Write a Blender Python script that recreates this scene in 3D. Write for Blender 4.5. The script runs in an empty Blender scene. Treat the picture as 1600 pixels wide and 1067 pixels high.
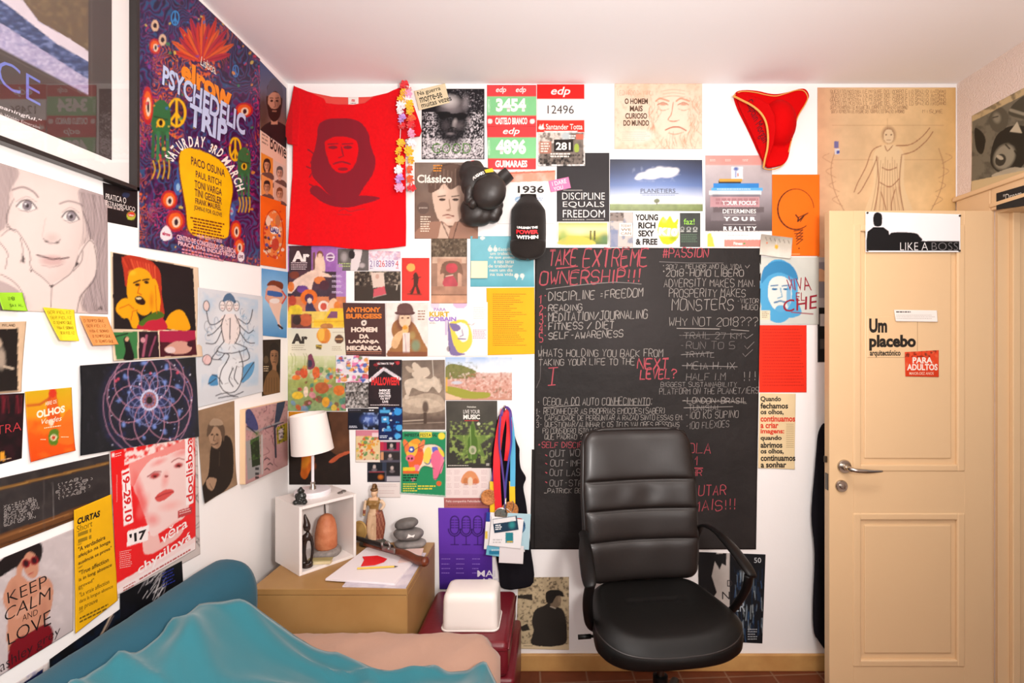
import bpy, bmesh, math, random
import numpy as np
from mathutils import Vector, Matrix, geometry as mgeo

# ------------------------------------------------------------------ camera, world, lights, exposure
scn = bpy.context.scene
COL = scn.collection
D = 2.24            # camera to back wall (m)
F = 800.0           # focal length in photo pixels (18 mm on a 36 mm sensor, 1600 px)
EYE = 1.43
VX, VY = 865.0, 535.0
SC = D / F          # metres per pixel on the back wall

cam_d = bpy.data.cameras.new('camera')
cam = bpy.data.objects.new('camera', cam_d); COL.objects.link(cam)
cam.location = (0, -D, EYE)
cam.rotation_euler = (math.radians(90), 0, 0)
cam_d.lens = 18.0; cam_d.sensor_width = 36.0
cam_d.shift_x = -(VX - 800.0) / 1600.0
cam_d.shift_y = (VY - 533.5) / 1600.0
cam_d.clip_start = 0.01
scn.camera = cam

scn.view_settings.view_transform = 'Standard'
scn.view_settings.look = 'None'
scn.view_settings.gamma = 1.0
scn.view_settings.use_curve_mapping = False
scn.view_settings.exposure = -0.18

world = bpy.data.worlds.new('world'); scn.world = world
world.use_nodes = True
world.node_tree.nodes['Background'].inputs[0].default_value = (0.85, 0.9, 1.0, 1)
world.node_tree.nodes['Background'].inputs[1].default_value = 1.0

def light(name, kind, loc, target, energy, color, size=0.3, size_y=None, spread=None):
    d = bpy.data.lights.new(name, kind)
    d.energy = energy; d.color = color
    if kind == 'AREA':
        d.shape = 'RECTANGLE' if size_y else 'DISK'
        d.size = size
        if size_y: d.size_y = size_y
        if spread: d.spread = math.radians(spread)
    else:
        d.shadow_soft_size = size
    o = bpy.data.objects.new(name, d); COL.objects.link(o)
    o.location = loc
    o.rotation_euler = (Vector(target) - Vector(loc)).to_track_quat('-Z', 'Y').to_euler()
    return o
light('ceiling_light', 'AREA', (0.60, -1.35, 2.46), (0.40, -0.75, 0.0), 15, (1.0, 0.91, 0.84), 0.40)
light('ceiling_fill', 'POINT', (0.25, -1.50, 2.10), (-0.15, -1.45, 0), 5, (1.0, 0.92, 0.87), 0.13)  # fill light added to brighten the ceiling, no globe lamp hangs here
light('upward_fill', 'AREA', (0.45, -2.30, 1.62), (-0.55, -0.75, 2.56), 50, (1.0, 0.935, 0.90), 0.3)  # added fill just behind the camera, aimed up to lift the ceiling tone
light('window_daylight', 'AREA', (0.45, -3.4, 1.70), (0.35, 0.0, 1.4), 21, (1.0, 0.92, 0.86), 1.5, 1.3)

# ------------------------------------------------------------------ helpers
def sl(c):
    c = np.asarray(c, float)
    return np.where(c <= 0.04045, c / 12.92, ((c + 0.055) / 1.055) ** 2.4)
def C(h):
    """'#rrggbb' as printed colour -> linear"""
    if not isinstance(h, str): return np.asarray(h, float)
    h = h.lstrip('#')
    return sl([int(h[i:i + 2], 16) / 255.0 for i in (0, 2, 4)])

def mat(name, color, rough=0.6, metal=0.0, spec=0.5, bump=None, mottle=None, sheen=0.0, coat=0.0, trans=0.0, attr=False, sss=0.0):
    m = bpy.data.materials.new(name); m.use_nodes = True
    nt = m.node_tree; b = nt.nodes['Principled BSDF']
    c = C(color)
    b.inputs['Base Color'].default_value = (*c, 1)
    b.inputs['Roughness'].default_value = rough
    b.inputs['Metallic'].default_value = metal
    b.inputs['Specular IOR Level'].default_value = spec
    if sheen: b.inputs['Sheen Weight'].default_value = sheen
    if coat: b.inputs['Coat Weight'].default_value = coat; b.inputs['Coat Roughness'].default_value = 0.15
    if trans: b.inputs['Transmission Weight'].default_value = trans
    src = None
    if attr:
        a = nt.nodes.new('ShaderNodeVertexColor'); a.layer_name = 'Col'
        nt.links.new(a.outputs[0], b.inputs['Base Color']); src = a.outputs[0]
    if mottle or bump:
        tc = nt.nodes.new('ShaderNodeTexCoord')
    if mottle:                                  # (scale, second colour, detail)
        n = nt.nodes.new('ShaderNodeTexNoise'); n.inputs['Scale'].default_value = mottle[0]
        n.inputs['Detail'].default_value = mottle[2] if len(mottle) > 2 else 4
        nt.links.new(tc.outputs['Object'], n.inputs['Vector'])
        r = nt.nodes.new('ShaderNodeValToRGB')
        r.color_ramp.elements[0].position = 0.35; r.color_ramp.elements[1].position = 0.68
        r.color_ramp.elements[0].color = (*c, 1); r.color_ramp.elements[1].color = (*C(mottle[1]), 1)
        nt.links.new(n.outputs[0], r.inputs[0]); nt.links.new(r.outputs[0], b.inputs['Base Color'])
    if bump:                                    # (scale, strength, distance)
        n = nt.nodes.new('ShaderNodeTexNoise'); n.inputs['Scale'].default_value = bump[0]; n.inputs['Detail'].default_value = 5
        nt.links.new(tc.outputs['Object'], n.inputs['Vector'])
        bp = nt.nodes.new('ShaderNodeBump'); bp.inputs['Strength'].default_value = bump[1]
        bp.inputs['Distance'].default_value = bump[2] if len(bump) > 2 else 0.01
        nt.links.new(n.outputs[0], bp.inputs['Height']); nt.links.new(bp.outputs[0], b.inputs['Normal'])
    return m

def tag(o, label=None, cat=None, group=None, kind=None):
    if label: o['label'] = label
    if cat: o['category'] = cat
    if group: o['group'] = group
    if kind: o['kind'] = kind
    return o
def empty(name, loc, label=None, cat=None, group=None, rz=0.0):
    o = bpy.data.objects.new(name, None); COL.objects.link(o)
    o.location = loc; o.rotation_euler = (0, 0, rz); o.empty_display_size = 0.02
    return tag(o, label, cat, group)
def link(name, me, m=None, parent=None, smooth=None):
    o = bpy.data.objects.new(name, me); COL.objects.link(o)
    if m is not None and not me.materials: me.materials.append(m)
    if parent is not None: o.parent = parent
    if smooth is not None:
        me.polygons.foreach_set('use_smooth', [smooth] * len(me.polygons))
    return o
def obj(name, bm, m=None, parent=None, smooth=False, angle=None):
    me = bpy.data.meshes.new(name)
    bmesh.ops.recalc_face_normals(bm, faces=bm.faces)
    bm.to_mesh(me); bm.free()
    o = link(name, me, m, parent, smooth or angle is not None)
    if angle is not None:
        me.set_sharp_from_angle(angle=math.radians(angle))
    return o
def struct(name, bm, m, parent=None, **k):
    o = obj(name, bm, m, parent, **k)
    if parent is None: o['kind'] = 'structure'
    return o
BM = bmesh.new
def add_box(bm, lo, hi, bev=0.0, seg=2, M=None):
    t = bmesh.new()
    bmesh.ops.create_cube(t, size=1)
    lo, hi = Vector(lo), Vector(hi)
    for v in t.verts:
        v.co = Vector([lo[i] + (v.co[i] + 0.5) * (hi[i] - lo[i]) for i in range(3)])
    if bev: bmesh.ops.bevel(t, geom=list(t.edges), offset=bev, segments=seg, profile=0.5, affect='EDGES')
    if M is not None: bmesh.ops.transform(t, matrix=M, verts=t.verts)
    merge(bm, t); return bm
def merge(bm, t):
    me = bpy.data.meshes.new('t'); t.to_mesh(me); t.free(); bm.from_mesh(me); bpy.data.meshes.remove(me)
def add_lathe(bm, prof, n=24, M=None, cap=True):
    """prof: (r, z) pairs from bottom to top, about z"""
    rings = []
    for r, z in prof:
        rings.append([bm.verts.new((r * math.cos(2 * math.pi * k / n), r * math.sin(2 * math.pi * k / n), z)) for k in range(n)])
    for a, b in zip(rings, rings[1:]):
        for k in range(n):
            bm.faces.new((a[k], a[(k + 1) % n], b[(k + 1) % n], b[k]))
    if cap: bm.faces.new(list(reversed(rings[0]))); bm.faces.new(rings[-1])
    if M is not None: bmesh.ops.transform(bm, matrix=M, verts=[v for r in rings for v in r])
    return bm
def smooth_path(pts, n=6):
    """Catmull-Rom through points"""
    P = [Vector(p) for p in pts]; out = []
    for i in range(len(P) - 1):
        p0 = P[max(i - 1, 0)]; p1 = P[i]; p2 = P[i + 1]; p3 = P[min(i + 2, len(P) - 1)]
        for k in range(n):
            t = k / n
            out.append(0.5 * ((2 * p1) + (p2 - p0) * t + (2 * p0 - 5 * p1 + 4 * p2 - p3) * t * t + (3 * p1 - p0 - 3 * p2 + p3) * t ** 3))
    out.append(P[-1]); return out
def add_tube(bm, pts, r, n=8, flat=None, up=None, cap=True):
    """r number or list; flat scales the section along its second axis"""
    P = [Vector(p) for p in pts]
    R = r if isinstance(r, (list, tuple)) else [r] * len(P)
    rings = []; prev = None
    for i, p in enumerate(P):
        d = (P[min(i + 1, len(P) - 1)] - P[max(i - 1, 0)]).normalized()
        if prev is None:
            a = Vector(up) if up else (Vector((0, 0, 1)) if abs(d.z) < 0.9 else Vector((0, 1, 0)))
        else: a = prev
        x = a - d * a.dot(d)
        if x.length < 1e-6: x = d.orthogonal()
        x.normalize(); prev = x
        y = d.cross(x)
        fl = flat if flat is not None else 1.0
        rings.append([bm.verts.new(p + x * R[i] * math.cos(2 * math.pi * k / n) * fl + y * R[i] * math.sin(2 * math.pi * k / n)) for k in range(n)])
    for a, b in zip(rings, rings[1:]):
        for k in range(n): bm.faces.new((a[k], a[(k + 1) % n], b[(k + 1) % n], b[k]))
    if cap: bm.faces.new(list(reversed(rings[0]))); bm.faces.new(rings[-1])
    return bm
def add_ball(bm, c, r, M=None, sub=3):
    t = bmesh.new(); bmesh.ops.create_icosphere(t, subdivisions=sub, radius=1)
    r = r if isinstance(r, (tuple, list)) else (r, r, r)
    X = Matrix.Translation(c) @ (M.to_4x4() if M is not None else Matrix()) @ Matrix.Diagonal((*r, 1))
    bmesh.ops.transform(t, matrix=X, verts=t.verts); merge(bm, t); return bm
def rot(rx=0, ry=0, rz=0):
    return (Matrix.Rotation(math.radians(rz), 3, 'Z') @ Matrix.Rotation(math.radians(ry), 3, 'Y') @ Matrix.Rotation(math.radians(rx), 3, 'X'))
def fuse(name, bm, voxel, m, parent=None, smooth_it=4, loc=None):
    """one continuous skin over overlapping closed shapes"""
    me = bpy.data.meshes.new(name); bm.to_mesh(me); bm.free()
    o = bpy.data.objects.new(name, me); COL.objects.link(o)
    r = o.modifiers.new('r', 'REMESH'); r.mode = 'VOXEL'; r.voxel_size = voxel
    if smooth_it:
        s = o.modifiers.new('s', 'SMOOTH'); s.iterations = smooth_it; s.factor = 0.5
    dg = bpy.context.evaluated_depsgraph_get()
    me2 = bpy.data.meshes.new_from_object(o.evaluated_get(dg))
    bpy.data.objects.remove(o); bpy.data.meshes.remove(me)
    me2.name = name
    return link(name, me2, m, parent, True)
def paint(o, fn):
    """per-vertex colour attribute from fn(local xyz) -> colour"""
    me = o.data
    a = me.color_attributes.new('Col', 'FLOAT_COLOR', 'POINT')
    c = np.ones((len(me.vertices), 4))
    for i, v in enumerate(me.vertices): c[i, :3] = fn(v.co)
    a.data.foreach_set('color', c.ravel())
    return o

# value noise on arrays
_rt = np.random.RandomState(7).rand(256, 256)
def vn(x, y, seed=0):
    x = np.asarray(x, float) + seed * 17.31; y = np.asarray(y, float) + seed * 9.77
    xi = np.floor(x).astype(int); yi = np.floor(y).astype(int)
    fx = x - xi; fy = y - yi
    fx = fx * fx * (3 - 2 * fx); fy = fy * fy * (3 - 2 * fy)
    g = lambda i, j: _rt[(yi + j) & 255, (xi + i) & 255]
    return (g(0, 0) * (1 - fx) + g(1, 0) * fx) * (1 - fy) + (g(0, 1) * (1 - fx) + g(1, 1) * fx) * fy
def fbm(x, y, seed=0, o=4):
    s = 0; a = 0.5
    for k in range(o):
        s = s + a * vn(x * 2 ** k, y * 2 ** k, seed + k * 3); a *= 0.5
    return s

# planes of the room: photo point <-> place on the wall (metres)
class Plane:
    def __init__(s, kind, k): s.kind, s.k = kind, k
    def uv(s, px, py):
        if s.kind == 'y':                       # plane facing the camera at distance k
            return ((px - VX) * s.k / F, EYE + (VY - py) * s.k / F)
        z = s.k * F / (px - VX)                 # side wall at x = k
        return (z - D, EYE + (VY - py) * z / F)
    def px(s, u, v):
        if s.kind == 'y': return (VX + u * F / s.k, VY - (v - EYE) * F / s.k)
        z = u + D
        return (VX + s.k * F / z, VY - (v - EYE) * F / z)
    def world(s, u, v, off):
        if s.kind == 'y': return (u, s.k - D - off + u * 0, v)
        return (s.k - math.copysign(1, s.k) * off + u * 0, u, v)
WX_L, WX_R = -1.162, 1.764
PB = Plane('y', D); PL = Plane('x', WX_L); PR = Plane('x', WX_R)

_txt = {}
def glyphs(s, bold=0.0, shear=0.0, spacing=1.0):
    """ink of a line of lettering, normalised to a unit box"""
    k = (s, bold, shear, spacing)
    if k in _txt: return _txt[k]
    cu = bpy.data.curves.new('t', 'FONT'); cu.body = s; cu.offset = bold * 1.5 if bold > .015 else bold; cu.shear = shear; cu.space_character = spacing
    cu.resolution_u = 3; cu.fill_mode = 'FRONT' if hasattr(cu, 'fill_mode') else cu.fill_mode
    o = bpy.data.objects.new('t', cu); COL.objects.link(o)
    dg = bpy.context.evaluated_depsgraph_get()
    me = o.evaluated_get(dg).to_mesh()
    V = np.zeros(len(me.vertices) * 3); me.vertices.foreach_get('co', V); V = V.reshape(-1, 3)[:, :2].copy()
    Fc = [tuple(p.vertices) for p in me.polygons if abs(p.normal.z) > 0.5]
    o.evaluated_get(dg).to_mesh_clear()
    bpy.data.objects.remove(o); bpy.data.curves.remove(cu)
    if len(V):
        lo, hi = V.min(0), V.max(0)
        asp = (hi[0] - lo[0]) / max(hi[1] - lo[1], 1e-6)
        V = (V - lo) / np.maximum(hi - lo, 1e-6)
    else: asp = 1
    _txt[k] = (V, Fc, asp); return _txt[k]

STROKES = {k: [[(int(p[0]), int(p[1])) for p in pl.split()] for pl in v.split(';')] for k, v in {
 'A': '00 26 40;12 32', 'B': '00 06 36 45 44 33 03;33 42 41 30 00', 'C': '45 36 16 05 01 10 30 41', 'D': '00 06 26 44 42 20 00',
 'E': '46 06 00 40;03 33', 'F': '46 06 00;03 33', 'G': '45 36 16 05 01 10 30 41 43 23', 'H': '00 06;40 46;03 43', 'I': '20 26',
 'J': '36 31 20 10 01;16 46', 'K': '00 06;46 03 40', 'L': '06 00 40', 'M': '00 06 23 46 40', 'N': '00 06 40 46',
 'O': '16 05 01 10 30 41 45 36 16', 'P': '00 06 36 45 44 33 03', 'Q': '16 05 01 10 30 41 45 36 16;22 40', 'R': '00 06 36 45 44 33 03;23 40',
 'S': '45 36 16 05 04 13 33 42 41 30 10 01', 'T': '06 46;26 20', 'U': '06 01 10 30 41 46', 'V': '06 20 46', 'W': '06 10 23 30 46',
 'X': '00 46;06 40', 'Y': '06 23 46;23 20', 'Z': '06 46 00 40', '0': '16 05 01 10 30 41 45 36 16', '1': '14 26 20', '2': '05 16 36 45 44 00 40',
 '3': '05 16 36 45 44 33 13;33 42 41 30 10 01', '4': '30 36 02 42', '5': '46 06 03 33 42 41 30 00', '6': '36 15 02 01 10 30 41 42 33 02',
 '7': '06 46 20', '8': '13 04 05 16 36 45 44 33 13 02 01 10 30 41 42 33', '9': '10 31 44 45 36 16 05 04 13 43', '!': '26 22;21 20',
 '?': '05 16 36 45 44 23 22;21 20', '-': '13 33', '=': '14 34;12 32', '/': '00 46', '.': '20 21', ',': '21 10', ':': '24 25;20 21', '#': '10 16;30 36;04 44;02 42',
 '(': '36 25 21 30', ')': '16 25 21 10', '_': '00 40', '*': '13 33;24 22', "'": '26 25', '+': '13 33;24 22', '~': '03 14 23 34', 'Ç': '45 36 16 05 01 10 30 41;20 2-1' .replace('2-1', '10'), 'Õ': '15 04 01 10 30 41 44 35 15;16 26 36'
}.items()}

class Sheet:
    """a paper (or cloth) lying on a wall, printed by vertex colours; every shape is given by the photo points traced for it"""
    def __init__(s, plane, quad, base, cell=0.0028, seed=0, pal=0.86):
        s.p = plane; s.q = [plane.uv(*p) for p in quad]; s.quad = quad
        U = [a[0] for a in s.q]; V = [a[1] for a in s.q]
        s.cell = cell; h = cell / 2
        s.u0, s.u1, s.v0, s.v1 = min(U) - 2 * h, max(U) + 2 * h, min(V) - 2 * h, max(V) + 2 * h
        s.W = int((s.u1 - s.u0) / h) + 2; s.H = int((s.v1 - s.v0) / h) + 2
        uu, vv = np.meshgrid(s.u0 + np.arange(s.W) * h, s.v0 + np.arange(s.H) * h)
        s.X, s.Y = plane.px(uu, vv)
        s.X = np.broadcast_to(s.X, uu.shape); s.Y = np.broadcast_to(s.Y, uu.shape)
        s.c = np.empty((s.H, s.W, 3)); s.pal = pal
        s.c[:] = C(base)
        s.tv = []; s.tf = []; s.tc = []; s.to = []; s.nv = 0; s.na = 0
        s.rng = random.Random(seed); s.seed = seed
    # ---- raster printing
    def _win(s, x0, y0, x1, y1):
        cols = np.where((s.X[0] >= x0 - 2) & (s.X[0] <= x1 + 2))[0]
        if len(cols) == 0: return None
        a, b = cols.min(), cols.max() + 1
        Yw = s.Y[:, a:b]
        rows = np.where((Yw.min(1) <= y1 + 2) & (Yw.max(1) >= y0 - 2))[0]
        if len(rows) == 0: return None
        return (slice(rows.min(), rows.max() + 1), slice(a, b))
    def _mix(s, w, m, col):
        m = np.clip(m, 0, 1)[..., None]
        s.c[w] = s.c[w] * (1 - m) + C(col) * m
    def poly(s, pts, col, a=1.0):
        P = np.asarray(pts, float)
        w = s._win(P[:, 0].min(), P[:, 1].min(), P[:, 0].max(), P[:, 1].max())
        if w is None: return s
        X, Y = s.X[w], s.Y[w]; ins = np.zeros(X.shape, bool)
        n = len(P)
        for i in range(n):
            x1, y1 = P[i]; x2, y2 = P[(i + 1) % n]
            if y1 == y2: continue
            ins ^= ((Y < y1) != (Y < y2)) & (X < (x2 - x1) * (Y - y1) / (y2 - y1) + x1)
        s._mix(w, ins * a, col); return s
    def rect(s, x0, y0, x1, y1, col, a=1.0): return s.poly([(x0, y0), (x1, y0), (x1, y1), (x0, y1)], col, a)
    def curve(s, pts, col, a=1.0, closed=True, n=5):
        P = [(*p, 0) for p in pts]
        if closed: P = [P[-1]] + P + P[:2]
        Q = smooth_path(P, n)
        if closed: Q = Q[n:-n]
        return s.poly([(q.x, q.y) for q in Q], col, a)
    def ell(s, cx, cy, rx, ry, col, a=1.0, r=0.0, soft=0.0):
        R = max(rx, ry)
        w = s._win(cx - R, cy - R, cx + R, cy + R)
        if w is None: return s
        t = math.radians(r); X = s.X[w] - cx; Y = s.Y[w] - cy
        d = np.sqrt(((X * math.cos(t) + Y * math.sin(t)) / rx) ** 2 + ((-X * math.sin(t) + Y * math.cos(t)) / ry) ** 2)
        m = (d <= 1) * 1.0 if soft == 0 else np.clip((1 - d) / soft, 0, 1)
        s._mix(w, m * a, col); return s
    def stroke(s, pts, wd, col, a=1.0, smooth=False, soft=0.35, closed=False):
        if closed: pts = list(pts) + [pts[0]]
        if smooth: pts = [(q.x, q.y) for q in smooth_path([(*p, 0) for p in pts], 5)]
        P = np.asarray(pts, float)
        w = s._win(P[:, 0].min() - wd, P[:, 1].min() - wd, P[:, 0].max() + wd, P[:, 1].max() + wd)
        if w is None: return s
        X, Y = s.X[w], s.Y[w]; d = np.full(X.shape, 1e9)
        for i in range(len(P) - 1):
            x1, y1 = P[i]; dx, dy = P[i + 1] - P[i]; L = dx * dx + dy * dy + 1e-9
            t = np.clip(((X - x1) * dx + (Y - y1) * dy) / L, 0, 1)
            d = np.minimum(d, (X - x1 - t * dx) ** 2 + (Y - y1 - t * dy) ** 2)
        m = np.clip((wd / 2 + soft - np.sqrt(d)) / (2 * soft), 0, 1)
        s._mix(w, m * a, col); return s
    def ring(s, cx, cy, rx, ry, wd, col, a=1.0, t0=0, t1=360, r=0):
        q = math.radians(r)
        P = []
        for k in range(33):
            t = math.radians(t0 + (t1 - t0) * k / 32); x, y = rx * math.cos(t), ry * math.sin(t)
            P.append((cx + x * math.cos(q) - y * math.sin(q), cy + x * math.sin(q) + y * math.cos(q)))
        return s.stroke(P, wd, col, a)
    def vgrad(s, stops, x0=-1e9, x1=1e9, y0=None, y1=None):
        ys = [t[0] for t in stops]; w = (slice(None), slice(None))
        m = (s.X >= x0) & (s.X <= x1)
        if y0 is not None: m &= (s.Y >= y0) & (s.Y <= y1)
        cc = np.array([C(t[1]) for t in stops])
        g = np.stack([np.interp(s.Y, ys, cc[:, k]) for k in range(3)], -1)
        s.c = np.where(m[..., None], g, s.c); return s
    def hgrad(s, stops):
        xs = [t[0] for t in stops]; cc = np.array([C(t[1]) for t in stops])
        s.c = np.stack([np.interp(s.X, xs, cc[:, k]) for k in range(3)], -1); return s
    def noise(s, sc, amt, col=None, seed=1, box=None, lo=0.0, hi=1.0, asp=1.0):
        """multiply by noise, or mix colour where noise rises from lo to hi"""
        w = s._win(*box) if box else (slice(None), slice(None))
        if w is None: return s
        n = fbm(s.X[w] / sc, s.Y[w] / sc * asp, seed + s.seed)
        if col is None: s.c[w] *= (1 + amt * (n - 0.47) * 2)[..., None]
        else: s._mix(w, np.clip((n - lo) / (hi - lo + 1e-6), 0, 1) * amt, col)
        return s
    def specks(s, n, box, cols, r0, r1, a=1.0):
        for k in range(n):
            r = s.rng.uniform(r0, r1)
            s.ell(s.rng.uniform(box[0], box[2]), s.rng.uniform(box[1], box[3]), r, r * s.rng.uniform(.6, 1.5), s.rng.choice(cols), a, s.rng.uniform(0, 180))
        return s
    # ---- lettering (crisp shapes in the sheet's own mesh)
    def _add(s, pts, faces, col):
        s.tv.extend(pts); s.tf.extend([tuple(i + s.nv for i in f) for f in faces]); s.nv += len(pts)
        s.tc.extend([C(col)] * len(pts)); s.na += 1; s.to.extend([0.00025 + 0.00006 * (s.na % 12)] * len(pts))
    def textq(s, t, quad, col, bold=0.0, shear=0.0, arc=0.0):
        V, Fc, asp = glyphs(t, bold, shear)
        if not len(V): return s
        (ax, ay), (bx, by), (cx, cy), (dx, dy) = quad       # TL TR BR BL
        pts = []
        for u, v in V:
            v2 = v + arc * (1 - (2 * u - 1) ** 2)
            x = (ax * (1 - u) + bx * u) * v2 + (dx * (1 - u) + cx * u) * (1 - v2)
            y = (ay * (1 - u) + by * u) * v2 + (dy * (1 - u) + cy * u) * (1 - v2)
            pts.append(s.p.uv(x, y))
        s._add(pts, Fc, col); return s
    def text(s, t, x0, y0, x1, y1, col, bold=0.0, shear=0.0, arc=0.0, rot=0.0):
        q = [(x0, y0), (x1, y0), (x1, y1), (x0, y1)]
        if rot:
            mx, my = (x0 + x1) / 2, (y0 + y1) / 2; c, n = math.cos(math.radians(rot)), math.sin(math.radians(rot))
            q = [(mx + (x - mx) * c - (y - my) * n, my + (x - mx) * n + (y - my) * c) for x, y in q]
        return s.textq(t, q, col, bold, shear, arc)
    def quadv(s, quad, col): s._add([s.p.uv(*p) for p in quad], [(0, 1, 2, 3)], col); return s
    def lines(s, x0, y0, x1, y1, n, col, fill=0.55, ragged=0.25, slope=0.0, center=False):
        """rows of text too small to read"""
        r = s.rng; dy = (y1 - y0) / n
        for k in range(n):
            L = (x1 - x0) * (1 - ragged * r.random()); ya = y0 + k * dy
            x = x0 + ((x1 - x0) - L) / 2 if center else x0
            e = x + L
            while x < e - 0.5:
                wd = min(r.uniform(2.0, 6.0) * max(0.5, dy * fill / 2), e - x)
                q = lambda X, Y: (X, Y + slope * (X - x0))
                s.quadv([q(x, ya), q(x + wd, ya), q(x + wd, ya + dy * fill), q(x, ya + dy * fill)], col)
                x += wd + max(0.6, dy * fill * 0.45)
        return s
    def hand(s, t, x0, y0, x1, y1, col, wd=1.3, jit=0.25, slant=0.0, slope=0.0):
        """handwriting: thin brush strokes; box is the ink box, slope shifts the line along x"""
        r = s.rng
        n = sum(0.62 if ch == ' ' else (0.5 if ch in "I.!,:'1" else 1.0) for ch in t)
        cw = (x1 - x0) / n; x = x0; h = y1 - y0
        for ch in t:
            adv = 0.62 if ch == ' ' else (0.5 if ch in "I.!,:'1" else 1.0)
            if ch != ' ' and ch.upper() in STROKES:
                gw = cw * 0.74; ox = x - (cw * 0.22 if adv == 0.5 else 0)
                jy = r.uniform(-1, 1) * h * 0.05; sc = 1 + r.uniform(-.1, .08)
                for pl in STROKES[ch.upper()]:
                    P = []
                    for gx, gy in pl:
                        yy = y1 - h * sc * gy / 6 + jy + r.uniform(-jit, jit) * h * .12
                        xx = ox + gw * gx / 4 + slant * (y1 - yy) + r.uniform(-jit, jit) * gw * .18
                        P.append((xx, yy + slope * (xx - x0)))
                    s.ribbon(P, wd, col)
            x += cw * adv
        return s
    def ribbon(s, P, wd, col):
        P = [Vector((*p, 0)) for p in P]
        if len(P) > 3: P = smooth_path(P, 2)
        pts = []; f = []
        for i, p in enumerate(P):
            d = P[min(i + 1, len(P) - 1)] - P[max(i - 1, 0)]
            if d.length < 1e-6: d = Vector((1, 0, 0))
            d.normalize(); nn = Vector((-d.y, d.x, 0)) * wd * 0.5 * s.rng.uniform(.75, 1.15)
            for q in (p + nn, p - nn): pts.append(s.p.uv(q.x, q.y))
            if i: f.append((2 * i - 2, 2 * i - 1, 2 * i + 1, 2 * i))
        s._add(pts, f, col); return s
    def path_text(s, t, path, h, col, bold=0.0, k=1.0):
        """letters standing on a path of photo points"""
        Q = smooth_path([(*p, 0) for p in path], 8)
        seg = [0]
        for a, b in zip(Q, Q[1:]): seg.append(seg[-1] + (b - a).length)
        wds = [glyphs(ch, bold)[2] * (1 if ch.isupper() or ch.isdigit() else .8) if ch != ' ' else 0.35 for ch in t]
        wds = [min(max(w, .2), 1.3) + .16 for w in wds]; tot = sum(wds); x = 0
        for ch, wd in zip(t, wds):
            if ch != ' ':
                d = (x + wd * .5) / tot * seg[-1]
                i = min(max(np.searchsorted(seg, d) - 1, 0), len(Q) - 2)
                f = (d - seg[i]) / max(seg[i + 1] - seg[i], 1e-6); p = Q[i].lerp(Q[i + 1], f)
                tg = (Q[i + 1] - Q[i]).normalized(); up = Vector((tg.y, -tg.x, 0)); hw = tg * (wd - .16) / tot * seg[-1] * .5 * k
                a = p - hw; b = p + hw
                s.textq(ch, [((a + up * h).x, (a + up * h).y), ((b + up * h).x, (b + up * h).y), (b.x, b.y), (a.x, a.y)], col, bold)
            x += wd
        return s
    def face(s, cx, cy, w, h, skin, dark, hair, body=None, hairh=.5, beard=None, long=0, lift=0.0):
        """a small printed portrait"""
        if body: s.curve([(cx - w * 1.25, cy + h * 1.35), (cx - w * 1.0, cy + h * .85), (cx - w * .3, cy + h * .62), (cx + w * .3, cy + h * .62), (cx + w * 1.0, cy + h * .85), (cx + w * 1.25, cy + h * 1.35)], body)
        if long: s.ell(cx, cy + h * .1 * long, w * .68, h * (.55 + .2 * long), hair)
        s.poly([(cx - w * .2, cy + h * .3), (cx + w * .2, cy + h * .3), (cx + w * .24, cy + h * .7), (cx - w * .24, cy + h * .7)], skin)
        s.ell(cx, cy - h * .06, w * .58, h * .55, hair)
        s.ell(cx, cy + h * .03, w * .46, h * .48, skin)
        s.ell(cx + w * .3, cy + h * .1, w * .34, h * .5, dark, .5, 0, .8)
        s.curve([(cx - w * .5, cy - h * .1), (cx - w * .4, cy - h * .22), (cx, cy - h * .27 - lift), (cx + w * .4, cy - h * .2), (cx + w * .52, cy - h * .05), (cx + w * .5, cy - h * .45), (cx, cy - h * .62), (cx - w * .5, cy - h * .45)], hair)
        for sx in (-1, 1):
            s.ell(cx + sx * w * .19, cy - h * .01, w * .1, h * .035, dark)
            s.stroke([(cx + sx * w * .1, cy - h * .09), (cx + sx * w * .3, cy - h * .1)], max(.8, h * .03), dark, .8)
        s.stroke([(cx + w * .03, cy), (cx + w * .08, cy + h * .16), (cx - w * .04, cy + h * .18)], max(.7, h * .025), dark, .6)
        s.stroke([(cx - w * .15, cy + h * .29), (cx, cy + h * .28), (cx + w * .15, cy + h * .29)], max(.9, h * .04), dark, .9)
        if beard: s.curve([(cx - w * .46, cy + h * .1), (cx - w * .2, cy + h * .22), (cx + w * .2, cy + h * .22), (cx + w * .46, cy + h * .1), (cx + w * .4, cy + h * .45), (cx, cy + h * .62), (cx - w * .4, cy + h * .45)], beard); s.stroke([(cx - w * .12, cy + h * .3), (cx + w * .12, cy + h * .3)], max(.8, h * .04), skin, .7)
        return s
    # ---- mesh
    def sample(s, u, v):
        fx = np.clip((np.asarray(u) - s.u0) / (s.cell / 2), 0, s.W - 1.001); fy = np.clip((np.asarray(v) - s.v0) / (s.cell / 2), 0, s.H - 1.001)
        # small box filter over the two samples per cell
        out = 0
        for ox in (-.5, .5):
            for oy in (-.5, .5):
                x = np.clip(np.round(fx + ox).astype(int), 0, s.W - 1); y = np.clip(np.round(fy + oy).astype(int), 0, s.H - 1)
                out = out + s.c[y, x]
        return out / 4
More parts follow.
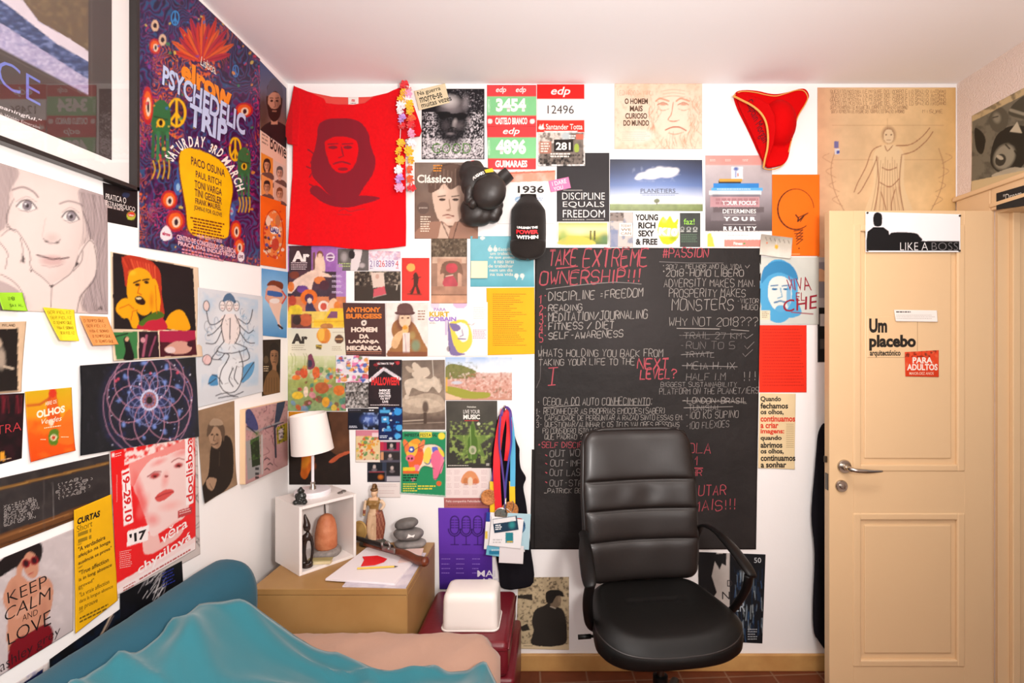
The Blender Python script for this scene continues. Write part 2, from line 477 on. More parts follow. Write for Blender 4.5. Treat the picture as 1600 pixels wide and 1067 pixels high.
    def build(s, name, label, cat, layer=1, group=None, curl=0.0, wave=0.0008, parent=None, m=None, kind=None, cells=None, lift=None):
        TL, TR, BR, BL = [np.array(a) for a in s.q]
        wdt = max(np.linalg.norm(TR - TL), np.linalg.norm(BR - BL)); hgt = max(np.linalg.norm(BL - TL), np.linalg.norm(BR - TR))
        ce = cells or s.cell
        nx = max(2, int(round(wdt / ce))); ny = max(2, int(round(hgt / ce)))
        a, b = np.meshgrid(np.linspace(0, 1, nx + 1), np.linspace(0, 1, ny + 1))
        uv = (TL * (1 - a)[..., None] + TR * a[..., None]) * (1 - b)[..., None] + (BL * (1 - a)[..., None] + BR * a[..., None]) * b[..., None]
        u, v = uv[..., 0].ravel(), uv[..., 1].ravel()
        def height(u, v):
            h = 0.0012 * layer + wave * fbm(u * 6 + s.seed, v * 6, s.seed)
            if curl:
                d = np.minimum(np.abs(u - TL[0]), np.abs(u - TR[0])); e = np.abs(v - BL[1])
                h = h + curl * np.exp(-e / 0.05) * np.exp(-d / 0.08)
            if lift is not None: h = h + lift(u, v)
            return h
        base = height(u, v)
        X, Y, Z = s.p.world(u, v, base)
        V = np.stack([np.broadcast_to(X, u.shape), np.broadcast_to(Y, u.shape), Z], -1)
        Cc = s.sample(u, v)
        idx = np.arange((nx + 1) * (ny + 1)).reshape(ny + 1, nx + 1)
        Q = np.stack([idx[1:, :-1], idx[1:, 1:], idx[:-1, 1:], idx[:-1, :-1]], -1).reshape(-1, 4)
        # rim so the sheet has an edge
        bd = np.concatenate([idx[0, :], idx[1:, -1], idx[-1, -2::-1], idx[-2:0:-1, 0]])
        X2, Y2, Z2 = s.p.world(u[bd], v[bd], base[bd] - 0.0006)
        V2 = np.stack([np.broadcast_to(X2, Z2.shape), np.broadcast_to(Y2, Z2.shape), Z2], -1)
        n0 = len(V); nb = len(bd); r2 = n0 + np.arange(nb)
        Rm = np.stack([bd, np.roll(bd, -1), np.roll(r2, -1), r2], -1)
        allV = [V, V2]; allC = [Cc, Cc[bd]]; faces = [Q, Rm]; n = n0 + nb
        tri = []
        if s.tv:
            T = np.array(s.tv); ht = height(T[:, 0], T[:, 1]) + np.array(s.to)
            x, y, z = s.p.world(T[:, 0], T[:, 1], ht)
            allV.append(np.stack([np.broadcast_to(x, z.shape), np.broadcast_to(y, z.shape), z], -1)); allC.append(np.array(s.tc))
            tri = [tuple(i + n for i in f) for f in s.tf]
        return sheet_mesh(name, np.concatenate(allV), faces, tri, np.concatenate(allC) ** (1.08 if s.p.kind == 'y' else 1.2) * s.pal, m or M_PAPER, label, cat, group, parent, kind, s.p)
def sheet_mesh(name, V, quads, tri, Cc, m, label, cat, group, parent, kind, plane):
    Q = np.concatenate(quads) if quads else np.zeros((0, 4), int)
    me = bpy.data.meshes.new(name)
    lt = [len(f) for f in tri]
    nl = Q.size + sum(lt)
    me.vertices.add(len(V)); me.vertices.foreach_set('co', V.ravel())
    me.loops.add(nl)
    li = np.concatenate([Q.ravel(), np.array([i for f in tri for i in f], int)]) if tri else Q.ravel()
    me.loops.foreach_set('vertex_index', li.astype(np.int32))
    me.polygons.add(len(Q) + len(tri))
    tot = np.concatenate([np.full(len(Q), 4), np.array(lt, int)]) if tri else np.full(len(Q), 4)
    st = np.concatenate([[0], np.cumsum(tot)[:-1]])
    me.polygons.foreach_set('loop_start', st.astype(np.int32))
    me.polygons.foreach_set('loop_total', tot.astype(np.int32))
    me.update(calc_edges=True); me.validate()
    a = me.color_attributes.new('Col', 'FLOAT_COLOR', 'POINT')
    c = np.ones((len(V), 4)); c[:, :3] = np.clip(Cc, 0, 1)
    a.data.foreach_set('color', c.ravel())
    o = link(name, me, m, parent)
    return tag(o, label, cat, group, kind)
def outline_sheet(S, outline, name, m, hfn, cell=None, parent=None, back=0.004, closed_curve=0):
    """cloth or card of any outline (photo points) whose relief above the wall is hfn(px, py); colours come from the printed sheet S"""
    P = [(*p, 0) for p in outline]
    if closed_curve:
        Q = smooth_path([P[-1]] + P + P[:2], closed_curve)[closed_curve:-closed_curve]; P = [tuple(q) for q in Q]
    ce = cell or S.cell
    U = [S.p.uv(p[0], p[1]) for p in P]
    B_ = []
    for a, c in zip(U, U[1:] + U[:1]):
        L = math.hypot(c[0] - a[0], c[1] - a[1]); n = max(1, int(L / ce))
        B_ += [(a[0] + (c[0] - a[0]) * k / n, a[1] + (c[1] - a[1]) * k / n) for k in range(n)]
    A = np.array(B_); nb = len(A)
    gx, gy = np.meshgrid(np.arange(A[:, 0].min(), A[:, 0].max(), ce), np.arange(A[:, 1].min(), A[:, 1].max(), ce))
    gx, gy = gx.ravel(), gy.ravel(); ins = np.zeros(gx.shape, bool); dm = np.full(gx.shape, 1e9)
    for i in range(nb):
        x1, y1 = A[i]; x2, y2 = A[(i + 1) % nb]
        if y1 != y2: ins ^= ((gy < y1) != (gy < y2)) & (gx < (x2 - x1) * (gy - y1) / (y2 - y1) + x1)
        dm = np.minimum(dm, (gx - x1) ** 2 + (gy - y1) ** 2)
    k = ins & (dm > (ce * .6) ** 2)
    pts = [Vector(p) for p in B_] + [Vector(p) for p in zip(gx[k], gy[k])]
    r = mgeo.delaunay_2d_cdt(pts, [(i, (i + 1) % nb) for i in range(nb)], [], 1, 1e-6)
    V2 = np.array([tuple(v) for v in r[0]]); tri = [tuple(f) for f in r[2]]
    px, py = S.p.px(V2[:, 0], V2[:, 1])
    h = np.array([hfn(a, b) for a, b in zip(np.broadcast_to(px, py.shape), py)])
    X, Y, Z = S.p.world(V2[:, 0], V2[:, 1], h); V = np.stack([np.broadcast_to(X, Z.shape), np.broadcast_to(Y, Z.shape), Z], -1)
    Cc = S.sample(V2[:, 0], V2[:, 1])
    # rim back towards the wall
    ed = {}
    for f in tri:
        for a, b in zip(f, f[1:] + f[:1]): ed[(a, b)] = 1
    rim = [(a, b) for (a, b) in ed if (b, a) not in ed]
    bi = sorted({a for e in rim for a in e}); mp = {a: len(V) + i for i, a in enumerate(bi)}
    X, Y, Z = S.p.world(V2[bi, 0], V2[bi, 1], np.maximum(h[bi] - back, .0005)); Vb = np.stack([np.broadcast_to(X, Z.shape), np.broadcast_to(Y, Z.shape), Z], -1)
    Q = np.array([(b, a, mp[a], mp[b]) for a, b in rim])
    allV = np.concatenate([V, Vb]); allC = np.concatenate([Cc, Cc[bi]])
    if S.tv:
        T = np.array(S.tv); tx, ty = S.p.px(T[:, 0], T[:, 1])
        ht = np.array([hfn(a, b) for a, b in zip(np.broadcast_to(tx, ty.shape), ty)]) + .0035
        X, Y, Z = S.p.world(T[:, 0], T[:, 1], ht); n = len(allV)
        allV = np.concatenate([allV, np.stack([np.broadcast_to(X, Z.shape), np.broadcast_to(Y, Z.shape), Z], -1)]); allC = np.concatenate([allC, np.array(S.tc)])
        tri = tri + [tuple(i + n for i in f) for f in S.tf]
    o = sheet_mesh(name, allV, [Q], tri, allC ** 1.08 * S.pal, m, None, None, None, parent, None, S.p)
    o.data.polygons.foreach_set('use_smooth', [True] * len(o.data.polygons))
    return o
def adopt(o, parent):
    o.parent = parent; o.matrix_parent_inverse = Matrix.Translation(-parent.location); return o
def Wp(px, py, z): return Vector(((px - VX) * z / F, z - D, EYE + (VY - py) * z / F))
M_PAPER = mat('printed_paper', '#ffffff', 0.62, spec=0.25, attr=True)
M_DOORPRINT = mat('door_lettering_film', '#ffffff', 0.45, spec=0.4, attr=True)
M_GLOSS = mat('glossy_print', '#ffffff', 0.35, spec=0.4, attr=True)
M_CLOTHPRINT = mat('printed_cloth', '#ffffff', 0.9, spec=0.1, sheen=0.2, attr=True, bump=(900, 0.25, 0.001))
# ------------------------------------------------------------------ the room
CEIL = EYE + (VY - 131) * SC
M_WALL = mat('white_wall_paint', '#f2efed', 0.85, spec=0.2, bump=(35, 0.15, 0.004))
M_STUCCO = mat('rough_wall_plaster', '#e4d2c8', 0.9, spec=0.2, bump=(160, 0.7, 0.006))
M_CEIL = mat('ceiling_paint', '#f6f4f5', 0.9, spec=0.1)
M_DOOR = mat('cream_door_paint', '#dfbd92', 0.45, spec=0.4, bump=(60, 0.04, 0.002))
M_SKIRT = mat('oak_skirting', '#c89a5c', 0.5, mottle=(9, '#b5844a'))
M_CHROME = mat('brushed_metal', '#b9b2aa', 0.25, metal=1.0)
M_DARKMETAL = mat('dark_metal', '#5c554e', 0.3, metal=1.0)
FRONT = -3.5

def terracotta():
    m = mat('terracotta_tiles', '#7a3c22', 0.45, spec=0.4)
    nt = m.node_tree; b = nt.nodes['Principled BSDF']
    tc = nt.nodes.new('ShaderNodeTexCoord')
    br = nt.nodes.new('ShaderNodeTexBrick'); br.offset = 0.0; br.inputs['Scale'].default_value = 1.0
    br.inputs['Brick Width'].default_value = 0.2; br.inputs['Row Height'].default_value = 0.2
    br.inputs['Mortar Size'].default_value = 0.004
    for i, c in zip((1, 2, 3), ('#7d3f26', '#6c3420', '#8f6a55')): br.inputs[i].default_value = (*C(c), 1)
    mp = nt.nodes.new('ShaderNodeMapping'); mp.inputs['Rotation'].default_value = (0, 0, math.radians(-3)); mp.inputs['Location'].default_value = (0.06, 0.09, 0)
    nt.links.new(tc.outputs['Object'], mp.inputs[0]); nt.links.new(mp.outputs[0], br.inputs['Vector'])
    n = nt.nodes.new('ShaderNodeTexNoise'); n.inputs['Scale'].default_value = 14; n.inputs['Detail'].default_value = 6
    nt.links.new(tc.outputs['Object'], n.inputs['Vector'])
    mx = nt.nodes.new('ShaderNodeMixRGB'); mx.blend_type = 'MULTIPLY'; mx.inputs[0].default_value = 0.5
    nt.links.new(br.outputs[0], mx.inputs[1]); nt.links.new(n.outputs[0], mx.inputs[2]); nt.links.new(mx.outputs[0], b.inputs['Base Color'])
    return m
M_TILE = terracotta()
struct('floor', add_box(BM(), (WX_L - .2, FRONT - .1, -.1), (WX_R + 1.2, .12, 0)), M_TILE)
struct('ceiling', add_box(BM(), (WX_L - .2, FRONT - .1, CEIL), (WX_R + .4, .12, CEIL + .1)), M_CEIL)
struct('wall_back', add_box(BM(), (WX_L - .1, 0, 0), (WX_R + 1.2, .12, CEIL)), M_WALL)
struct('wall_left', add_box(BM(), (WX_L - .1, FRONT, 0), (WX_L, 0, CEIL)), M_WALL)
# front wall (behind the camera) round its window
b = BM(); wx0, wx1, wz0, wz1 = -.6, 1.0, .95, 2.3
for lo, hi in (((WX_L, FRONT - .1, 0), (wx0, FRONT, CEIL)), ((wx1, FRONT - .1, 0), (WX_R, FRONT, CEIL)),
               ((wx0, FRONT - .1, 0), (wx1, FRONT, wz0)), ((wx0, FRONT - .1, wz1), (wx1, FRONT, CEIL))): add_box(b, lo, hi)
struct('wall_front', b, M_WALL)
M_FRAMEW = mat('white_window_paint', '#f4f2ee', 0.4)
b = BM()
for lo, hi in (((wx0, FRONT - .08, wz0), (wx0 + .06, FRONT - .02, wz1)), ((wx1 - .06, FRONT - .08, wz0), (wx1, FRONT - .02, wz1)),
               ((wx0, FRONT - .08, wz0), (wx1, FRONT - .02, wz0 + .06)), ((wx0, FRONT - .08, wz1 - .06), (wx1, FRONT - .02, wz1)),
               ((.17, FRONT - .08, wz0), (.23, FRONT - .02, wz1))): add_box(b, lo, hi, .004)
struct('window_1', b, M_FRAMEW)
# right wall with the doorway
HY = -0.195; OY = -1.02; OZ = 1.955; WT = 0.16
b = BM()
add_box(b, (WX_R, HY, 0), (WX_R + WT, 0, CEIL)); add_box(b, (WX_R, FRONT, 0), (WX_R + WT, OY, CEIL)); add_box(b, (WX_R, OY, OZ), (WX_R + WT, HY, CEIL))
struct('wall_right', b, M_STUCCO)
struct('wall_corridor', add_box(BM(), (WX_R + 1.0, FRONT, 0), (WX_R + 1.1, 0.1, CEIL)), M_WALL)
# casing and jamb lining
b = BM()
add_box(b, (WX_R - .018, HY + .002, 0), (WX_R, -.018, OZ + .095), .005)
add_box(b, (WX_R - .018, OY - .09, 0), (WX_R, OY, OZ + .095), .005)
add_box(b, (WX_R - .018, OY, OZ), (WX_R, HY + .002, OZ + .095), .005)
add_box(b, (WX_R - .028, OY - .1, OZ + .085), (WX_R, -.008, OZ + .105), .005)
add_box(b, (WX_R - .024, OY, OZ + .012), (WX_R - .01, HY + .002, OZ + .03), .004)
struct('trim_1', b, M_DOOR)
b = BM()
add_box(b, (WX_R, HY - .012, 0), (WX_R + WT, HY, OZ)); add_box(b, (WX_R, OY, 0), (WX_R + WT, OY + .012, OZ)); add_box(b, (WX_R, OY + .012, OZ - .012), (WX_R + WT, HY - .012, OZ))
add_box(b, (WX_R + .045, HY - .03, 0), (WX_R + .075, HY - .012, OZ - .012), .003)
struct('trim_2', b, M_DOOR)
b = BM(); add_box(b, (WX_L, -.016, 0), (WX_R, 0, .072), .004)
struct('baseboard_back', b, M_SKIRT)
b = BM(); add_box(b, (WX_L, FRONT, 0), (WX_L + .016, -.016, .072), .004)
struct('baseboard_left', b, M_SKIRT)

# ---- the open door leaf, hinged at the far jamb, standing almost parallel to the back wall
DZ = 2.03                               # distance of its face from the camera
DX0 = (1296 - VX) * DZ / F; DX1 = WX_R - .022; DH = EYE + (VY - 329) * DZ / F; DYF = DZ - D; DT = .038
def dpx(px): return (px - VX) * DZ / F
def dpz(py): return EYE + (VY - py) * DZ / F
b = BM()
# stiles and rails round two recessed panels
pan = [(dpx(1334), dpz(735), dpx(1506), dpz(352)), (dpx(1342), dpz(1040), dpx(1500), dpz(803))]
xs0, xs1 = pan[0][0], pan[0][2]
add_box(b, (DX0, DYF, .012), (xs0, DYF + DT, DH), .002, 1); add_box(b, (xs1, DYF, .012), (DX1, DYF + DT, DH), .002, 1)
add_box(b, (xs0 - .001, DYF, pan[0][3]), (xs1 + .001, DYF + DT, DH), .001, 1)
add_box(b, (xs0 - .001, DYF, pan[1][3]), (xs1 + .001, DYF + DT, pan[0][1]), .001, 1)
add_box(b, (xs0 - .001, DYF, .012), (xs1 + .001, DYF + DT, pan[1][1]), .001, 1)
for x0, z0, x1, z1 in pan:
    x0, x1 = xs0, xs1
    add_box(b, (x0, DYF + .009, z0), (x1, DYF + DT - .008, z1))
    t = .024
    for lo, hi in (((x0, z0), (x0 + t, z1)), ((x1 - t, z0), (x1, z1))):
        add_box(b, (lo[0] - .004, DYF - .004, lo[1] - .004), (hi[0] + .004, DYF + .012, hi[1] + .004), .006, 3)
    for za, zb in ((z0 - .004, z0 + t), (z1 - t, z1 + .004)): add_box(b, (x0 + t, DYF - .0036, za), (x1 - t, DYF + .0123, zb), .006, 3)
    t2 = .045
    add_box(b, (x0 + t2, DYF + .004, z0 + t2), (x1 - t2, DYF + .02, z1 - t2), .005, 2)
door = struct('door_1', b, M_DOOR)
door['label'] = 'open cream panelled interior door with lever handle and stuck-on prints'
hx, hz = dpx(1318.5), dpz(728.5)
MY = Matrix.Rotation(math.radians(90), 4, 'X')
b = BM(); add_lathe(b, [(.027, 0), (.027, .006), (.024, .010), (.014, .010), (.012, .03)], 28, Matrix.Translation((hx, DYF, hz)) @ MY)
obj('rose_plate', b, M_CHROME, door, angle=40)
b = BM(); pts = smooth_path([(hx, DYF - .02, hz), (hx, DYF - .045, hz), (hx + .012, DYF - .058, hz - .002), (hx + .035, DYF - .06, hz - .004), (hx + .075, DYF - .058, hz - .006), (hx + .118, DYF - .054, hz - .006)], 5)
add_tube(b, pts, [.0095] * 8 + [.0085] * (len(pts) - 16) + [.008 - .0006 * k for k in range(8)], 12)
obj('lever_handle', b, M_CHROME, door, smooth=True)
b = BM(); add_lathe(b, [(.024, 0), (.024, .006), (.021, .010), (.010, .010), (.0095, .017), (.004, .018)], 28, Matrix.Translation((dpx(1314), DYF, dpz(759))) @ MY)
add_box(b, (dpx(1314) - .0015, DYF - .0195, dpz(759) - .006), (dpx(1314) + .0015, DYF - .017, dpz(759) + .006))
obj('lock_cylinder', b, M_CHROME, door, angle=40)
b = BM(); add_box(b, (DX0 - .002, DYF + .008, dpz(767)), (DX0 + .001, DYF + .030, dpz(741)), .0008, 1); add_box(b, (DX0 - .010, DYF + .014, dpz(724)), (DX0, DYF + .026, dpz(714)), .002)
obj('latch_plate', b, M_DARKMETAL, door)
PD = Plane('y', DZ - .004); PDP = Plane('y', DZ + .004)
# ------------------------------------------------------------------ papers on the back wall
def R(x0, y0, x1, y1): return [(x0, y0), (x1, y0), (x1, y1), (x0, y1)]
def rotR(cx, cy, w, h, deg):
    c, n = math.cos(math.radians(deg)), math.sin(math.radians(deg))
    return [(cx + x * c - y * n, cy + x * n + y * c) for x, y in ((-w / 2, -h / 2), (w / 2, -h / 2), (w / 2, h / 2), (-w / 2, h / 2))]
def B(quad, base, **k): return Sheet(PB, quad, base, **k)

# speckled black portrait print
s = B(R(659, 139, 757, 249), '#1d1a20', seed=3)
s.noise(1.6, .95, '#e9e2e6', 5, (660, 178, 756, 247), .47, .60)
s.noise(1.3, .9, '#f4eef0', 8, (660, 218, 756, 247), .44, .56)
s.noise(1.4, .6, '#d8d0d6', 9, (690, 140, 756, 178), .60, .68)
s.ell(707, 188, 31, 48, '#1b181d', .95, 0, .35); s.ell(706, 168, 26, 18, '#8d8486', .9, 0, .8); s.ell(702, 158, 20, 13, '#d9d2d0', .9, 0, .8)
s.ell(728, 160, 8, 16, '#b5adb0', .5, 0, .8)
s.curve([(683, 176), (700, 175), (708, 178), (722, 176), (730, 180), (726, 186), (712, 187), (704, 183), (690, 186)], '#141114')
s.ell(711, 193, 5, 10, '#bdb4b2', .9, 10, .7); s.ell(716, 196, 12, 9, '#6c6466', .8, 0, .8); s.ell(697, 196, 8, 10, '#5a5356', .7, 0, .8)
s.stroke([(701, 202), (706, 199), (713, 201)], 1.5, '#1a1618'); s.ell(704, 209, 8, 3, '#8f8688', .8, 0, .7)
s.ell(733, 188, 4, 8, '#9d9496', .6, 0, .6)
for x, t in ((675, 'G'), (691, 'O'), (707, 'O'), (723, 'D')):
    s.text(t, x, 224, x + 13, 240, '#5d8a3c', -.01)
s.stroke([(659.5, 139.5), (756.5, 139.5), (756.5, 248.5), (659.5, 248.5)], 1.6, '#1a171c', 1, closed=True)
s.build('photo_print', 'square black and white speckled portrait print with green lettering', 'print', 1)

# newspaper cutting in three strips
for k, (t, q) in enumerate((('Na guerra', rotR(670, 144, 38, 11, -14)), ('morre-se', rotR(673, 153.5, 37, 11, -14)), ('muitas vezes', rotR(681, 160, 50, 10.5, -14)))):
    if k == 0:
        s = B([(649, 146), (684, 133), (688, 148), (705, 144), (706, 154), (659, 171)], '#e8d6ae', seed=5) if False else B(rotR(675, 152, 50, 31, -14), '#ecdcb8', seed=5)
    a, bq, c, d = q; s.textq(t, [(a[0] * .96 + c[0] * .04, a[1] * .9 + d[1] * .1), (bq[0], bq[1] * .9 + c[1] * .1), (c[0], c[1] * .85 + bq[1] * .15), (d[0] * .96 + bq[0] * .04, d[1] * .85 + a[1] * .15)], '#2d2824', .01)
s.build('newspaper_cutting', 'tilted newspaper cutting with a headline over the speckled portrait', 'cutting', 3)

# race bibs
def bib_green(y0, y1, num, place, label, layer, head):
    s = B([(761, y0), (838, y0), (838 - (.6 if y0 > 190 else 0), y1), (761 + (2 if y0 > 190 else 0), y1)], '#e64b4e', seed=int(y0))
    gy0, gy1 = y0 + 18, y1 - 17
    s.rect(760, gy0, 839, gy1, '#8fd79a'); s.noise(26, .08, None, 4)
    if head == 2:
        s.text('edp', 775, y0 + 3, 791, y0 + 14, '#fff4f0', .014, .25); s.text('edp', 806, y0 + 3, 822, y0 + 14, '#fff4f0', .014, .25)
    else: s.text('edp', 786, y0 + 3, 812, y0 + 16, '#fff4f0', .014, .25)
    s.text(num, 775, gy0 + 3, 822, gy1 - 6, '#fffaf5', .035)
    s.text('MEIA', 762.5, gy0 + 4, 766, gy1 - 5, '#d7f5da', .01)
    s.text(place, 774, y1 - 14, 824, y1 - 3, '#fff4f0', .03)
    if head == 2:
        s.ell(766, y1 - 8, 4, 4, '#ffe9e4'); s.ell(832, y1 - 8, 4, 4, '#ffe9e4')
    s.build('race_bib', label, 'race bib', layer, 'race bibs high on the back wall', curl=.004)
bib_green(133, 198, '3454', 'CASTELO BRANCO', 'red and green race bib numbered 3454', 1, 2)
bib_green(197, 265, '4896', 'GUIMARAES', 'red and green race bib numbered 4896', 2, 1)
s = B(R(839, 132, 913, 207), '#fdf8f6', seed=8)
s.rect(838, 131, 914, 155, '#e32420'); s.rect(838, 188, 914, 208, '#ec3a2c')
s.text('edp', 861, 136, 891, 152, '#fff6f0', .014, .25); s.text('12496', 855.5, 165, 896.5, 178, '#4a423e', .0)
s.text('Santander Totta', 853, 194, 910, 203, '#fff0e8', .012); s.curve([(842, 202), (844, 195), (846, 198), (849, 193), (850, 199), (851, 202)], '#fff0e8')
s.build('race_bib', 'white race bib numbered 12496 under a red header', 'race bib', 1, 'race bibs high on the back wall', curl=.004)
s = B(R(841, 205, 914, 260), '#fbf6f2', seed=9)
s.rect(843, 208, 912, 258, '#8d8178'); s.noise(5, .5, '#3c322c', 3, (843, 208, 912, 258), .35, .7)
s.noise(4, .8, '#f3e9df', 6, (843, 208, 880, 222), .35, .55); s.ell(884, 213, 10, 8, '#c9d4d6', .9, 0, .5)
s.rect(842, 222, 862, 240, '#c9836c', .7); s.rect(866, 219, 896, 238, '#2a221f'); s.noise(3, .9, '#1d1815', 5, (843, 244, 912, 259), .45, .6)
s.ell(901, 232, 4, 7, '#a9bd54'); s.rect(900, 210, 912, 218, '#e9745c', .8)
s.text('281', 868.5, 223, 891.5, 235, '#fffaf2', .02); s.lines(845, 224, 859, 240, 4, '#f8e8dc'); s.lines(860, 240, 892, 248, 2, '#f4ece2'); s.lines(889, 212, 900, 219, 2, '#fffaf2')
s.build('race_bib', 'small photo race bib numbered 281', 'race bib', 3, 'race bibs high on the back wall', curl=.004)
s = B([(776, 266), (869, 262), (868, 350), (778, 350)], '#fdf8f5', seed=10)
s.poly([(793, 269), (868, 266), (867, 283), (795, 285)], '#e8a58c'); s.noise(14, .5, '#f4d9cc', 3, (793, 266, 868, 284), .4, .6); s.stroke([(794, 271), (866, 268)], 1.5, '#cf5a44')
s.text('1936', 809, 290.5, 850, 302, '#3a332f', .018)
s.ell(811, 312, 6.5, 5, '#8db4d8', .9); s.stroke([(807, 314), (812, 310), (815, 311)], 1.2, '#f4f8fb'); s.lines(838, 309, 850, 315, 2, '#a9bcd6')
s.build('race_bib', 'white race bib numbered 1936 behind the black cap', 'race bib', 2, 'race bibs high on the back wall')

# sepia magazine cover
s = B(R(648, 254, 747, 373), '#8a7568', seed=11)
s.vgrad([(254, '#8f7f74'), (320, '#7d675a'), (373, '#8d6a58')]); s.noise(18, .25, None, 2)
s.curve([(672, 300), (674, 270), (690, 257), (712, 256), (730, 268), (733, 300), (728, 320), (716, 300), (700, 288), (684, 296)], '#5a463c')
s.curve([(676, 296), (690, 284), (712, 284), (727, 298), (728, 320), (722, 338), (708, 352), (690, 348), (680, 330)], '#e3c5b0')
s.ell(722, 322, 8, 26, '#8d6b58', .7, 0, .8); s.ell(690, 300, 12, 8, '#f0d8c6', .8, 0, .8); s.ell(700, 345, 14, 6, '#f2dccb', .6, 0, .8)
s.curve([(670, 300), (672, 274), (692, 260), (716, 258), (732, 274), (735, 298), (728, 300), (718, 290), (704, 296), (694, 287), (684, 297)], '#6b5346')
for k in range(9): s.stroke([(676 + k * 6, 264 + (k % 3) * 2), (674 + k * 6.3, 290 + (k % 2) * 5)], 1.2, '#a58a78', .5)
for x in (691, 712): s.ell(x, 312, 5, 2.2, '#4a3328'); s.stroke([(x - 6, 307), (x + 5, 306)], 1.6, '#5a4034')
s.stroke([(702, 312), (704, 326), (699, 328)], 1.2, '#9b735c'); s.ell(701, 329, 5, 2, '#a87f69', .8, 0, .6); s.stroke([(692, 337), (700, 335.5), (709, 338)], 1.8, '#8d4f43'); s.ell(701, 340, 6, 2, '#c98f7e', .8, 0, .6)
s.curve([(650, 373), (664, 350), (690, 346), (704, 356), (714, 346), (738, 356), (746, 373)], '#a9806b'); s.poly([(690, 346), (704, 358), (700, 373), (684, 373)], '#d8bba6'); s.stroke([(690, 346), (702, 373)], 1.5, '#6a4b3e'); s.stroke([(716, 346), (708, 373)], 1.5, '#6a4b3e')
s.ell(661.5, 325, 9.5, 9.5, '#6f5b52', .9); s.text('premios', 655, 323, 668, 327, '#e3d2c4')
s.text('Clássico', 652, 273, 706, 286, '#fdf3e8', .02); s.lines(677, 258, 693, 270, 3, '#e79a3c', .5); s.lines(657, 338, 673, 364, 7, '#f0dcc8', .5)
s.build('magazine_cover', 'brown magazine cover with a pale young face beside the boxing gloves', 'magazine cover', 1, m=M_GLOSS)

# black poster with painting
s = B(R(870, 239, 952, 385), '#3d3a3c', seed=12)
s.noise(40, .25, None, 3); s.rect(870, 346.5, 952, 386, '#f4efe8')
s.vgrad([(348, '#bcc777'), (358, '#eeeab2'), (366, '#e9dd86'), (372, '#a9b04c'), (382, '#5e7a50')], 873, 949, 348, 382)
s.ell(905, 362, 24, 8, '#fbf3c2', .8, 0, .9); s.curve([(873, 382), (885, 370), (912, 370), (930, 382)], '#e4cf62', .9); s.ell(880, 368, 10, 16, '#9dbb6a', .7, 0, .8); s.ell(945, 372, 12, 12, '#5f8a6a', .8, 0, .8)
for x in (922, 928): s.rect(x, 363, x + 2.4, 375, '#6e6a3c'); s.ell(x + 1.2, 362, 1.4, 1.6, '#6e6a3c')
s.text('DISCIPLINE', 878.5, 301, 945, 312, '#f6f1ec', -.005); s.text('EQUALS', 879.5, 315, 944, 325, '#f6f1ec', -.005); s.text('FREEDOM', 879.5, 328, 945, 340, '#f6f1ec', -.005)
s.quadv(R(880, 297, 910, 297.7), '#d8d2cc'); s.lines(879, 342.6, 914, 344.4, 1, '#b5b0aa', .8, 0); s.quadv(R(916, 343, 944, 343.6), '#d8d2cc')
s.build('poster', 'dark grey poster about discipline with a green painting along its foot', 'poster', 1)
s = B(rotR(874.5, 289, 32, 18, -12), '#e98bb8', seed=13)
s.textq('I DARE', [(862, 285), (884, 280), (885.5, 286.5), (863.5, 291.5)], '#fff2f4', .005); s.textq('YOU', [(864.5, 293.5), (879, 290), (880, 296), (865.5, 299)], '#fff2f4', .005)
s.build('sticky_note', 'small pink note on the corner of the dark discipline poster', 'note', 3, curl=.006)

# old man drawing print (plain stand-in)
s = B(R(960, 131, 1097, 233), '#f6dcc6', seed=14)
s.noise(14, .55, '#ee b9 98'.replace(' ', ''), 2, None, .4, .75); s.noise(4, .35, '#e59a7c', 7, (960, 131, 1097, 233), .5, .75)
s.ell(1052, 178, 36, 52, '#f8e2ce', .8, 0, .5)
for k in range(70):
    x = s.rng.choice([s.rng.uniform(1014, 1030), s.rng.uniform(1076, 1096), s.rng.uniform(1030, 1080)]); y = s.rng.uniform(150, 215) if x < 1030 or x > 1075 else s.rng.uniform(204, 228)
    s.stroke([(x, y), (x + s.rng.uniform(-5, 5), y + 9), (x + s.rng.uniform(-7, 7), y + 18)], .9, s.rng.choice(['#d98f70', '#e2a587', '#cf8263']), .55, True)
for sx in (1036, 1068):
    s.stroke([(sx - 11, 158), (sx - 4, 154), (sx + 9, 158)], 2.6, '#dd9374', .8, True); s.ell(sx, 163, 7, 2.6, '#c98468', .7, 0, .5); s.stroke([(sx - 9, 164), (sx, 160), (sx + 8, 164)], 1.3, '#b56d52', .9, True); s.stroke([(sx - 8, 170), (sx, 173), (sx + 9, 170)], 1, '#d08a6c', .7, True)
s.stroke([(1052, 160), (1049, 178), (1044, 187), (1052, 190), (1061, 188)], 1.4, '#c9795c', .85, True)
s.stroke([(1040, 203), (1050, 199), (1062, 199), (1072, 204)], 2.0, '#b86a50', .9, True); s.stroke([(1044, 208), (1055, 210), (1068, 207)], 1.1, '#d59073', .8, True)
for y in (140, 145, 150): s.stroke([(1036, y + 2), (1052, y), (1070, y + 2)], 1, '#e2a88c', .7, True)
s.ell(1003, 212, 26, 13, '#fbeadb', .9, 0, .5)
s.hand('leonardo da vinci', 965, 142, 1022, 149, '#c9a088', .5, .3)
for t, y, x0, x1 in (('O HOMEM', 154, 976, 1012), ('MAIS', 165.5, 984, 1004), ('CURIOSO', 177, 977, 1011), ('DO MUNDO', 188, 974, 1014)): s.text(t, x0, y, x1, y + 9, '#5d4636', .02)
s.lines(972, 206, 1018, 222, 5, '#dcc3b0', .3)
s.build('poster', 'faded peach poster with a sketched old bearded face', 'poster', 1)

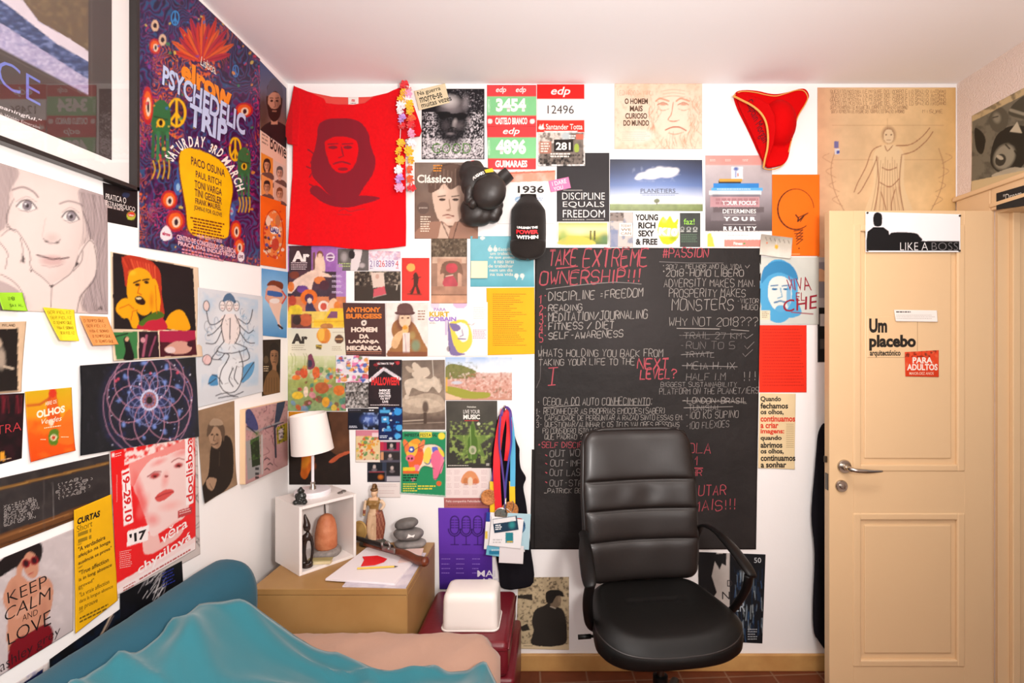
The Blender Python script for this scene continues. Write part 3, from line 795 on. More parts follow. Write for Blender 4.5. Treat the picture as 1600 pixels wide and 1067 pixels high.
# sky poster
s = B([(953, 249), (1097, 250), (1098, 330), (953, 329)], '#8fa3c9', seed=15)
s.vgrad([(249, '#3a4258'), (270, '#4a5f92'), (290, '#6d8ac4'), (312, '#dfe6f2'), (318, '#f4f2ee'), (319.5, '#8fa06a'), (330, '#7d8a4e')])
s.ell(953, 249, 60, 60, '#2c3040', .6, 0, .9); s.ell(1097, 249, 60, 60, '#2c3040', .6, 0, .9); s.noise(6, .25, None, 5, (953, 320, 1098, 331))
for x, y, rx, ry in ((1005, 274, 13, 6), (1018, 269, 12, 7), (1030, 267, 12, 8), (1043, 268, 13, 8), (1054, 267, 9, 6), (1022, 275, 20, 6), (998, 278, 8, 4), (1045, 273, 16, 6)): s.ell(x, y, rx, ry, '#ffffff', .9, -8, .5)
s.noise(6, .3, '#b9c4de', 4, (990, 262, 1062, 282), .5, .8)
s.ell(1026, 314, 5.5, 4, '#6d7448', 1, 0, .3); s.rect(1025.3, 316, 1026.7, 320, '#4a4632')
s.text('PLANETIERS', 1001, 295, 1055, 301.5, '#2c3246', .004); s.quadv(R(1000, 302.2, 1060, 302.8), '#3c4258'); s.lines(1003, 304.5, 1054, 306.5, 1, '#8d9abf', .6, 0)
s.build('poster', 'landscape poster of one white cloud over a green field', 'poster', 1, m=M_GLOSS)

# strip of three cards below
s = B(R(953, 332, 989, 386), '#cfc6c0', seed=16)
s.noise(9, .9, '#8f96a8', 2, None, .45, .6); s.rect(953, 333, 975, 346, '#9b8f88'); s.noise(3, .8, '#4f453f', 5, (954, 333, 972, 344), .5, .6); s.rect(954, 360, 966, 386, '#8d97b4', .8); s.rect(968, 349, 988, 369, '#f4ece2')
for t, y in (('TODAY', 351), ('WE', 357), ('CAN', 363)): s.text(t, 970, y, 986, y + 4, '#8d6f5c', .01)
s.build('photo_card', 'small pale photo card at the left of the strip under the sky poster', 'card', 2)
s = B(R(989, 331, 1062, 387), '#fbf8f3', seed=17)
for t, y, x0, x1 in (('YOUNG', 335, 992.5, 1028), ('RICH', 347.5, 997, 1024), ('SEXY', 360, 997, 1022), ('& FREE', 373, 993, 1027)): s.text(t, x0, y, x1, y + 10, '#2b2623', .03)
s.curve([(1029, 350), (1036, 339), (1041, 345), (1047, 338), (1053, 348), (1059, 343), (1058, 358), (1061, 368), (1050, 381), (1036, 381), (1028, 366)], '#cdd62a'); s.ell(1038, 345, 6, 5, '#e6ea6e', .8, 0, .6); s.ell(1052, 372, 8, 7, '#9fae1a', .6, 0, .7); s.rect(1029, 357, 1061, 370, '#e9ecc8', .5)
s.textq('K10', [(1026.5, 355), (1058, 357), (1059, 370), (1028, 368)], '#fffef8', .05, .2)
s.build('sticker', 'white card with bold black words and a lime green emblem', 'card', 3)
s = B(R(1060, 333, 1094, 386), '#4a4e4b', seed=18)
s.noise(10, .2, None, 2); s.text('faz!', 1068, 342, 1085, 351, '#a8e45c', .005)
for x in (1062.5, 1072.5, 1082.5): s.ring(x + 3.5, 357.5, 2.6, 2.4, 1, '#cfd2cc'); s.rect(x + .5, 361.5, x + 6.5, 363, '#cfd2cc')
s.lines(1064, 366, 1090, 380, 5, '#6f8a70', .4)
s.build('flyer', 'dark grey flyer with small green word right of the lime emblem', 'flyer', 2)

# motivational poster with books
s = B(R(1102, 243, 1206, 388), '#a29aa4', seed=19)
s.vgrad([(258, '#cfc6c8'), (300, '#b3aab0'), (345, '#6f6669'), (361, '#5a5254'), (362, '#fbf5f2')]); s.rect(1101, 242, 1207, 258, '#f6a79f')
s.lines(1109, 249, 1119, 253, 2, '#fbd6cf'); s.lines(1133, 249, 1142, 253, 2, '#fbd6cf'); s.lines(1160, 249, 1170, 253, 2, '#fbd6cf')
s.rect(1143, 260, 1161, 281, '#eef0f6'); s.ell(1150, 264, 5.5, 4, '#4a68b4', .9, 0, .6); s.rect(1148.5, 268, 1151, 278, '#6f8ac9', .7); s.ell(1153, 273, 1, 3, '#c96a4a')
for x0, y0, x1, y1, c in ((1123, 282, 1158, 289, '#3f3a38'), (1124, 279.5, 1160, 284, '#d8a84a'), (1115, 286, 1186, 294, '#3d8fd8'), (1112, 293, 1192, 299, '#66b6ea'), (1108, 298, 1190, 305, '#dfe6ea'), (1113, 304, 1188, 309, '#8d8690'), (1110, 308, 1187, 324, '#c99fa4'), (1114, 324, 1194, 332, '#74696c'), (1111, 332, 1188, 345, '#857c80')):
    s.rect(x0, y0, x1, y1, c)
s.lines(1120, 295, 1178, 297.5, 1, '#d8ecf8'); s.lines(1118, 310, 1184, 321, 2, '#b2848a', .7, 0); s.noise(20, .15, None, 4)
for t, y, x0, x1, b_ in (('YOUR FOCUS', 314, 1128, 1181, .02), ('DETERMINES', 327, 1129, 1181, .01), ('Y O U R', 339, 1130, 1181, .035), ('R E A L I T Y', 354, 1130, 1182, .035)): s.text(t, x0, y, x1, y + 6.5, '#fdfaf8', b_)
s.quadv(R(1130, 336, 1181, 336.6), '#d8d0d0'); s.quadv(R(1130, 350.5, 1181, 351), '#d8d0d0')
s.rect(1107, 363, 1132, 386, '#fbf6ec'); s.poly([(1105, 366), (1111, 364), (1117, 386), (1105, 386)], '#f3d65c'); s.rect(1134, 363, 1180, 374, '#fffdfb'); s.rect(1132, 375, 1195, 386, '#f0988c'); s.text('Fitness', 1146, 378, 1160, 383, '#fff6f2', .02); s.ell(1163, 380.5, 1.8, 1.8, '#5fae6a'); s.lines(1137, 367, 1176, 370, 1, '#d8d4d0', .5)
s.build('poster', 'grey poster of a book stack with white words about focus', 'poster', 1)

# orange sheet with a brushed circle
s = B(R(1206, 273, 1280, 400), '#ff7a0c', seed=20, cell=.0024)
s.noise(40, .06, None, 2)
for k in range(24):
    t0 = 55 + k * 12.5; s.ring(1243, 327, 28, 31.5, 1.1 + 1.4 * max(0, math.cos(math.radians((t0 - 150) * .8))), '#3a1a08', .9, t0, t0 + 13)
s.stroke([(1243, 336), (1247, 341), (1246, 346), (1255, 338)], 2.2, '#4a220c', 1); s.stroke([(1247, 340), (1262, 333), (1256, 337), (1250, 346)], 1.6, '#4a220c', .9)
for k in range(4): s.stroke([(1240 + k * 1.2, 361 + k * 4), (1254, 359 + k * 5), (1244, 367 + k * 5)], 1.5, '#5a2a0c', .9)
s.ell(1248, 388, 1, 1.4, '#4a220c'); s.stroke([(1236, 397), (1249, 397)], .8, '#ffd8a8', .8)
s.build('orange_print', 'bright orange sheet with a thin brushed circle', 'print', 2.2)
s = B(rotR(1211, 385.5, 49, 33, 7), '#c6bfb2', seed=21)
s.vgrad([(368, '#a79f94'), (385, '#cfc8ba'), (404, '#efe9df')]); s.noise(16, .2, None, 3)
for k in range(6): s.stroke([(1195 + k * 7, 371 + k), (1197 + k * 7, 376 + k)], .9, '#4a4642', .8)
s.ell(1212, 386, 3.4, 4.6, '#f0b43c', 1, 0, .4); s.stroke([(1212, 376), (1212, 383)], .7, '#e9e2d4'); s.ell(1197, 380, 1.2, 1.8, '#d87a5c')
s.build('photo_card', 'small tilted grey photo card overlapping the orange sheet', 'card', 4, curl=.012)

# blue portrait poster (plain stand-in face, kept lettering)
s = B(R(1187, 402, 1279, 507), '#d7dad2', seed=22)
s.noise(30, .08, None, 3); s.ell(1216, 455, 30, 50, '#5aaedb', 1)
s.curve([(1189, 470), (1188, 440), (1196, 416), (1216, 408), (1236, 414), (1246, 440), (1246, 468), (1252, 490), (1232, 497), (1196, 497), (1190, 488)], '#5aaedb')
s.curve([(1201, 444), (1208, 434), (1222, 432), (1234, 440), (1237, 462), (1232, 480), (1220, 488), (1207, 480), (1200, 464)], '#e3e8e2')
s.curve([(1190, 442), (1194, 418), (1216, 408), (1238, 416), (1247, 436), (1238, 434), (1218, 426), (1200, 432)], '#3f8fc0')
for x in (1210, 1228): s.ell(x, 452, 4.5, 1.8, '#2f74a4'); s.stroke([(x - 6, 447), (x + 5, 446)], 1.8, '#2f74a4')
s.stroke([(1219, 450), (1222, 464), (1215, 466)], 1.4, '#5aa0c8'); s.stroke([(1210, 473), (1219, 470.5), (1229, 473)], 2.6, '#2f74a4', .9, True); s.ell(1220, 483, 9, 6, '#5aaedb', .95); s.ell(1232, 462, 4, 22, '#5aaedb', .8, 0, .3)
s.textq('VIVA', [(1228, 437), (1262, 432), (1268, 454), (1230, 454)], '#a02a3c', -.005, .1); s.text('EL', 1243, 457, 1257, 470, '#a02a3c', -.005); s.textq('CHE', [(1222, 470), (1276, 460), (1277, 482), (1224, 488)], '#a02a3c', .005, .1)
s.stroke([(1236, 488), (1270, 491)], 1.6, '#a02a3c'); s.stroke([(1232, 432), (1240, 452)], 1.4, '#a02a3c')
s.rect(1188, 485, 1203, 500, '#e9dfc4'); s.lines(1190, 487, 1201, 498, 4, '#a89a80', .4)
s.build('poster', 'pale poster with a blue stencil face and dark red lettering', 'poster', 2)
# red sheet
s = B(R(1186, 508, 1260, 613), '#f4381c', seed=23)
s.noise(30, .08, None, 2); s.lines(1191, 514, 1256, 606, 19, '#d42c16', .28, .12)
s.build('red_paper', 'plain bright red sheet under the blue stencil face', 'sheet', 1)
# newspaper quote
s = B([(1187, 614), (1243, 615), (1241, 733), (1184, 731)], '#f0d9ad', seed=24)
s.noise(24, .08, None, 2)
for k, (t, w, c) in enumerate((('Quando', 32, 0), ('fechamos', 43, 0), ('os olhos,', 36, 0), ('continuamos', 54, 1), ('a criar', 28, 1), ('imagens:', 37, 1), ('quando', 33, 0), ('abrimos', 34, 0), ('os olhos,', 36, 0), ('continuamos', 54, 0), ('a sonhar', 40, 0))):
    y = 619 + k * 10.2; s.text(t, 1188, y, 1188 + w, y + 9.2, '#e0402c' if c else '#2c2622', .022)
for y in range(662, 700, 3): s.quadv(R(1228, y, 1240, y + 1), '#c4ae88')
s.build('newspaper_cutting', 'narrow newspaper cutting with a black and red quotation', 'cutting', 1, curl=.004)

# sepia anatomical study (plain stand-in) above the door
s = B(R(1277, 137, 1493, 440), '#e6c49a', seed=25)
s.hgrad([(1277, '#dfae8a'), (1320, '#e9c69c'), (1440, '#ecca98'), (1493, '#e0b87c')]); s.noise(50, .18, None, 2); s.noise(9, .07, None, 5)
for k in range(6): s.hand('quesito mostra le misure del corpo e lo spazio intorno', 1297 + (k % 2) * 1.5, 141 + k * 6.2, (1478 if k < 5 else 1473) - (k > 3) * 60, 146 + k * 6.2, '#a07a5c', .5, 1.1)
s.hand('misure', 1441, 172, 1474, 177, '#a07a5c', .5, 1.1)
for sx in (-1, 1):
    s.stroke([(1386 + sx * 62, 340), (1386 + sx * 82, 300), (1386 + sx * 88, 262), (1386 + sx * 80, 232)], 1.2, '#a9795a', .7, True)
    for k in range(4): s.stroke([(1386 + sx * (70 + 5 * k), 322 - k * 22), (1386 + sx * (86 + 5 * k), 312 - k * 22), (1386 + sx * (76 + 5 * k), 306 - k * 22)], 1, '#b98a66', .7, True)
for y in (196, 250, 330): s.stroke([(1300, y), (1474, y)], .8, '#b98a66', .6)
s.stroke([(1386, 185), (1386, 440)], .7, '#b98a66', .5)
# a plain draped figure study with one hand raised
s.ell(1388, 211, 13, 16, '#8a5f46', .85, 0, .5); s.ell(1388, 213, 8, 11, '#ecd0a8'); s.ell(1384, 211, 1.4, 1, '#6a4634'); s.ell(1392, 211, 1.4, 1, '#6a4634'); s.stroke([(1385, 219), (1391, 219)], 1, '#8a5840')
s.curve([(1376, 228), (1400, 228), (1412, 244), (1412, 290), (1424, 345), (1352, 345), (1364, 290), (1364, 244)], '#efd3a8', .8)
for k in range(9): s.stroke([(1372 + k * 3.6, 246 + (k % 3) * 5), (1368 + k * 4.4, 290), (1358 + k * 7, 344)], 1, '#a9795a', .6, True)
for P in ([(1376, 228), (1362, 236), (1352, 262), (1340, 285), (1334, 300)], [(1370, 246), (1360, 270), (1346, 296), (1340, 303)], [(1400, 228), (1422, 226), (1440, 214), (1452, 200)], [(1408, 242), (1428, 236), (1447, 220), (1457, 206)], [(1369, 244), (1372, 290), (1362, 345)], [(1408, 244), (1405, 290), (1414, 345)], [(1378, 262), (1388, 266), (1400, 262)], [(1376, 300), (1384, 330), (1380, 345)], [(1398, 296), (1392, 322), (1396, 345)], [(1382, 228), (1386, 236), (1394, 228)], [(1374, 285), (1390, 292), (1404, 280)]):
    s.stroke(P, 1.5, '#a06a4c', .85, True)
for k in range(14): s.stroke([(1372 + k * 2.6, 292), (1368 + k * 3.1, 344)], .8, '#b98560', .5)
s.rect(1303, 221, 1310, 232, '#5a62a8', .85); s.rect(1304, 233, 1312, 241, '#d9dbe6', .9); s.rect(1307, 236, 1312, 240, '#5a62a8')
s.build('poster', 'large sepia figure study poster above the open door', 'poster', 1)

# the chalkboard sheets
s = B([(836, 387), (1189, 388), (1181, 858), (834, 858)], '#2e2a29', seed=26, cell=.006)
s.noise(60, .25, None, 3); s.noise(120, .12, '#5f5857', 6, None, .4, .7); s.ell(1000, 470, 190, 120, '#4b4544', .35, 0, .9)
CR = '#b8545e'; CW = '#a59e98'
H = s.hand
for (t, x0, y0, x1, y1, w, sl_) in (('TAKE', 857, 391, 903, 414, 1.9, .0), ('EXTREME', 911, 391, 1014, 417, 1.9, -.02), ('OWNERSHIP!!!', 843, 425, 1003, 445, 1.9, -.03)):
    for _ in range(2): H(t, x0, y0, x1, y1, CR, w * .8, .35, .12, sl_)
s.ribbon([(869, 420), (903, 416)], 1.4, CR); s.ribbon([(869, 419), (896, 417)], 1, CR)
H('#PASSION', 1035, 389, 1108, 403, CR, 1.5, .3, .1, -.02)
s.ribbon([(853, 452), (900, 446), (960, 441), (1002, 444)], 1.3, '#8d8683')
for k, (t, x1, y0, y1, sl_) in enumerate((('DISCIPLINE =FREEDOM', 1006, 457, 470, -.045), ('READING', 911, 476, 486, -.01), ('MEDITATION/JOURNALING', 1013, 489, 502, -.03), ('FITNESS / DIET', 961, 504, 515, -.02), ('SELF-AWARENESS', 975, 519, 530, -.03))):
    H(t, 857, y0, x1, y1, CW, 1.3, .3, .06, sl_); H(str(k + 1), 843, y0 + 2, 850, y1 + 4, CR, 1.4); s.ribbon([(851, y0 + 5), (853, y0 + 5)], 1.6, CR)
H('WHATS HOLDING YOU BACK FROM', 841, 546, 1037, 557, CW, 1.0, .3, .05, .0); H('TAKING YOUR LIFE TO THE', 842, 561, 993, 571, CW, 1.0, .3, .05, -.01)
for _ in range(2): H('NEXT', 996, 560, 1046, 576, CR, 1.4, .35, .1, .0); H('LEVEL?', 1000, 577, 1058, 592, CR, 1.5, .35, .1, -.02)
s.ribbon([(857, 575), (872, 574)], 1.7, CR); s.ribbon([(865, 575), (862, 601)], 1.7, CR); s.ribbon([(856, 602), (868, 601)], 1.7, CR)
for (t, x0, y0, x1, y1, w, c, sl_) in (
    ('2017 - MELHOR ANO DA VIDA', 1040, 413, 1160, 420, .8, CW, .0), ('2018-HOMO LIBERO', 1040, 421, 1163, 432, 1.25, CW, .0), ('ADVERSITY MAKES MAN.', 1037, 436, 1181, 448, 1.1, CW, .0),
    ('PROSPERITY MAKES', 1045, 452, 1166, 464, 1.1, CW, .0), ('MONSTERS', 1050, 467, 1148, 485, 1.4, CW, -.01), ('-VICTOR', 1151, 467, 1186, 474, .8, CW, .0), ('HUGO', 1159, 476, 1185, 484, .9, CW, .0),
    ('WHY NOT 2018???', 1045, 496, 1186, 509, 1.1, CW, .0), ('-TRAIL 27 KM', 1059, 519, 1160, 529, .9, '#8f8985', .0), ('-RUN TO 5', 1061, 534, 1150, 545, .9, '#827c79', .0), ('-TRYATL', 1062, 549, 1118, 558, 1.0, '#8f8985', .0),
    ('-MEIA H. IX', 1063, 566, 1150, 577, 1.0, '#9b9591', .0), ('HALF I.M', 1072, 583, 1135, 594, 1.0, '#8f8985', .0), ('!!!', 1160, 580, 1185, 594, 1.1, '#9b9591', .0),
    ('BIGGEST SUSTAINABILITY', 1032, 597, 1152, 604, .8, '#9b9591', .0), ('PLATFORM ON THE PLANET/IERS', 1030, 607, 1186, 616, .8, '#9b9591', -.01), ('-LONDON-BRASIL', 1066, 621, 1168, 630, 1.1, CW, .0),
    ('-TUNISIAL', 1068, 633, 1128, 641, .9, '#9b9591', .0), ('-100 KG SUPINO', 1070, 643, 1155, 654, .9, CW, -.02), ('-100 FLEXOES', 1071, 660, 1140, 670, .8, '#9b9591', -.05),
    ('CEBOLA DO AUTO CONHECIMENTO:', 849, 622, 1020, 633, 1.0, CW, -.005), ('1- RECONHECER AS PROPRIAS EMOCOES(SABER)', 838, 638, 1041, 647, .9, CW, -.005), ('2- CAPACIDADE DE PERGUNTAR A RAZAO SINTO ESSAS EM.', 838, 649, 1068, 657, .85, CW, -.005),
    ('3- QUESTIONAR/ALINHAR C OS TEUS VALORES PESSOAIS', 838, 659, 1062, 667, .85, CW, .0), ('PQ CONSIDERO ISTO 1 SUCESSO/FRACASSO? COMPARADO C', 848, 669, 1061, 677, .8, CW, .0), ('QUE PADRAO ?', 851, 678, 911, 686, .9, CW, -.0),
    ('*SELF DISCIPLINE', 840, 690, 935, 699, 1.2, CR, .0), ('OUT WORK', 859, 703, 925, 713, 1.0, '#9b9591', -.01), ('OUT-IMPROVE', 860, 718, 940, 728, 1.0, '#9b9591', .0), ('OUT LAST', 859, 733, 915, 743, 1.0, '#9b9591', .0),
    ('OUT-STRATEGIZE', 859, 750, 960, 759, 1.0, '#9b9591', .0), ('_PATRICK BET', 850, 763, 916, 770, 1.0, CW, .0),
    ('GOLA', 1062, 691, 1113, 708, 1.3, CR, .0), ('1', 1086, 714, 1094, 727, 1.4, CR, .0), ('HR', 1080, 733, 1098, 743, 1.4, CR, .0), ('LUTAR', 1080, 759, 1136, 775, 1.6, CR, -.05), ('MAIS!!!', 1082, 783, 1152, 799, 1.5, CR, -.06)):
    H(t, x0, y0, x1, y1, c, w * .8, .3, .06, sl_)
for P, w, c in (([(1057, 513), (1124, 514)], 1.3, CW), ([(1142, 515), (1170, 517)], 1.2, CW), ([(849, 637), (900, 633), (1015, 633)], .9, CW), ([(1066, 524), (1165, 521)], .7, '#8f8985'), ([(1065, 554), (1115, 551)], .9, '#9b9591'), ([(1066, 571), (1152, 573)], 1.0, '#9b9591'),
                ([(1068, 637), (1145, 635)], .9, CW), ([(1066, 626), (1165, 628)], .8, CW), ([(1083, 731), (1098, 731)], 1.4, CR), ([(838, 606), (844, 592), (846, 540)], .7, '#7d7774'), ([(1164, 415), (1167, 419), (1171, 414)], 1, CW), ([(1162, 525), (1166, 529), (1176, 522)], 1, '#8f8985'),
                ([(1163, 540), (1167, 545), (1178, 534)], 1, '#827c79'), ([(1160, 552), (1164, 557), (1176, 546)], 1, '#827c79'), ([(1036, 424), (1038, 424)], 2.2, CW), ([(1036, 415), (1037, 415)], 1.4, CW), ([(1030, 409), (1075, 411), (1130, 411)], .8, '#8d8683'), ([(841, 628), (842, 628)], 1.8, CW)):
    s.ribbon(P, w, c)
for y in (711, 724, 738, 753): s.ribbon([(852, y - 1), (855, y + 1)], 1.6, CR)
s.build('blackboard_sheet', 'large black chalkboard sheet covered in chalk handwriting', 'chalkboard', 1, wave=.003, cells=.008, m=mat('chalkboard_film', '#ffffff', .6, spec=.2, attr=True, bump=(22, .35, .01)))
s = B([(831, 702), (905, 703), (903, 858), (828, 858)], '#2e2a29', seed=27, cell=.006); s.noise(60, .25, None, 3)
s.build('blackboard_offcut', 'narrow black offcut patching the lower left of the chalkboard', 'chalkboard', 0.5, wave=.002)

# posters low behind the chair
s = B([(1090, 862), (1196, 866), (1191, 1005), (1092, 1000)], '#17191f', seed=28)
s.rect(1088, 860, 1140, 1006, '#c9c2bc'); s.noise(20, .2, None, 2); s.poly([(1090, 862), (1120, 862), (1112, 900), (1120, 925), (1104, 950), (1092, 940)], '#1b1a1c'); s.poly([(1112, 866), (1135, 864), (1134, 884), (1128, 880), (1124, 890), (1118, 878)], '#1b1a1c')
for k in range(90):
    x = s.rng.uniform(1146, 1192); y = s.rng.uniform(885, 985); s.stroke([(x, y), (x + s.rng.uniform(-2, 2), y + s.rng.uniform(8, 24))], s.rng.uniform(.6, 1.6), s.rng.choice(['#3d5f86', '#7f93a4', '#27405e', '#a9b4b8', '#16304a']), .8, True)
s.ell(1160, 880, 22, 16, '#15161a', .9, 0, .4)
for t, x0, y0, x1, y1, c in (('D', 1136, 906, 1144, 916, '#3a3636'), ('N', 1128, 924, 1140, 936, '#3a3636'), ('ER', 1148, 940, 1164, 955, '#b9c4cc'), ('50', 1178, 871, 1189, 879, '#d8dcde')): s.text(t, x0, y0, x1, y1, c)
s.lines(1168, 982, 1184, 1001, 5, '#b0b6ba', .4)
s.build('poster', 'black, white and deep blue poster low behind the chair arm', 'poster', 1)
s = B([(810, 902), (889, 901), (889, 1015), (806, 1013)], '#d3c09c', seed=29)
s.noise(3.2, .85, '#5f5342', 2, (806, 900, 890, 1006), .50, .66); s.noise(7, .3, '#8f7f66', 5, (806, 900, 890, 1006), .45, .7); s.rect(806, 1006, 890, 1016, '#e6d3ae')
s.poly([(806, 930), (832, 928), (832, 938), (822, 936), (806, 934)], '#3a342c'); s.poly([(812, 980), (824, 974), (828, 984), (816, 986)], '#3a342c')
s.curve([(832, 1007), (834, 985), (831, 972), (836, 953), (850, 946), (858, 942), (872, 948), (882, 957), (886, 985), (880, 1007)], '#37322d')
s.poly([(832, 1000), (882, 1000), (880, 1007), (832, 1007)], '#37322d'); s.ell(867, 937, 9.5, 12, '#8c7a64', 1, -8); s.curve([(854, 940), (853, 926), (864, 921), (878, 924), (880, 932), (870, 931), (862, 942)], '#2c2824'); s.ell(874, 936, 3, 7, '#a48f76', .9, 0, .6)
s.stroke([(860, 947), (868, 950)], 1.6, '#d8cbb4'); s.lines(818, 1008, 835, 1010, 1, '#8f8068')
s.build('newspaper_page', 'newspaper photograph of a dark suited man seen from behind', 'newspaper page', 1)
# ------------------------------------------------------------------ papers on the left half of the back wall
# lilac magazine cover
s = B(R(449, 384, 541, 513), '#b17fc0', seed=40)
s.rect(448, 383, 453, 425, '#b884c0'); s.rect(452, 384, 487, 425, '#4a3c44'); s.rect(487, 384, 527, 425, '#a873bc'); s.rect(526, 384, 542, 463, '#b489c6')
s.text('Ar', 457, 392, 484, 409, '#fdf6f2', .035); s.lines(455, 410, 484, 423, 4, '#e0d2d6', .4)
s.curve([(491, 424), (494, 400), (500, 394), (506, 402), (508, 424)], '#f0d3bd'); s.ell(500, 398, 5, 6, '#8a5a3c'); s.ell(500, 400, 3.5, 4.5, '#efd0b8'); s.rect(489, 394, 492, 424, '#7d5a50')
s.ring(516.5, 402, 6, 6, 1.6, '#f6ecf2'); s.ell(516.5, 402, 4, 4, '#8a6a88'); s.quadv(R(511, 401, 522, 403), '#f0e4ec')
s.rect(448, 424, 526, 463, '#4c3c48'); s.ell(478, 440, 40, 20, '#5a3f4a', 1, 0, .3)
s.curve([(448, 455), (458, 440), (470, 432), (484, 424), (494, 422), (512, 428), (518, 433), (500, 433), (490, 440), (486, 456), (474, 462), (468, 446), (456, 458)], '#f4d6c2'); s.ell(460, 430, 8, 6, '#8a4630'); s.ell(500, 438, 9, 6, '#e48a4c'); s.ell(507, 446, 8, 8, '#5a3440'); s.ell(455, 448, 5, 8, '#e9823a'); s.ell(473, 452, 9, 6, '#7d4f98')
s.rect(448, 463, 541, 486, '#d98a5c'); s.ell(483, 465, 13, 13, '#ea7a2c'); s.ell(483, 466, 7, 7, '#5a3a5c'); s.curve([(478, 495), (480, 470), (485, 466), (490, 478), (498, 496)], '#4a4060'); s.ell(484, 470, 3.5, 4.5, '#f0d8c4')
s.ell(506, 479, 9, 9, '#f6e6d8'); s.ell(506, 479, 5, 6, '#d8604c'); s.ell(520, 465, 6, 8, '#5a3a48'); s.curve([(512, 486), (516, 470), (524, 466), (530, 478), (532, 486)], '#f3c9a4'); s.ell(527, 478, 5, 7, '#e8893e')
s.rect(448, 486, 541, 513, '#f3d067'); s.ell(462, 485, 11, 9, '#f0d03c'); s.rect(455, 491, 487, 513, '#7a4a40'); s.ell(478, 500, 10, 10, '#d06a40'); s.ell(464, 500, 7, 8, '#4a3630'); s.poly([(490, 500), (506, 500), (516, 482), (538, 482), (541, 500), (541, 510), (490, 510)], '#f5c93c'); s.poly([(511, 497), (518, 486), (528, 486), (528, 497)], '#8b5a78'); s.stroke([(487, 503), (541, 502)], 1.5, '#e3a82c'); s.ell(511, 510, 10, 5, '#c88a50'); s.ell(457, 470, 6, 8, '#c4513c'); s.noise(6, .22, None, 3)
for y in (430, 438, 446, 455): s.lines(519, y, 537, y + 4, 2, '#e8d8ee', .5)
s.build('magazine_cover', 'lilac and yellow illustrated magazine cover under the red shirt', 'magazine cover', 1, m=M_GLOSS)
# second cover, collage garden (plain stand-in)
s = B([(450, 512), (541, 512), (541, 642), (450, 642)], '#e9e2cc', seed=41)
s.text('Ar', 456, 521, 481, 537, '#4a4038', .04); s.lines(456, 539, 479, 549, 3, '#bdb09a', .35)
s.ell(506, 524, 11, 12.5, '#f0a63c'); s.ell(502, 522, 5, 11, '#f6c455', .9); s.ell(511, 525, 4, 11, '#e08a44', .8); s.poly([(500, 533), (512, 533), (508, 537), (504, 537)], '#d8843a'); s.poly([(493, 538), (503, 539), (502, 546), (494, 545)], '#7d6a3a'); s.stroke([(494, 540), (503, 542)], 1.4, '#e8c84c')
s.ell(530, 530, 7, 7, '#6d4f3c'); s.quadv(R(524.5, 528.5, 535.5, 531), '#c89868'); s.stroke([(520, 519), (541, 519)], .7, '#b8a88c'); s.lines(519, 541, 537, 549, 3, '#c3b59a', .4)
s.vgrad([(556, '#dfe0b4'), (575, '#b9c488'), (600, '#a0a860'), (642, '#8fa878')], 449, 542, 556, 643); s.noise(7, .5, '#eae3cc', 2, (449, 548, 542, 590), .45, .65)
s.specks(70, (452, 572, 541, 641), ['#d8603c', '#e8a23c', '#c94f50', '#6a9a5c', '#4f8a78', '#e9c24c', '#8a5a44', '#7d9ab8', '#d98a9a'], 1.6, 5.5, .85)
s.curve([(479, 572), (482, 556), (486, 553), (490, 560), (492, 572), (484, 578)], '#8a4a60'); s.ell(484, 568, 4, 6, '#4a4658'); s.ell(475, 583, 6, 8, '#d8603c'); s.ell(494, 582, 6, 9, '#e0703c'); s.ell(463, 590, 7, 4, '#e8853c'); s.ell(465, 618, 9, 6, '#e9c23c'); s.ell(478, 612, 4, 8, '#f0d8c0'); s.ell(503, 606, 11, 9, '#b9663c'); s.ell(530, 610, 9, 8, '#e08038'); s.ell(509, 628, 6, 8, '#e4a63a')
for x in (456, 461, 476, 480): s.stroke([(x, 578), (x + 1, 558), (x - 2, 552)], 1, '#a8b06a', .8)
s.noise(4, .3, None, 7, (449, 575, 542, 643))
s.build('magazine_cover', 'cream magazine cover with orange balloon above a crowded garden scene', 'magazine cover', 1, m=M_GLOSS)
# grey photo
s = B(R(528, 389, 576, 423), '#6d6866', seed=42); s.noise(9, .4, None, 3); s.curve([(548, 423), (550, 400), (556, 388), (566, 388), (564, 405), (558, 423)], '#e8dede'); s.ell(550, 398, 5, 7, '#3a3436'); s.ell(538, 402, 7, 10, '#cfc6c6', .6, 0, .6); s.ell(566, 415, 6, 5, '#d8cccc', .7, 0, .5)
s.lines(530, 411, 552, 419, 2, '#b8c48a', .5)
s.build('photo_print', 'small grey photo print hanging just under the shirt hem', 'print', 1)
# numbers bib
s = B([(576, 391), (626, 393), (626, 424), (576, 422)], '#f4eaf2', seed=43)
s.noise(4, .6, '#e2a9b4', 2, (576, 391, 626, 404), .45, .6); s.noise(3, .6, '#b99ac4', 6, (576, 391, 626, 404), .5, .65)
for t, x, c in (('218', 578, '#8a78a8'), ('26', 592, '#d85a5c'), ('389', 602, '#8a6ab0'), ('4', 618, '#d85a5c')): s.text(t, x, 407, x + len(t) * 4.7, 417, c, .0)
s.lines(578, 418.5, 583, 421, 1, '#a99ab0'); s.lines(619, 418, 624, 421, 1, '#e0909a')
s.build('race_bib', 'pale lilac and pink bib of numbers under the shirt hem', 'race bib', 1)
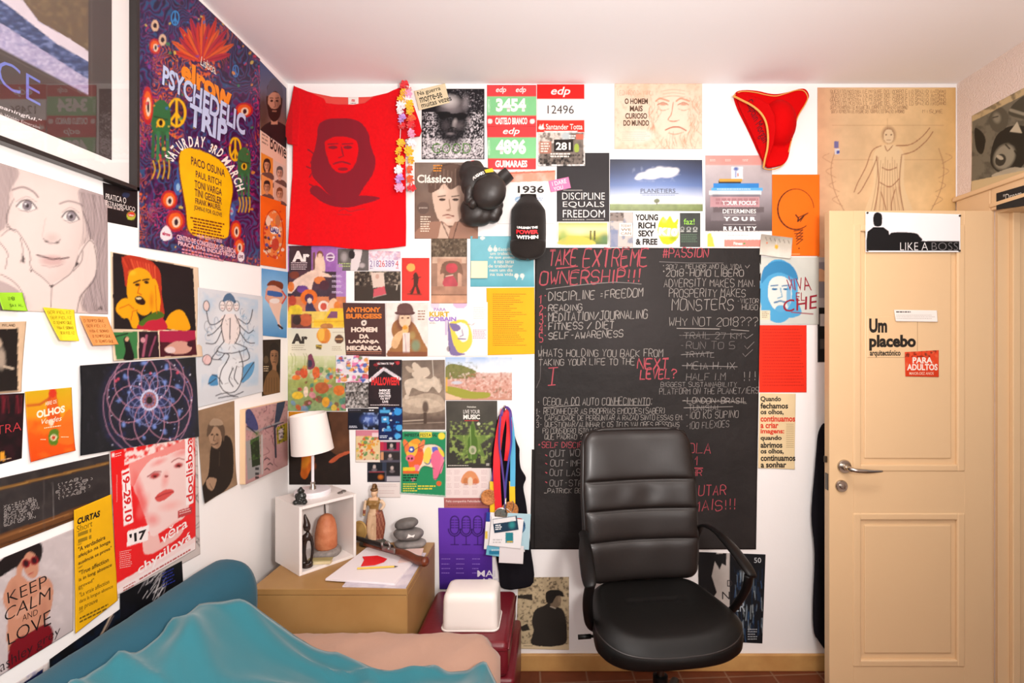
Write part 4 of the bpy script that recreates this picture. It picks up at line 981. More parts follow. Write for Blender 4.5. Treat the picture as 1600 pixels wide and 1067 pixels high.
# crowd photo
s = B(R(554, 424, 626, 470), '#4e433c', seed=44); s.noise(14, .3, None, 2)
s.noise(3.2, .8, '#b9a894', 4, (554, 424, 626, 446), .48, .62); s.noise(3, .7, '#2c2622', 7, (554, 424, 626, 446), .5, .62); s.rect(554, 446, 626, 471, '#4a4038', .9)
s.poly([(580, 426), (600, 426), (602, 448), (583, 450)], '#e3cfc0'); s.poly([(584, 452), (601, 447), (604, 460), (583, 465)], '#d4636c'); s.ell(590, 432, 3, 4, '#c89a88', .7); s.stroke([(617, 445), (621, 445), (620, 453)], 1.4, '#e4d6c4'); s.stroke([(583, 465), (604, 460)], 1, '#b8aaa0')
s.build('photo_print', 'brown crowd photo with a red card, right of the lilac cover', 'print', 1)
# red booklet
s = B(R(628, 403, 671, 470), '#e0463e', seed=45); s.noise(30, .1, None, 2); s.ell(642, 418, 6.5, 6.5, '#f0b868')
s.curve([(646, 430), (650, 426), (654, 434), (653, 446), (657, 459), (652, 459), (649, 448), (645, 459), (641, 459), (646, 446)], '#5c3a30'); s.stroke([(644, 436), (657, 433)], 1.4, '#5c3a30'); s.stroke([(637, 459.5), (658, 460)], 1.4, '#7d4034'); s.stroke([(641, 456), (651, 440)], .9, '#5c3a30')
s.build('booklet_cover', 'small red cover with a yellow moon and dark figure', 'booklet cover', 1)
# brown street photo
s = B(R(674, 373, 730, 474), '#a98672', seed=46)
s.rect(673, 372, 731, 402, '#6a5a4a'); s.noise(3, .7, '#9d8c76', 2, (673, 372, 731, 402), .45, .65); s.noise(2.5, .6, '#463a2e', 5, (673, 372, 731, 402), .5, .65)
s.rect(676, 402, 729, 412, '#d8b9a2'); s.rect(684, 404, 722, 452, '#cda48c'); s.curve([(694, 410), (718, 410), (724, 430), (716, 427), (714, 447), (694, 447), (694, 428), (688, 428)], '#8a6a58'); s.ell(706, 419, 9, 8, '#c8545c'); s.curve([(694, 447), (694, 436), (706, 430), (714, 440), (714, 447)], '#c05860'); s.stroke([(697, 432), (708, 430)], 1.2, '#efd6c2')
s.rect(674, 447, 730, 462, '#b98e76'); s.rect(674, 461, 730, 474, '#d3a283'); s.stroke([(674, 461), (730, 461)], 1.2, '#6a4c3c'); s.noise(12, .3, None, 8)
s.build('photo_print', 'tall brown snapshot of a street stall with red shapes', 'print', 2)
# teal quote
s = B([(735, 369), (833, 369), (835, 448), (735, 448)], '#7cc0cc', seed=47); s.noise(30, .12, '#a8d8dc', 3, None, .4, .7); s.vgrad([(369, '#84c4d0'), (430, '#79bcc8'), (448, '#63aebc')]); s.noise(18, .1, None, 2)
s.ell(754, 372, 4, 2.6, '#f4f2ea')
for x in (766, 774): s.ell(x, 390, 3.2, 3.4, '#f6efe2'); s.stroke([(x - 3, 390), (x, 384)], 1.2, '#f6efe2')
for x in (807, 816): s.ell(x, 431, 3.2, 3.4, '#f6efe2'); s.stroke([(x + 3, 431), (x, 437)], 1.2, '#f6efe2')
for k, (t, x0, x1) in enumerate((('Escolhe', 779, 802), ('um trabalho', 766, 802), ('de que gostes', 764, 804), ('e nao teras', 772, 803), ('de trabalhar', 763, 802), ('nem um dia', 765, 801), ('na tua vida', 766, 802))): s.text(t, x0, 387 + k * 6.5, x1, 392 + k * 6.5, '#e8e4d4', .01)
s.build('quote_print', 'teal print with a cream quotation left of the cap', 'print', 1)
s = B(R(736, 408, 762, 435), '#f8f2cc', seed=48); s.noise(20, .06, None, 2)
s.build('sticky_note', 'blank pale yellow note on the teal quotation print', 'note', 3, curl=.008)
# yellow sheet of verses
s = B([(760, 450), (835, 449), (836, 553), (762, 555)], '#f9b80c', seed=49); s.noise(40, .06, None, 2); s.lines(770, 459, 824, 542, 26, '#c07a14', .32, .55)
s.build('yellow_paper', 'amber yellow sheet of small verses beside the chalkboard', 'sheet', 1)
# book page spread
s = B([(536, 473), (602, 474), (603, 557), (541, 556)], '#5c3f3c', seed=50)
for t, y0, y1, x0, x1, c in (('ANTHONY', 480, 488, 541, 595, '#e8893a'), ('BURGESS', 490, 498, 541, 597, '#e8893a'), ('HOMEM', 511, 519, 549, 590, '#f5dfce'), ('DA', 522, 529, 562, 577, '#f5dfce'), ('LARANJA', 531, 537.5, 545, 593, '#f5dfce'), ('MECÂNICA', 536, 546, 542, 597, '#f5dfce')):
    s.text(t, x0, y0, x1, y1 if t != 'MECÂNICA' else 546.5, c, .035) if t != 'MECÂNICA' else s.text(t, x0, 538.5, x1, 547.5, c, .035)
s.ell(569, 504.5, 4.4, 4.4, '#f5e6da'); s.ell(569, 504.5, 1.8, 1.8, '#5c3f3c'); s.quadv(R(542, 549, 597, 550), '#d89878'); s.lines(541, 552, 597, 554, 1, '#b0705a', .5, 0)
s.build('book_page', 'brown book title page with orange and cream lettering', 'page', 2)
s = B(R(603, 473, 668, 557), '#f6e9e0', seed=51)
s.curve([(606, 557), (616, 535), (612, 515), (620, 500), (644, 502), (660, 530), (668, 557)], '#a9784c'); s.ell(650, 540, 9, 12, '#8fa080', .9, 0, .5); s.ell(645, 524, 6, 8, '#b8a068', .8, 0, .5); s.ell(632, 502, 16, 20, '#7d5040', .9, 0, .4); s.ell(633, 500, 9.5, 12, '#f2cdae'); s.ell(629, 497, 2, 1.2, '#6a4636'); s.ell(638, 497, 2, 1.2, '#6a4636')
s.ell(633, 489, 16, 4, '#6a4a48'); s.curve([(622, 488), (623, 477), (633, 473), (643, 477), (645, 488)], '#745450'); s.ell(634, 514, 5, 7, '#f0c080'); s.ell(633, 512, 4, 3, '#e0a040'); s.curve([(612, 540), (616, 525), (628, 516), (630, 522), (620, 544)], '#ecc090'); s.rect(630, 520, 641, 552, '#f3e3da', .9); s.stroke([(633, 522), (635, 550)], 1.2, '#b8909a'); s.rect(606, 550, 668, 557, '#8a5040', .7)
s.lines(653, 485, 665, 502, 4, '#b89a88', .5); s.noise(7, .15, None, 3)
s.build('book_page', 'pale page with a figure in a bowler hat drinking', 'page', 1)
s = B(R(668, 472, 762, 557), '#fbf2ee', seed=52)
s.text('PARA', 678, 481, 697, 486, '#b898d0', .02); s.text('KURT', 671, 487, 702, 495, '#dcb83c', .03); s.text('COBAIN', 670, 495, 713, 502, '#a884d0', .03); s.ell(719, 476, 11, 6, '#e8b0d8', .8); s.ell(680, 477, 7, 6, '#f0c0dc', .6)
s.lines(671, 503, 682, 507, 2, '#b8a898', .4)
s.curve([(702, 505), (726, 500), (736, 515), (738, 535), (730, 548), (718, 552), (708, 540), (703, 522)], '#f0d85c'); s.curve([(708, 508), (722, 504), (732, 512), (731, 530), (722, 534), (712, 520)], '#fbf4ec'); s.curve([(700, 502), (704, 515), (708, 535), (716, 550), (728, 553), (712, 556), (702, 548)], '#8a7aa8'); s.curve([(703, 505), (716, 507), (720, 514), (712, 518), (706, 514)], '#8a7aa8'); s.stroke([(716, 529), (728, 530)], 1.6, '#8a7aa8'); s.stroke([(722, 515), (724, 524), (719, 526)], 1.6, '#9a8ab0'); s.rect(696, 500, 699, 524, '#c8b0d8', .8)
s.stroke([(731, 506), (738, 508), (742, 505)], .9, '#d898a8'); s.lines(739, 515, 761, 530, 6, '#d8a8c0', .5); s.lines(740, 480, 760, 500, 6, '#eadfda', .4); s.ell(701, 545, 3, 4, '#6a5a68', .7)
s.build('magazine_page', 'white page with a purple and yellow stencil face', 'page', 1)
# small cards cluster
s = B(R(525, 555, 577, 598), '#e8e0e4', seed=53); s.specks(90, (526, 556, 576, 597), ['#d85a6a', '#4f6ab8', '#e8a03c', '#5a9ac0', '#c84f40', '#f4eef0', '#7a8a5c', '#e87ab0'], 1.5, 4, .9)
for k in range(4): s.rect(525, 565 + k * 9, 577, 566 + k * 9, '#f4eef0', .8)
s.build('card_print', 'small sheet of bright mixed thumbnails below the brown title page', 'print', 2)
s = B(R(540, 595, 576, 637), '#8a8480', seed=54); s.noise(2.6, .9, '#2a2624', 2, None, .45, .58); s.noise(3, .7, '#e2dcd8', 5, None, .5, .6); s.rect(539, 594, 577, 597, '#e6a0b8')
s.build('card_print', 'dense black and white collage card left of the horror poster', 'print', 2)
s = B(R(576, 562, 628, 636), '#2e2428', seed=55); s.noise(18, .3, '#4a3438', 2, None, .4, .7)
s.stroke([(579, 594), (600, 576), (625, 592)], 4.5, '#f4eef0'); s.stroke([(584, 590), (600, 577), (618, 587)], 2, '#d8ccd4')
s.text('HALLOWEEN', 581, 589, 624, 602, '#e23838', .03); s.text('ULTIMATE TRIP', 590, 566.5, 616, 569.5, '#f8eeee', .02); s.ell(622, 567, 3, 3, '#c03840'); s.ell(588, 570, 4, 2, '#a83038', .8); s.specks(10, (578, 564, 626, 580), ['#a02830'], .6, 1.4)
for k, (t, x0, x1) in enumerate((('MIKE', 593, 610), ('GROSS', 592, 610), ('NATIVE', 593, 611), ('DJ SET', 595, 610), ('LIVE', 598, 607))): s.text(t, x0, 608 + k * 4.4, x1, 611.6 + k * 4.4, '#f4ecec', .03)
s.lines(579, 632, 624, 634, 1, '#e0d4d4', .6, 0); s.lines(594, 631, 612, 633, 1, '#b89aa0')
s.build('poster', 'black party poster with a white roof line and red lettering', 'poster', 2)
s = B(R(544, 638, 593, 671), '#1d2233', seed=56); s.ell(578, 655, 18, 12, '#5a78c8', .9, 0, .9); s.noise(4, .7, '#a8c0f0', 2, (570, 645, 593, 670), .5, .65); s.rect(543, 637, 594, 645, '#2c2a30'); s.lines(577, 640, 588, 643, 1, '#e8e8f0'); s.lines(546, 665, 560, 669, 2, '#e0e4f0'); s.lines(546, 640, 566, 642, 1, '#8a8a98')
s.build('flyer', 'dark blue landscape flyer with a pale burst of light', 'flyer', 2)
s = B(R(592, 636, 629, 687), '#182a5c', seed=57); s.specks(22, (600, 638, 628, 686), ['#3a9ae0', '#2c6ab8', '#6ac4f0', '#d8e8f4'], .8, 3.2, .9); s.ell(622, 643, 6, 6, '#3fa0e4'); s.ell(624, 668, 5, 5, '#4fb0ec'); s.ell(622, 681, 5, 4, '#58b4ea'); s.rect(594, 640, 610, 645, '#58b0e0'); s.rect(597, 650, 608, 660, '#4fa4dc'); s.rect(600, 653, 604, 657, '#d8ecf8'); s.rect(600, 670, 612, 674, '#4898d4'); s.lines(594, 680, 607, 685, 2, '#d8e4f4')
s.build('flyer', 'bright blue flyer dotted with glowing spheres', 'flyer', 3)
s = B(R(556, 672, 594, 722), '#e8cfa0', seed=58); s.specks(70, (558, 680, 592, 718), ['#d8603c', '#e8a23c', '#c94f50', '#6a9a5c', '#e9c24c', '#a8b878', '#f0d8b0'], 1, 3, .9); s.rect(556, 672, 594, 681, '#d88a9a'); s.rect(582, 676, 592, 683, '#f0d4d8'); s.rect(556, 719, 594, 722, '#f4ece4')
s.build('flyer', 'small orange and green flyer of tiny figures', 'flyer', 2)
s = B(R(574, 687, 627, 753), '#5d5a68', seed=59); s.rect(594, 687, 627, 690, '#e8e0e4')
for x0, y0, x1, y1, c in ((594, 690, 600, 704, '#c83a50'), (600, 691, 625, 704, '#b03058'), (605, 691, 620, 702, '#2c2428'), (595, 706, 625, 719, '#3a3434'), (595, 706, 600, 719, '#d8a074'), (575, 722, 600, 736, '#23262e'), (598, 722, 604, 736, '#3a4458'), (575, 738, 602, 752, '#1e1c20'), (604, 722, 626, 743, '#2e2c30'), (605, 744, 626, 752, '#c8c4c8')): s.rect(x0, y0, x1, y1, c)
for x, y in ((612, 696), (610, 712), (585, 729), (613, 731)): s.ell(x, y, 3, 4, '#d8c8c0', .9, 0, .4); s.ell(x, y + 5, 5, 3, '#8a8084', .8, 0, .4)
s.ell(595, 745, 6, 5, '#e08030', .9, 0, .6); s.stroke([(578, 737), (600, 737)], 1, '#c03a3a'); s.poly([(574, 687), (593.5, 687), (593.5, 721), (574, 721)], '#f6efec')
s.build('card_print', 'dark grid of small event photos beside the pig poster', 'print', 1)
s = B(R(582, 754, 626, 777), '#f4e9e4', seed=60); s.lines(585, 757, 622, 762, 2, '#d8c8c4', .3); s.lines(592, 766, 618, 773, 2, '#e0c8c4', .3)
s.build('paper_slip', 'white slip under the grid of event photos', 'paper', 1)
# horse sculpture photo
s = B([(628, 563), (695, 562), (696, 671), (629, 671)], '#8a7a6c', seed=61); s.vgrad([(562, '#7d6f64'), (600, '#978676'), (640, '#9a8878'), (656, '#6a5a50'), (671, '#7a6a5e')]); s.noise(9, .3, None, 2)
L_ = '#d8c8b4'; L2 = '#c0ae9a'
s.curve([(632, 598), (640, 592), (660, 590), (672, 592), (680, 588), (690, 602), (686, 614), (676, 604), (668, 612), (655, 610), (644, 606), (638, 620), (634, 612)], L_); s.curve([(644, 586), (646, 572), (652, 568), (658, 574), (668, 574), (672, 584), (664, 590), (652, 592)], L_); s.ell(648, 571, 4, 5, L_); s.curve([(640, 582), (634, 574), (638, 572), (648, 580)], L2); s.stroke([(676, 562), (678, 600)], 1, '#d8cfc0'); s.stroke([(690, 608), (686, 592)], 2, L2)
s.curve([(630, 622), (650, 618), (668, 614), (690, 620), (694, 640), (660, 646), (630, 642)], L2); s.ell(636, 620, 4, 4, L_); s.curve([(632, 628), (650, 622), (676, 624), (690, 634), (660, 638)], '#cfbda8'); s.noise(5, .25, None, 7, (628, 590, 696, 648)); s.ell(665, 636, 6, 12, '#5c4c42', .9, 0, .4); s.stroke([(629, 658), (663, 656)], 1.6, '#c8b8a6'); s.stroke([(629, 662), (694, 660)], 1.2, '#a89888'); s.rect(662, 645, 667, 662, '#5a4a40')
s.build('photo_print', 'sepia photo of a carved horse and rider sculpture', 'print', 1)
# city photo
s = B(R(696, 558, 800, 625), '#c9c4c4', seed=62); s.vgrad([(558, '#a8c4ea'), (568, '#d8e4f2'), (582, '#f2f0f0'), (584, '#d8b8ac'), (600, '#d8a898'), (625, '#cf9c88')]); s.noise(14, .4, '#fbfbfc', 3, (730, 558, 800, 580), .4, .6)
s.curve([(696, 575), (704, 569), (718, 570), (734, 575), (745, 582), (738, 590), (696, 592)], '#8a8a54'); s.noise(4, .4, '#5f6a3c', 5, (696, 568, 745, 590), .45, .65); s.noise(3, .7, '#e8d0c4', 2, (705, 584, 800, 620), .5, .6); s.noise(3.4, .6, '#b8705c', 8, (705, 584, 800, 620), .52, .64); s.noise(5, .6, '#7d6a4c', 11, (730, 590, 790, 612), .55, .65)
s.curve([(696, 604), (716, 606), (740, 612), (765, 614), (760, 622), (720, 622), (696, 612)], '#a8a848'); s.poly([(696, 614), (722, 622), (720, 625), (696, 625)], '#f0c8a8'); s.ell(714, 598, 10, 3, '#d0d4e0', .9, 0, .3); s.rect(696, 590, 700, 612, '#e8b84c', .7)
s.build('photo_print', 'colour photo of a hillside town of red roofs', 'print', 1)
# music poster
s = B([(697, 626), (777, 626), (777, 731), (698, 731)], '#5d5a52', seed=63); s.vgrad([(626, '#57534c'), (680, '#4e4d44'), (731, '#403e38')]); s.noise(22, .3, None, 2)
P = []
for k in range(10):
    a = math.radians(-90 + k * 36); r = 36 if k % 2 == 0 else 12; P.append((739 + r * math.cos(a) * 1.02, 690 + r * math.sin(a)))
s.poly(P, '#7d9a4c', .75); s.noise(4, .6, '#b8d070', 4, (705, 660, 772, 722), .5, .66); s.ell(739, 688, 18, 16, '#9ab85c', .6, 0, .9)
s.curve([(735, 664), (741, 664), (742, 678), (746, 688), (746, 712), (743, 718), (734, 718), (731, 712), (731, 688), (735, 678)], '#5a7a34'); s.ell(738.5, 703, 6, 7, '#c8c4a8', .9); s.ell(738.5, 704, 3, 4, '#8a9a70'); s.ell(748, 662, 2.6, 2.4, '#d8dcc0'); s.stroke([(735, 666), (736, 716)], 1, '#b8d488', .7)
s.text('Heineken', 730, 634, 744, 637, '#e8e4da', .01); s.text('LIVE YOUR', 724, 640, 750, 646, '#f6f2ea', .0); s.text('MUSIC', 724, 647.5, 750, 655, '#f6f2ea', .025); s.lines(726, 656.5, 748, 658, 1, '#d0484a', .8, 0); s.lines(700, 726.5, 732, 728, 1, '#d8d4c8', .8, 0); s.rect(760, 724, 765, 728, '#b8b4a8')
s.build('poster', 'dark green poster with a bottle on a glowing star', 'poster', 1)
# pig poster
s = B([(626, 672), (698, 673), (697, 776), (625, 771)], '#2f9a68', seed=64); s.noise(30, .1, None, 2)
s.stroke([(626, 673), (697.5, 674), (697, 775), (626, 770)], 1.6, '#e8f0e8', .9, closed=True)
s.curve([(646, 704), (660, 696), (678, 694), (692, 702), (695, 718), (690, 730), (684, 746), (678, 748), (678, 732), (662, 728), (654, 738), (646, 736), (650, 720)], '#f4e4c8'); s.curve([(676, 698), (692, 702), (695, 716), (688, 720), (678, 710)], '#6a78d0'); s.curve([(680, 704), (690, 706), (692, 722), (684, 746), (678, 748), (676, 730), (672, 716)], '#f07a9a'); s.curve([(690, 712), (694, 718), (690, 738), (687, 736)], '#f28aa4'); s.curve([(684, 698), (694, 706), (694, 714), (688, 708)], '#f4d84c')
s.curve([(638, 698), (644, 692), (656, 694), (662, 706), (660, 722), (650, 734), (642, 736), (638, 720)], '#f0703c'); s.curve([(632, 700), (640, 690), (652, 692), (652, 706), (644, 716), (636, 712)], '#f6c24c'); s.ell(643, 702, 5, 5, '#3f58b8'); s.ell(643, 702, 2.2, 2.2, '#f0f0f4'); s.ell(657, 702, 4, 4, '#d8604c'); s.ell(641.5, 715.5, 7, 5.5, '#f07890'); s.ell(639, 716, 1.6, 2, '#5a2a38'); s.ell(644, 716, 1.6, 2, '#5a2a38'); s.curve([(635, 706), (630, 692), (632, 686), (638, 692), (640, 700)], '#f0824c'); s.curve([(655, 698), (660, 688), (664, 688), (662, 700)], '#f08c5c'); s.curve([(641, 690), (650, 685), (658, 690), (650, 694)], '#f4a83c'); s.curve([(648, 726), (656, 728), (650, 738), (646, 736)], '#f48aa0'); s.ell(668, 712, 6, 14, '#f4dc50', .9, 10); s.ring(668, 718, 5, 7, 1.4, '#3f58b8', 1, 0, 140)
for Pp in ([(646, 704), (660, 696), (678, 694), (692, 702), (695, 718), (690, 730), (684, 746), (678, 748)], [(678, 732), (662, 728), (654, 738)], [(635, 710), (632, 698), (640, 690)]): s.stroke(Pp, 1, '#3a3448', .8, True)
s.text('IMPIESTA', 632, 677, 656, 682, '#2a4a3c', .02); s.rect(656, 675.5, 675, 683.5, '#f0e04c'); s.text('FESTA', 657, 677, 674, 682, '#2a4a3c', .01); s.text('VAL', 675, 677, 683, 682, '#2a4a3c', .02); s.ell(690, 681, 5.5, 5.5, '#f0e04c')
s.rect(630, 730, 649, 735.5, '#f0d83c'); s.rect(630, 735.5, 655, 740, '#e8703c'); s.lines(630, 741, 657, 753, 3, '#1f4a38', .55); s.lines(630, 755, 652, 769, 4, '#e6dc4c', .5); s.lines(653, 758, 681, 766, 2, '#e6dc4c', .55); s.ell(686, 755, 4, 4, '#e8703c'); s.ell(646, 749, 4, 3, '#f08aa0', .8)
s.build('poster', 'green festival poster with a many coloured pig', 'poster', 2)
# calendar
s = B([(693, 731), (766, 730), (766, 794), (694, 794)], '#f6e6e2', seed=65)
for r_ in range(4):
    for c_ in range(5):
        if c_ in (2, 3) and r_ < 2: continue
        s.lines(696 + c_ * 14, 734 + r_ * 10.5, 706 + c_ * 14, 742 + r_ * 10.5, 4, '#dcc0c0', .32)
s.curve([(722, 755), (724, 742), (734, 735), (744, 740), (748, 755)], '#e8a070'); s.ell(728, 752, 4, 6, '#c88050', .8); s.ell(735, 752, 4, 7, '#f4e0c8', .9); s.ell(743, 752, 4, 5, '#d87a50', .8); s.rect(692, 778, 767, 796, '#b8706c'); s.text('Feliz companhia Felicidades', 697, 781, 752, 785.5, '#f4dcd6', .01); s.lines(700, 788, 756, 791, 1, '#9a5850', .5, 0)
s.build('calendar', 'pink year calendar sheet above the purple poster', 'calendar', 1)
# purple microphone poster
s = B([(685, 793), (768, 794), (770, 920), (687, 920)], '#6d3fb8', seed=66); s.vgrad([(793, '#7444c0'), (864, '#6a3cb4'), (866, '#5f34a4'), (920, '#4a2890')]); s.noise(30, .08, None, 2); s.stroke([(686, 865), (768, 866)], .8, '#5a309c', .8); s.stroke([(737, 866), (737, 920)], .6, '#5a309c', .6)
for x in (710.5, 728.5, 746.5):
    K = '#2a1250'
    s.ring(x, 814, 6.5, 8, 1.5, K, 1, 180, 360); s.ring(x, 826, 6.5, 8, 1.5, K, 1, 0, 180); s.stroke([(x - 6.5, 814), (x - 6.5, 826)], 1.5, K); s.stroke([(x + 6.5, 814), (x + 6.5, 826)], 1.5, K)
    for y in (812, 816, 820, 824): s.stroke([(x - 5.5, y), (x - 1, y)], 1, K); s.stroke([(x + 1, y), (x + 5.5, y)], 1, K)
    s.ring(x, 826, 9.5, 11, 1.5, K, 1, 0, 180); s.stroke([(x, 837), (x, 850)], 1.3, K); s.stroke([(x - 6, 850.5), (x + 6, 850.5)], 1.3, K)
for x in (690, 713, 738):
    for y in (872, 880, 887, 894): s.lines(x, y, x + 14, y + 2.5, 1, '#9a78d4', .5)
s.text('MAI', 746, 890.5, 774, 900.5, '#f2ecf8', .01); s.text('ARE', 751, 903, 779, 912, '#f2ecf8', .01)
s.build('poster', 'purple poster of three line drawn microphones', 'poster', 2)
# dark painting print behind the lamp (plain stand-in)
s = B([(451, 643), (545, 643), (548, 757), (452, 757)], '#2b211c', seed=67); s.noise(24, .4, '#3a2c22', 2, None, .4, .7)
s.curve([(452, 643), (478, 643), (474, 665), (466, 685), (456, 672)], '#d8901c', .9); s.ell(462, 660, 9, 20, '#e8a41e', .9, 10, .5); s.curve([(515, 645), (548, 645), (548, 700), (530, 712), (510, 695), (518, 672)], '#6a4630', .8); s.ell(534, 690, 22, 18, '#7a5034', .6, 0, .8)
s.curve([(470, 700), (480, 694), (484, 706), (492, 716), (486, 732), (478, 748), (470, 742), (472, 722)], '#d8701e'); s.ell(478, 722, 7, 14, '#e89a2c', .8, 20, .5); s.ell(488, 728, 8, 8, '#b05a24', .7, 0, .5); s.curve([(514, 721), (528, 710), (546, 704), (546, 708), (532, 714), (522, 722)], '#c86440')
s.noise(8, .25, None, 6)
s.build('art_print', 'dark print of warm lit figures behind the table lamp', 'print', 1)
# ------------------------------------------------------------------ papers on the left wall
def Lw(quad, base, **k): return Sheet(PL, quad, base, **k)
# psychedelic festival poster
s = Lw([(216, -88), (405, 92), (405, 416), (216, 386)], '#3a2458', seed=80, cell=.0032)
s.noise(40, .5, '#1f1638', 2, None, .4, .65)
n_ = fbm(s.X / 42, s.Y / 55, 4); w_ = (slice(None), slice(None))
s._mix(w_, np.clip((np.sin(n_ * 95) - .35) * 2, 0, 1) * .75, '#2f6a98'); s._mix(w_, np.clip((np.sin(n_ * 95 + 1.6) - .5) * 2, 0, 1) * .6, '#7a2c78')
n_ = fbm(s.X / 26, s.Y / 34, 9); s._mix(w_, np.clip((np.sin(n_ * 70) - .55) * 3, 0, 1) * np.clip((fbm(s.X / 60, s.Y / 80, 15) - .45) * 8, 0, 1), '#e0703c')
s._mix(w_, np.clip((np.sin(n_ * 70 + 2.5) - .6) * 3, 0, 1) * np.clip((fbm(s.X / 60, s.Y / 80, 19) - .5) * 8, 0, 1), '#c83a78')
# feather headdress
for k in range(15):
    a = math.radians(-165 + k * 11); L1 = 46 + (k % 2) * 8; bx, by = 314, 96
    tip = (bx + L1 * math.cos(a), by + L1 * 1.35 * math.sin(a)); px_, py_ = -math.sin(a) * 5, math.cos(a) * 5
    s.curve([(bx, by), (bx + .6 * (tip[0] - bx) + px_, by + .6 * (tip[1] - by) + py_), tip, (bx + .6 * (tip[0] - bx) - px_, by + .6 * (tip[1] - by) - py_)], ('#d8442c', '#e8702c', '#c02c48')[k % 3], .95)
    s.stroke([(bx, by), tip], 1, '#5a1828', .7)
for cx, cy, a, b_, ow, iw in ((274, 175, 15, 22, '#e8b820', 3.4), ):
    pass
def peace(cx, cy, a, b_, col, wd, skew=.5):
    s.ell(cx, cy, a + 2, b_ + 2, '#2a1838', .7)
    s.ring(cx, cy, a, b_, wd, col); s.stroke([(cx, cy - b_ + skew * 0), (cx, cy + b_)], wd, col)
    s.stroke([(cx, cy), (cx - a * .7, cy + b_ * .6)], wd, col); s.stroke([(cx, cy), (cx + a * .7, cy + b_ * .75)], wd, col)
peace(274, 176, 13.5, 21, '#eec01e', 4); peace(366, 233, 8.5, 17.5, '#eec01e', 3); peace(271.5, 28, 6, 11, '#3f9ad8', 2); peace(366.5, 111, 4.5, 9, '#4a8ac8', 1.6)
# mask-like heads and hands in green
for cx, cy, w, h in ((249, 190, 15, 34), (380, 258, 10, 28)):
    s.curve([(cx - w, cy + h * .2), (cx - w * .9, cy - h * .7), (cx, cy - h), (cx + w * .9, cy - h * .7), (cx + w, cy + h * .3), (cx + w * .5, cy + h * .6), (cx - w * .5, cy + h * .6)], '#2f7a4c'); s.ell(cx, cy + 2, w * .45, h * .2, '#e8c030'); s.ell(cx, cy + 2, w * .2, h * .14, '#2a1818'); s.stroke([(cx - w * .7, cy - h * .25), (cx, cy - h * .15), (cx + w * .7, cy - h * .1)], 2, '#184830')
    for k in range(4): s.stroke([(cx - w * .8 + k * w * .5, cy + h * .5), (cx - w * .85 + k * w * .52, cy + h * 1.6 + (k % 2) * 6)], w * .34, ('#2a7048', '#36875a')[k % 2])
    for k in range(4): s.stroke([(cx - w * .8 + k * w * .55, cy + h * 1.8), (cx - w * .6 + k * w * .5, cy + h * 2.2), (cx - w * .9 + k * w * .55, cy + h * 2.6)], 2.2, '#d8b030', .9, True)
for cx, cy, rx, ry in ((262, 312, 13, 15), (272, 345, 15, 17), (367, 360, 9, 16), (372, 385, 9, 14), (240, 72, 9, 12), (380, 172, 14, 12), (228, 165, 9, 30)):
    s.ell(cx, cy, rx, ry, '#c0303c'); s.ell(cx, cy, rx * .75, ry * .75, '#e8702c'); s.ell(cx + 1, cy + 2, rx * .42, ry * .5, '#f0d8c0'); s.ell(cx + 1, cy + 2, rx * .2, ry * .3, '#2a2030')
for cx, cy in ((276, 292), (281, 270), (360, 330)): s.ell(cx, cy, 7, 13, '#3a78b8', .8); s.ell(cx, cy, 3, 6, '#a8d0e8', .8)
s.specks(160, (222, 10, 402, 400), ['#e8a030', '#3f9a6a', '#d83a5a', '#3a7ac0', '#8a4aa8', '#e8d060'], .8, 2.6, .75)
for cx, cy in ((252, 62), (240, 40)): s.ell(cx, cy, 6, 9, '#e8c8a8', .9); s.ell(cx, cy, 3, 4, '#3a2838')
# yellow panel
P = [(281, 236), (300, 232), (330, 243), (352, 262), (362, 292), (357, 330), (356, 362), (350, 372), (322, 372), (294, 362), (288, 322), (279, 268)]
s.curve([(x + (1.5 if x > 315 else -2), y) for x, y in P], '#7a2c1c', .9); s.curve(P, '#f7c512'); s.noise(22, .12, None, 5, (280, 232, 362, 372))
# lettering
s.textq('Lisboa', [(313, 88), (333, 101), (336, 117), (311, 101)], '#f4eedf', .0)
for off, c in ((1.2, '#5a1a10'), (0, '#f39a1c')):
    s.textq('elrow', [(282 + off, 90 + off), (360 + off, 136 + off), (361 + off, 174 + off), (281 + off, 124 + off)], c, .03)
for off, c in ((1.4, '#2a2050'), (0, '#c9d6f2')):
    s.textq('PSYCHEDELIC', [(253 + off, 101 + off), (383 + off, 180 + off), (381 + off, 213 + off), (251 + off, 132 + off)], c, .02); s.textq('TRIP', [(295 + off, 160 + off), (354 + off, 193 + off), (352 + off, 226 + off), (293 + off, 194 + off)], c, .025)
s.path_text('SATURDAY', [(268, 254), (280, 238), (296, 230), (318, 231)], 17, '#f8f2ea', .02); s.path_text('3RD', [(323, 237), (333, 241), (342, 247)], 14, '#f8f2ea', .02); s.path_text('MARCH', [(343, 251), (353, 264), (362, 281), (369, 300)], 13, '#f8f2ea', .02)
for t, a, b_, h in (('PACO OSUNA', (297, 257), (350, 277), 13), ('PAUL RITCH', (304, 277), (344, 291), 11), ('TONI VARGA', (302, 293), (345, 306), 12), ('TINI GESSLER', (302, 306), (345, 320), 12), ('FRANK MAUREL', (303, 318), (344, 329), 9), ('JOHN-E FOR GLOVE', (301, 329), (345, 341), 9)):
    s.textq(t, [(a[0], a[1] - h), (b_[0], b_[1] - h * .92), b_, a], '#5a2440', .015)
s.lines(292, 338, 352, 366, 6, '#8a4a20', .5, .3, .2, True)
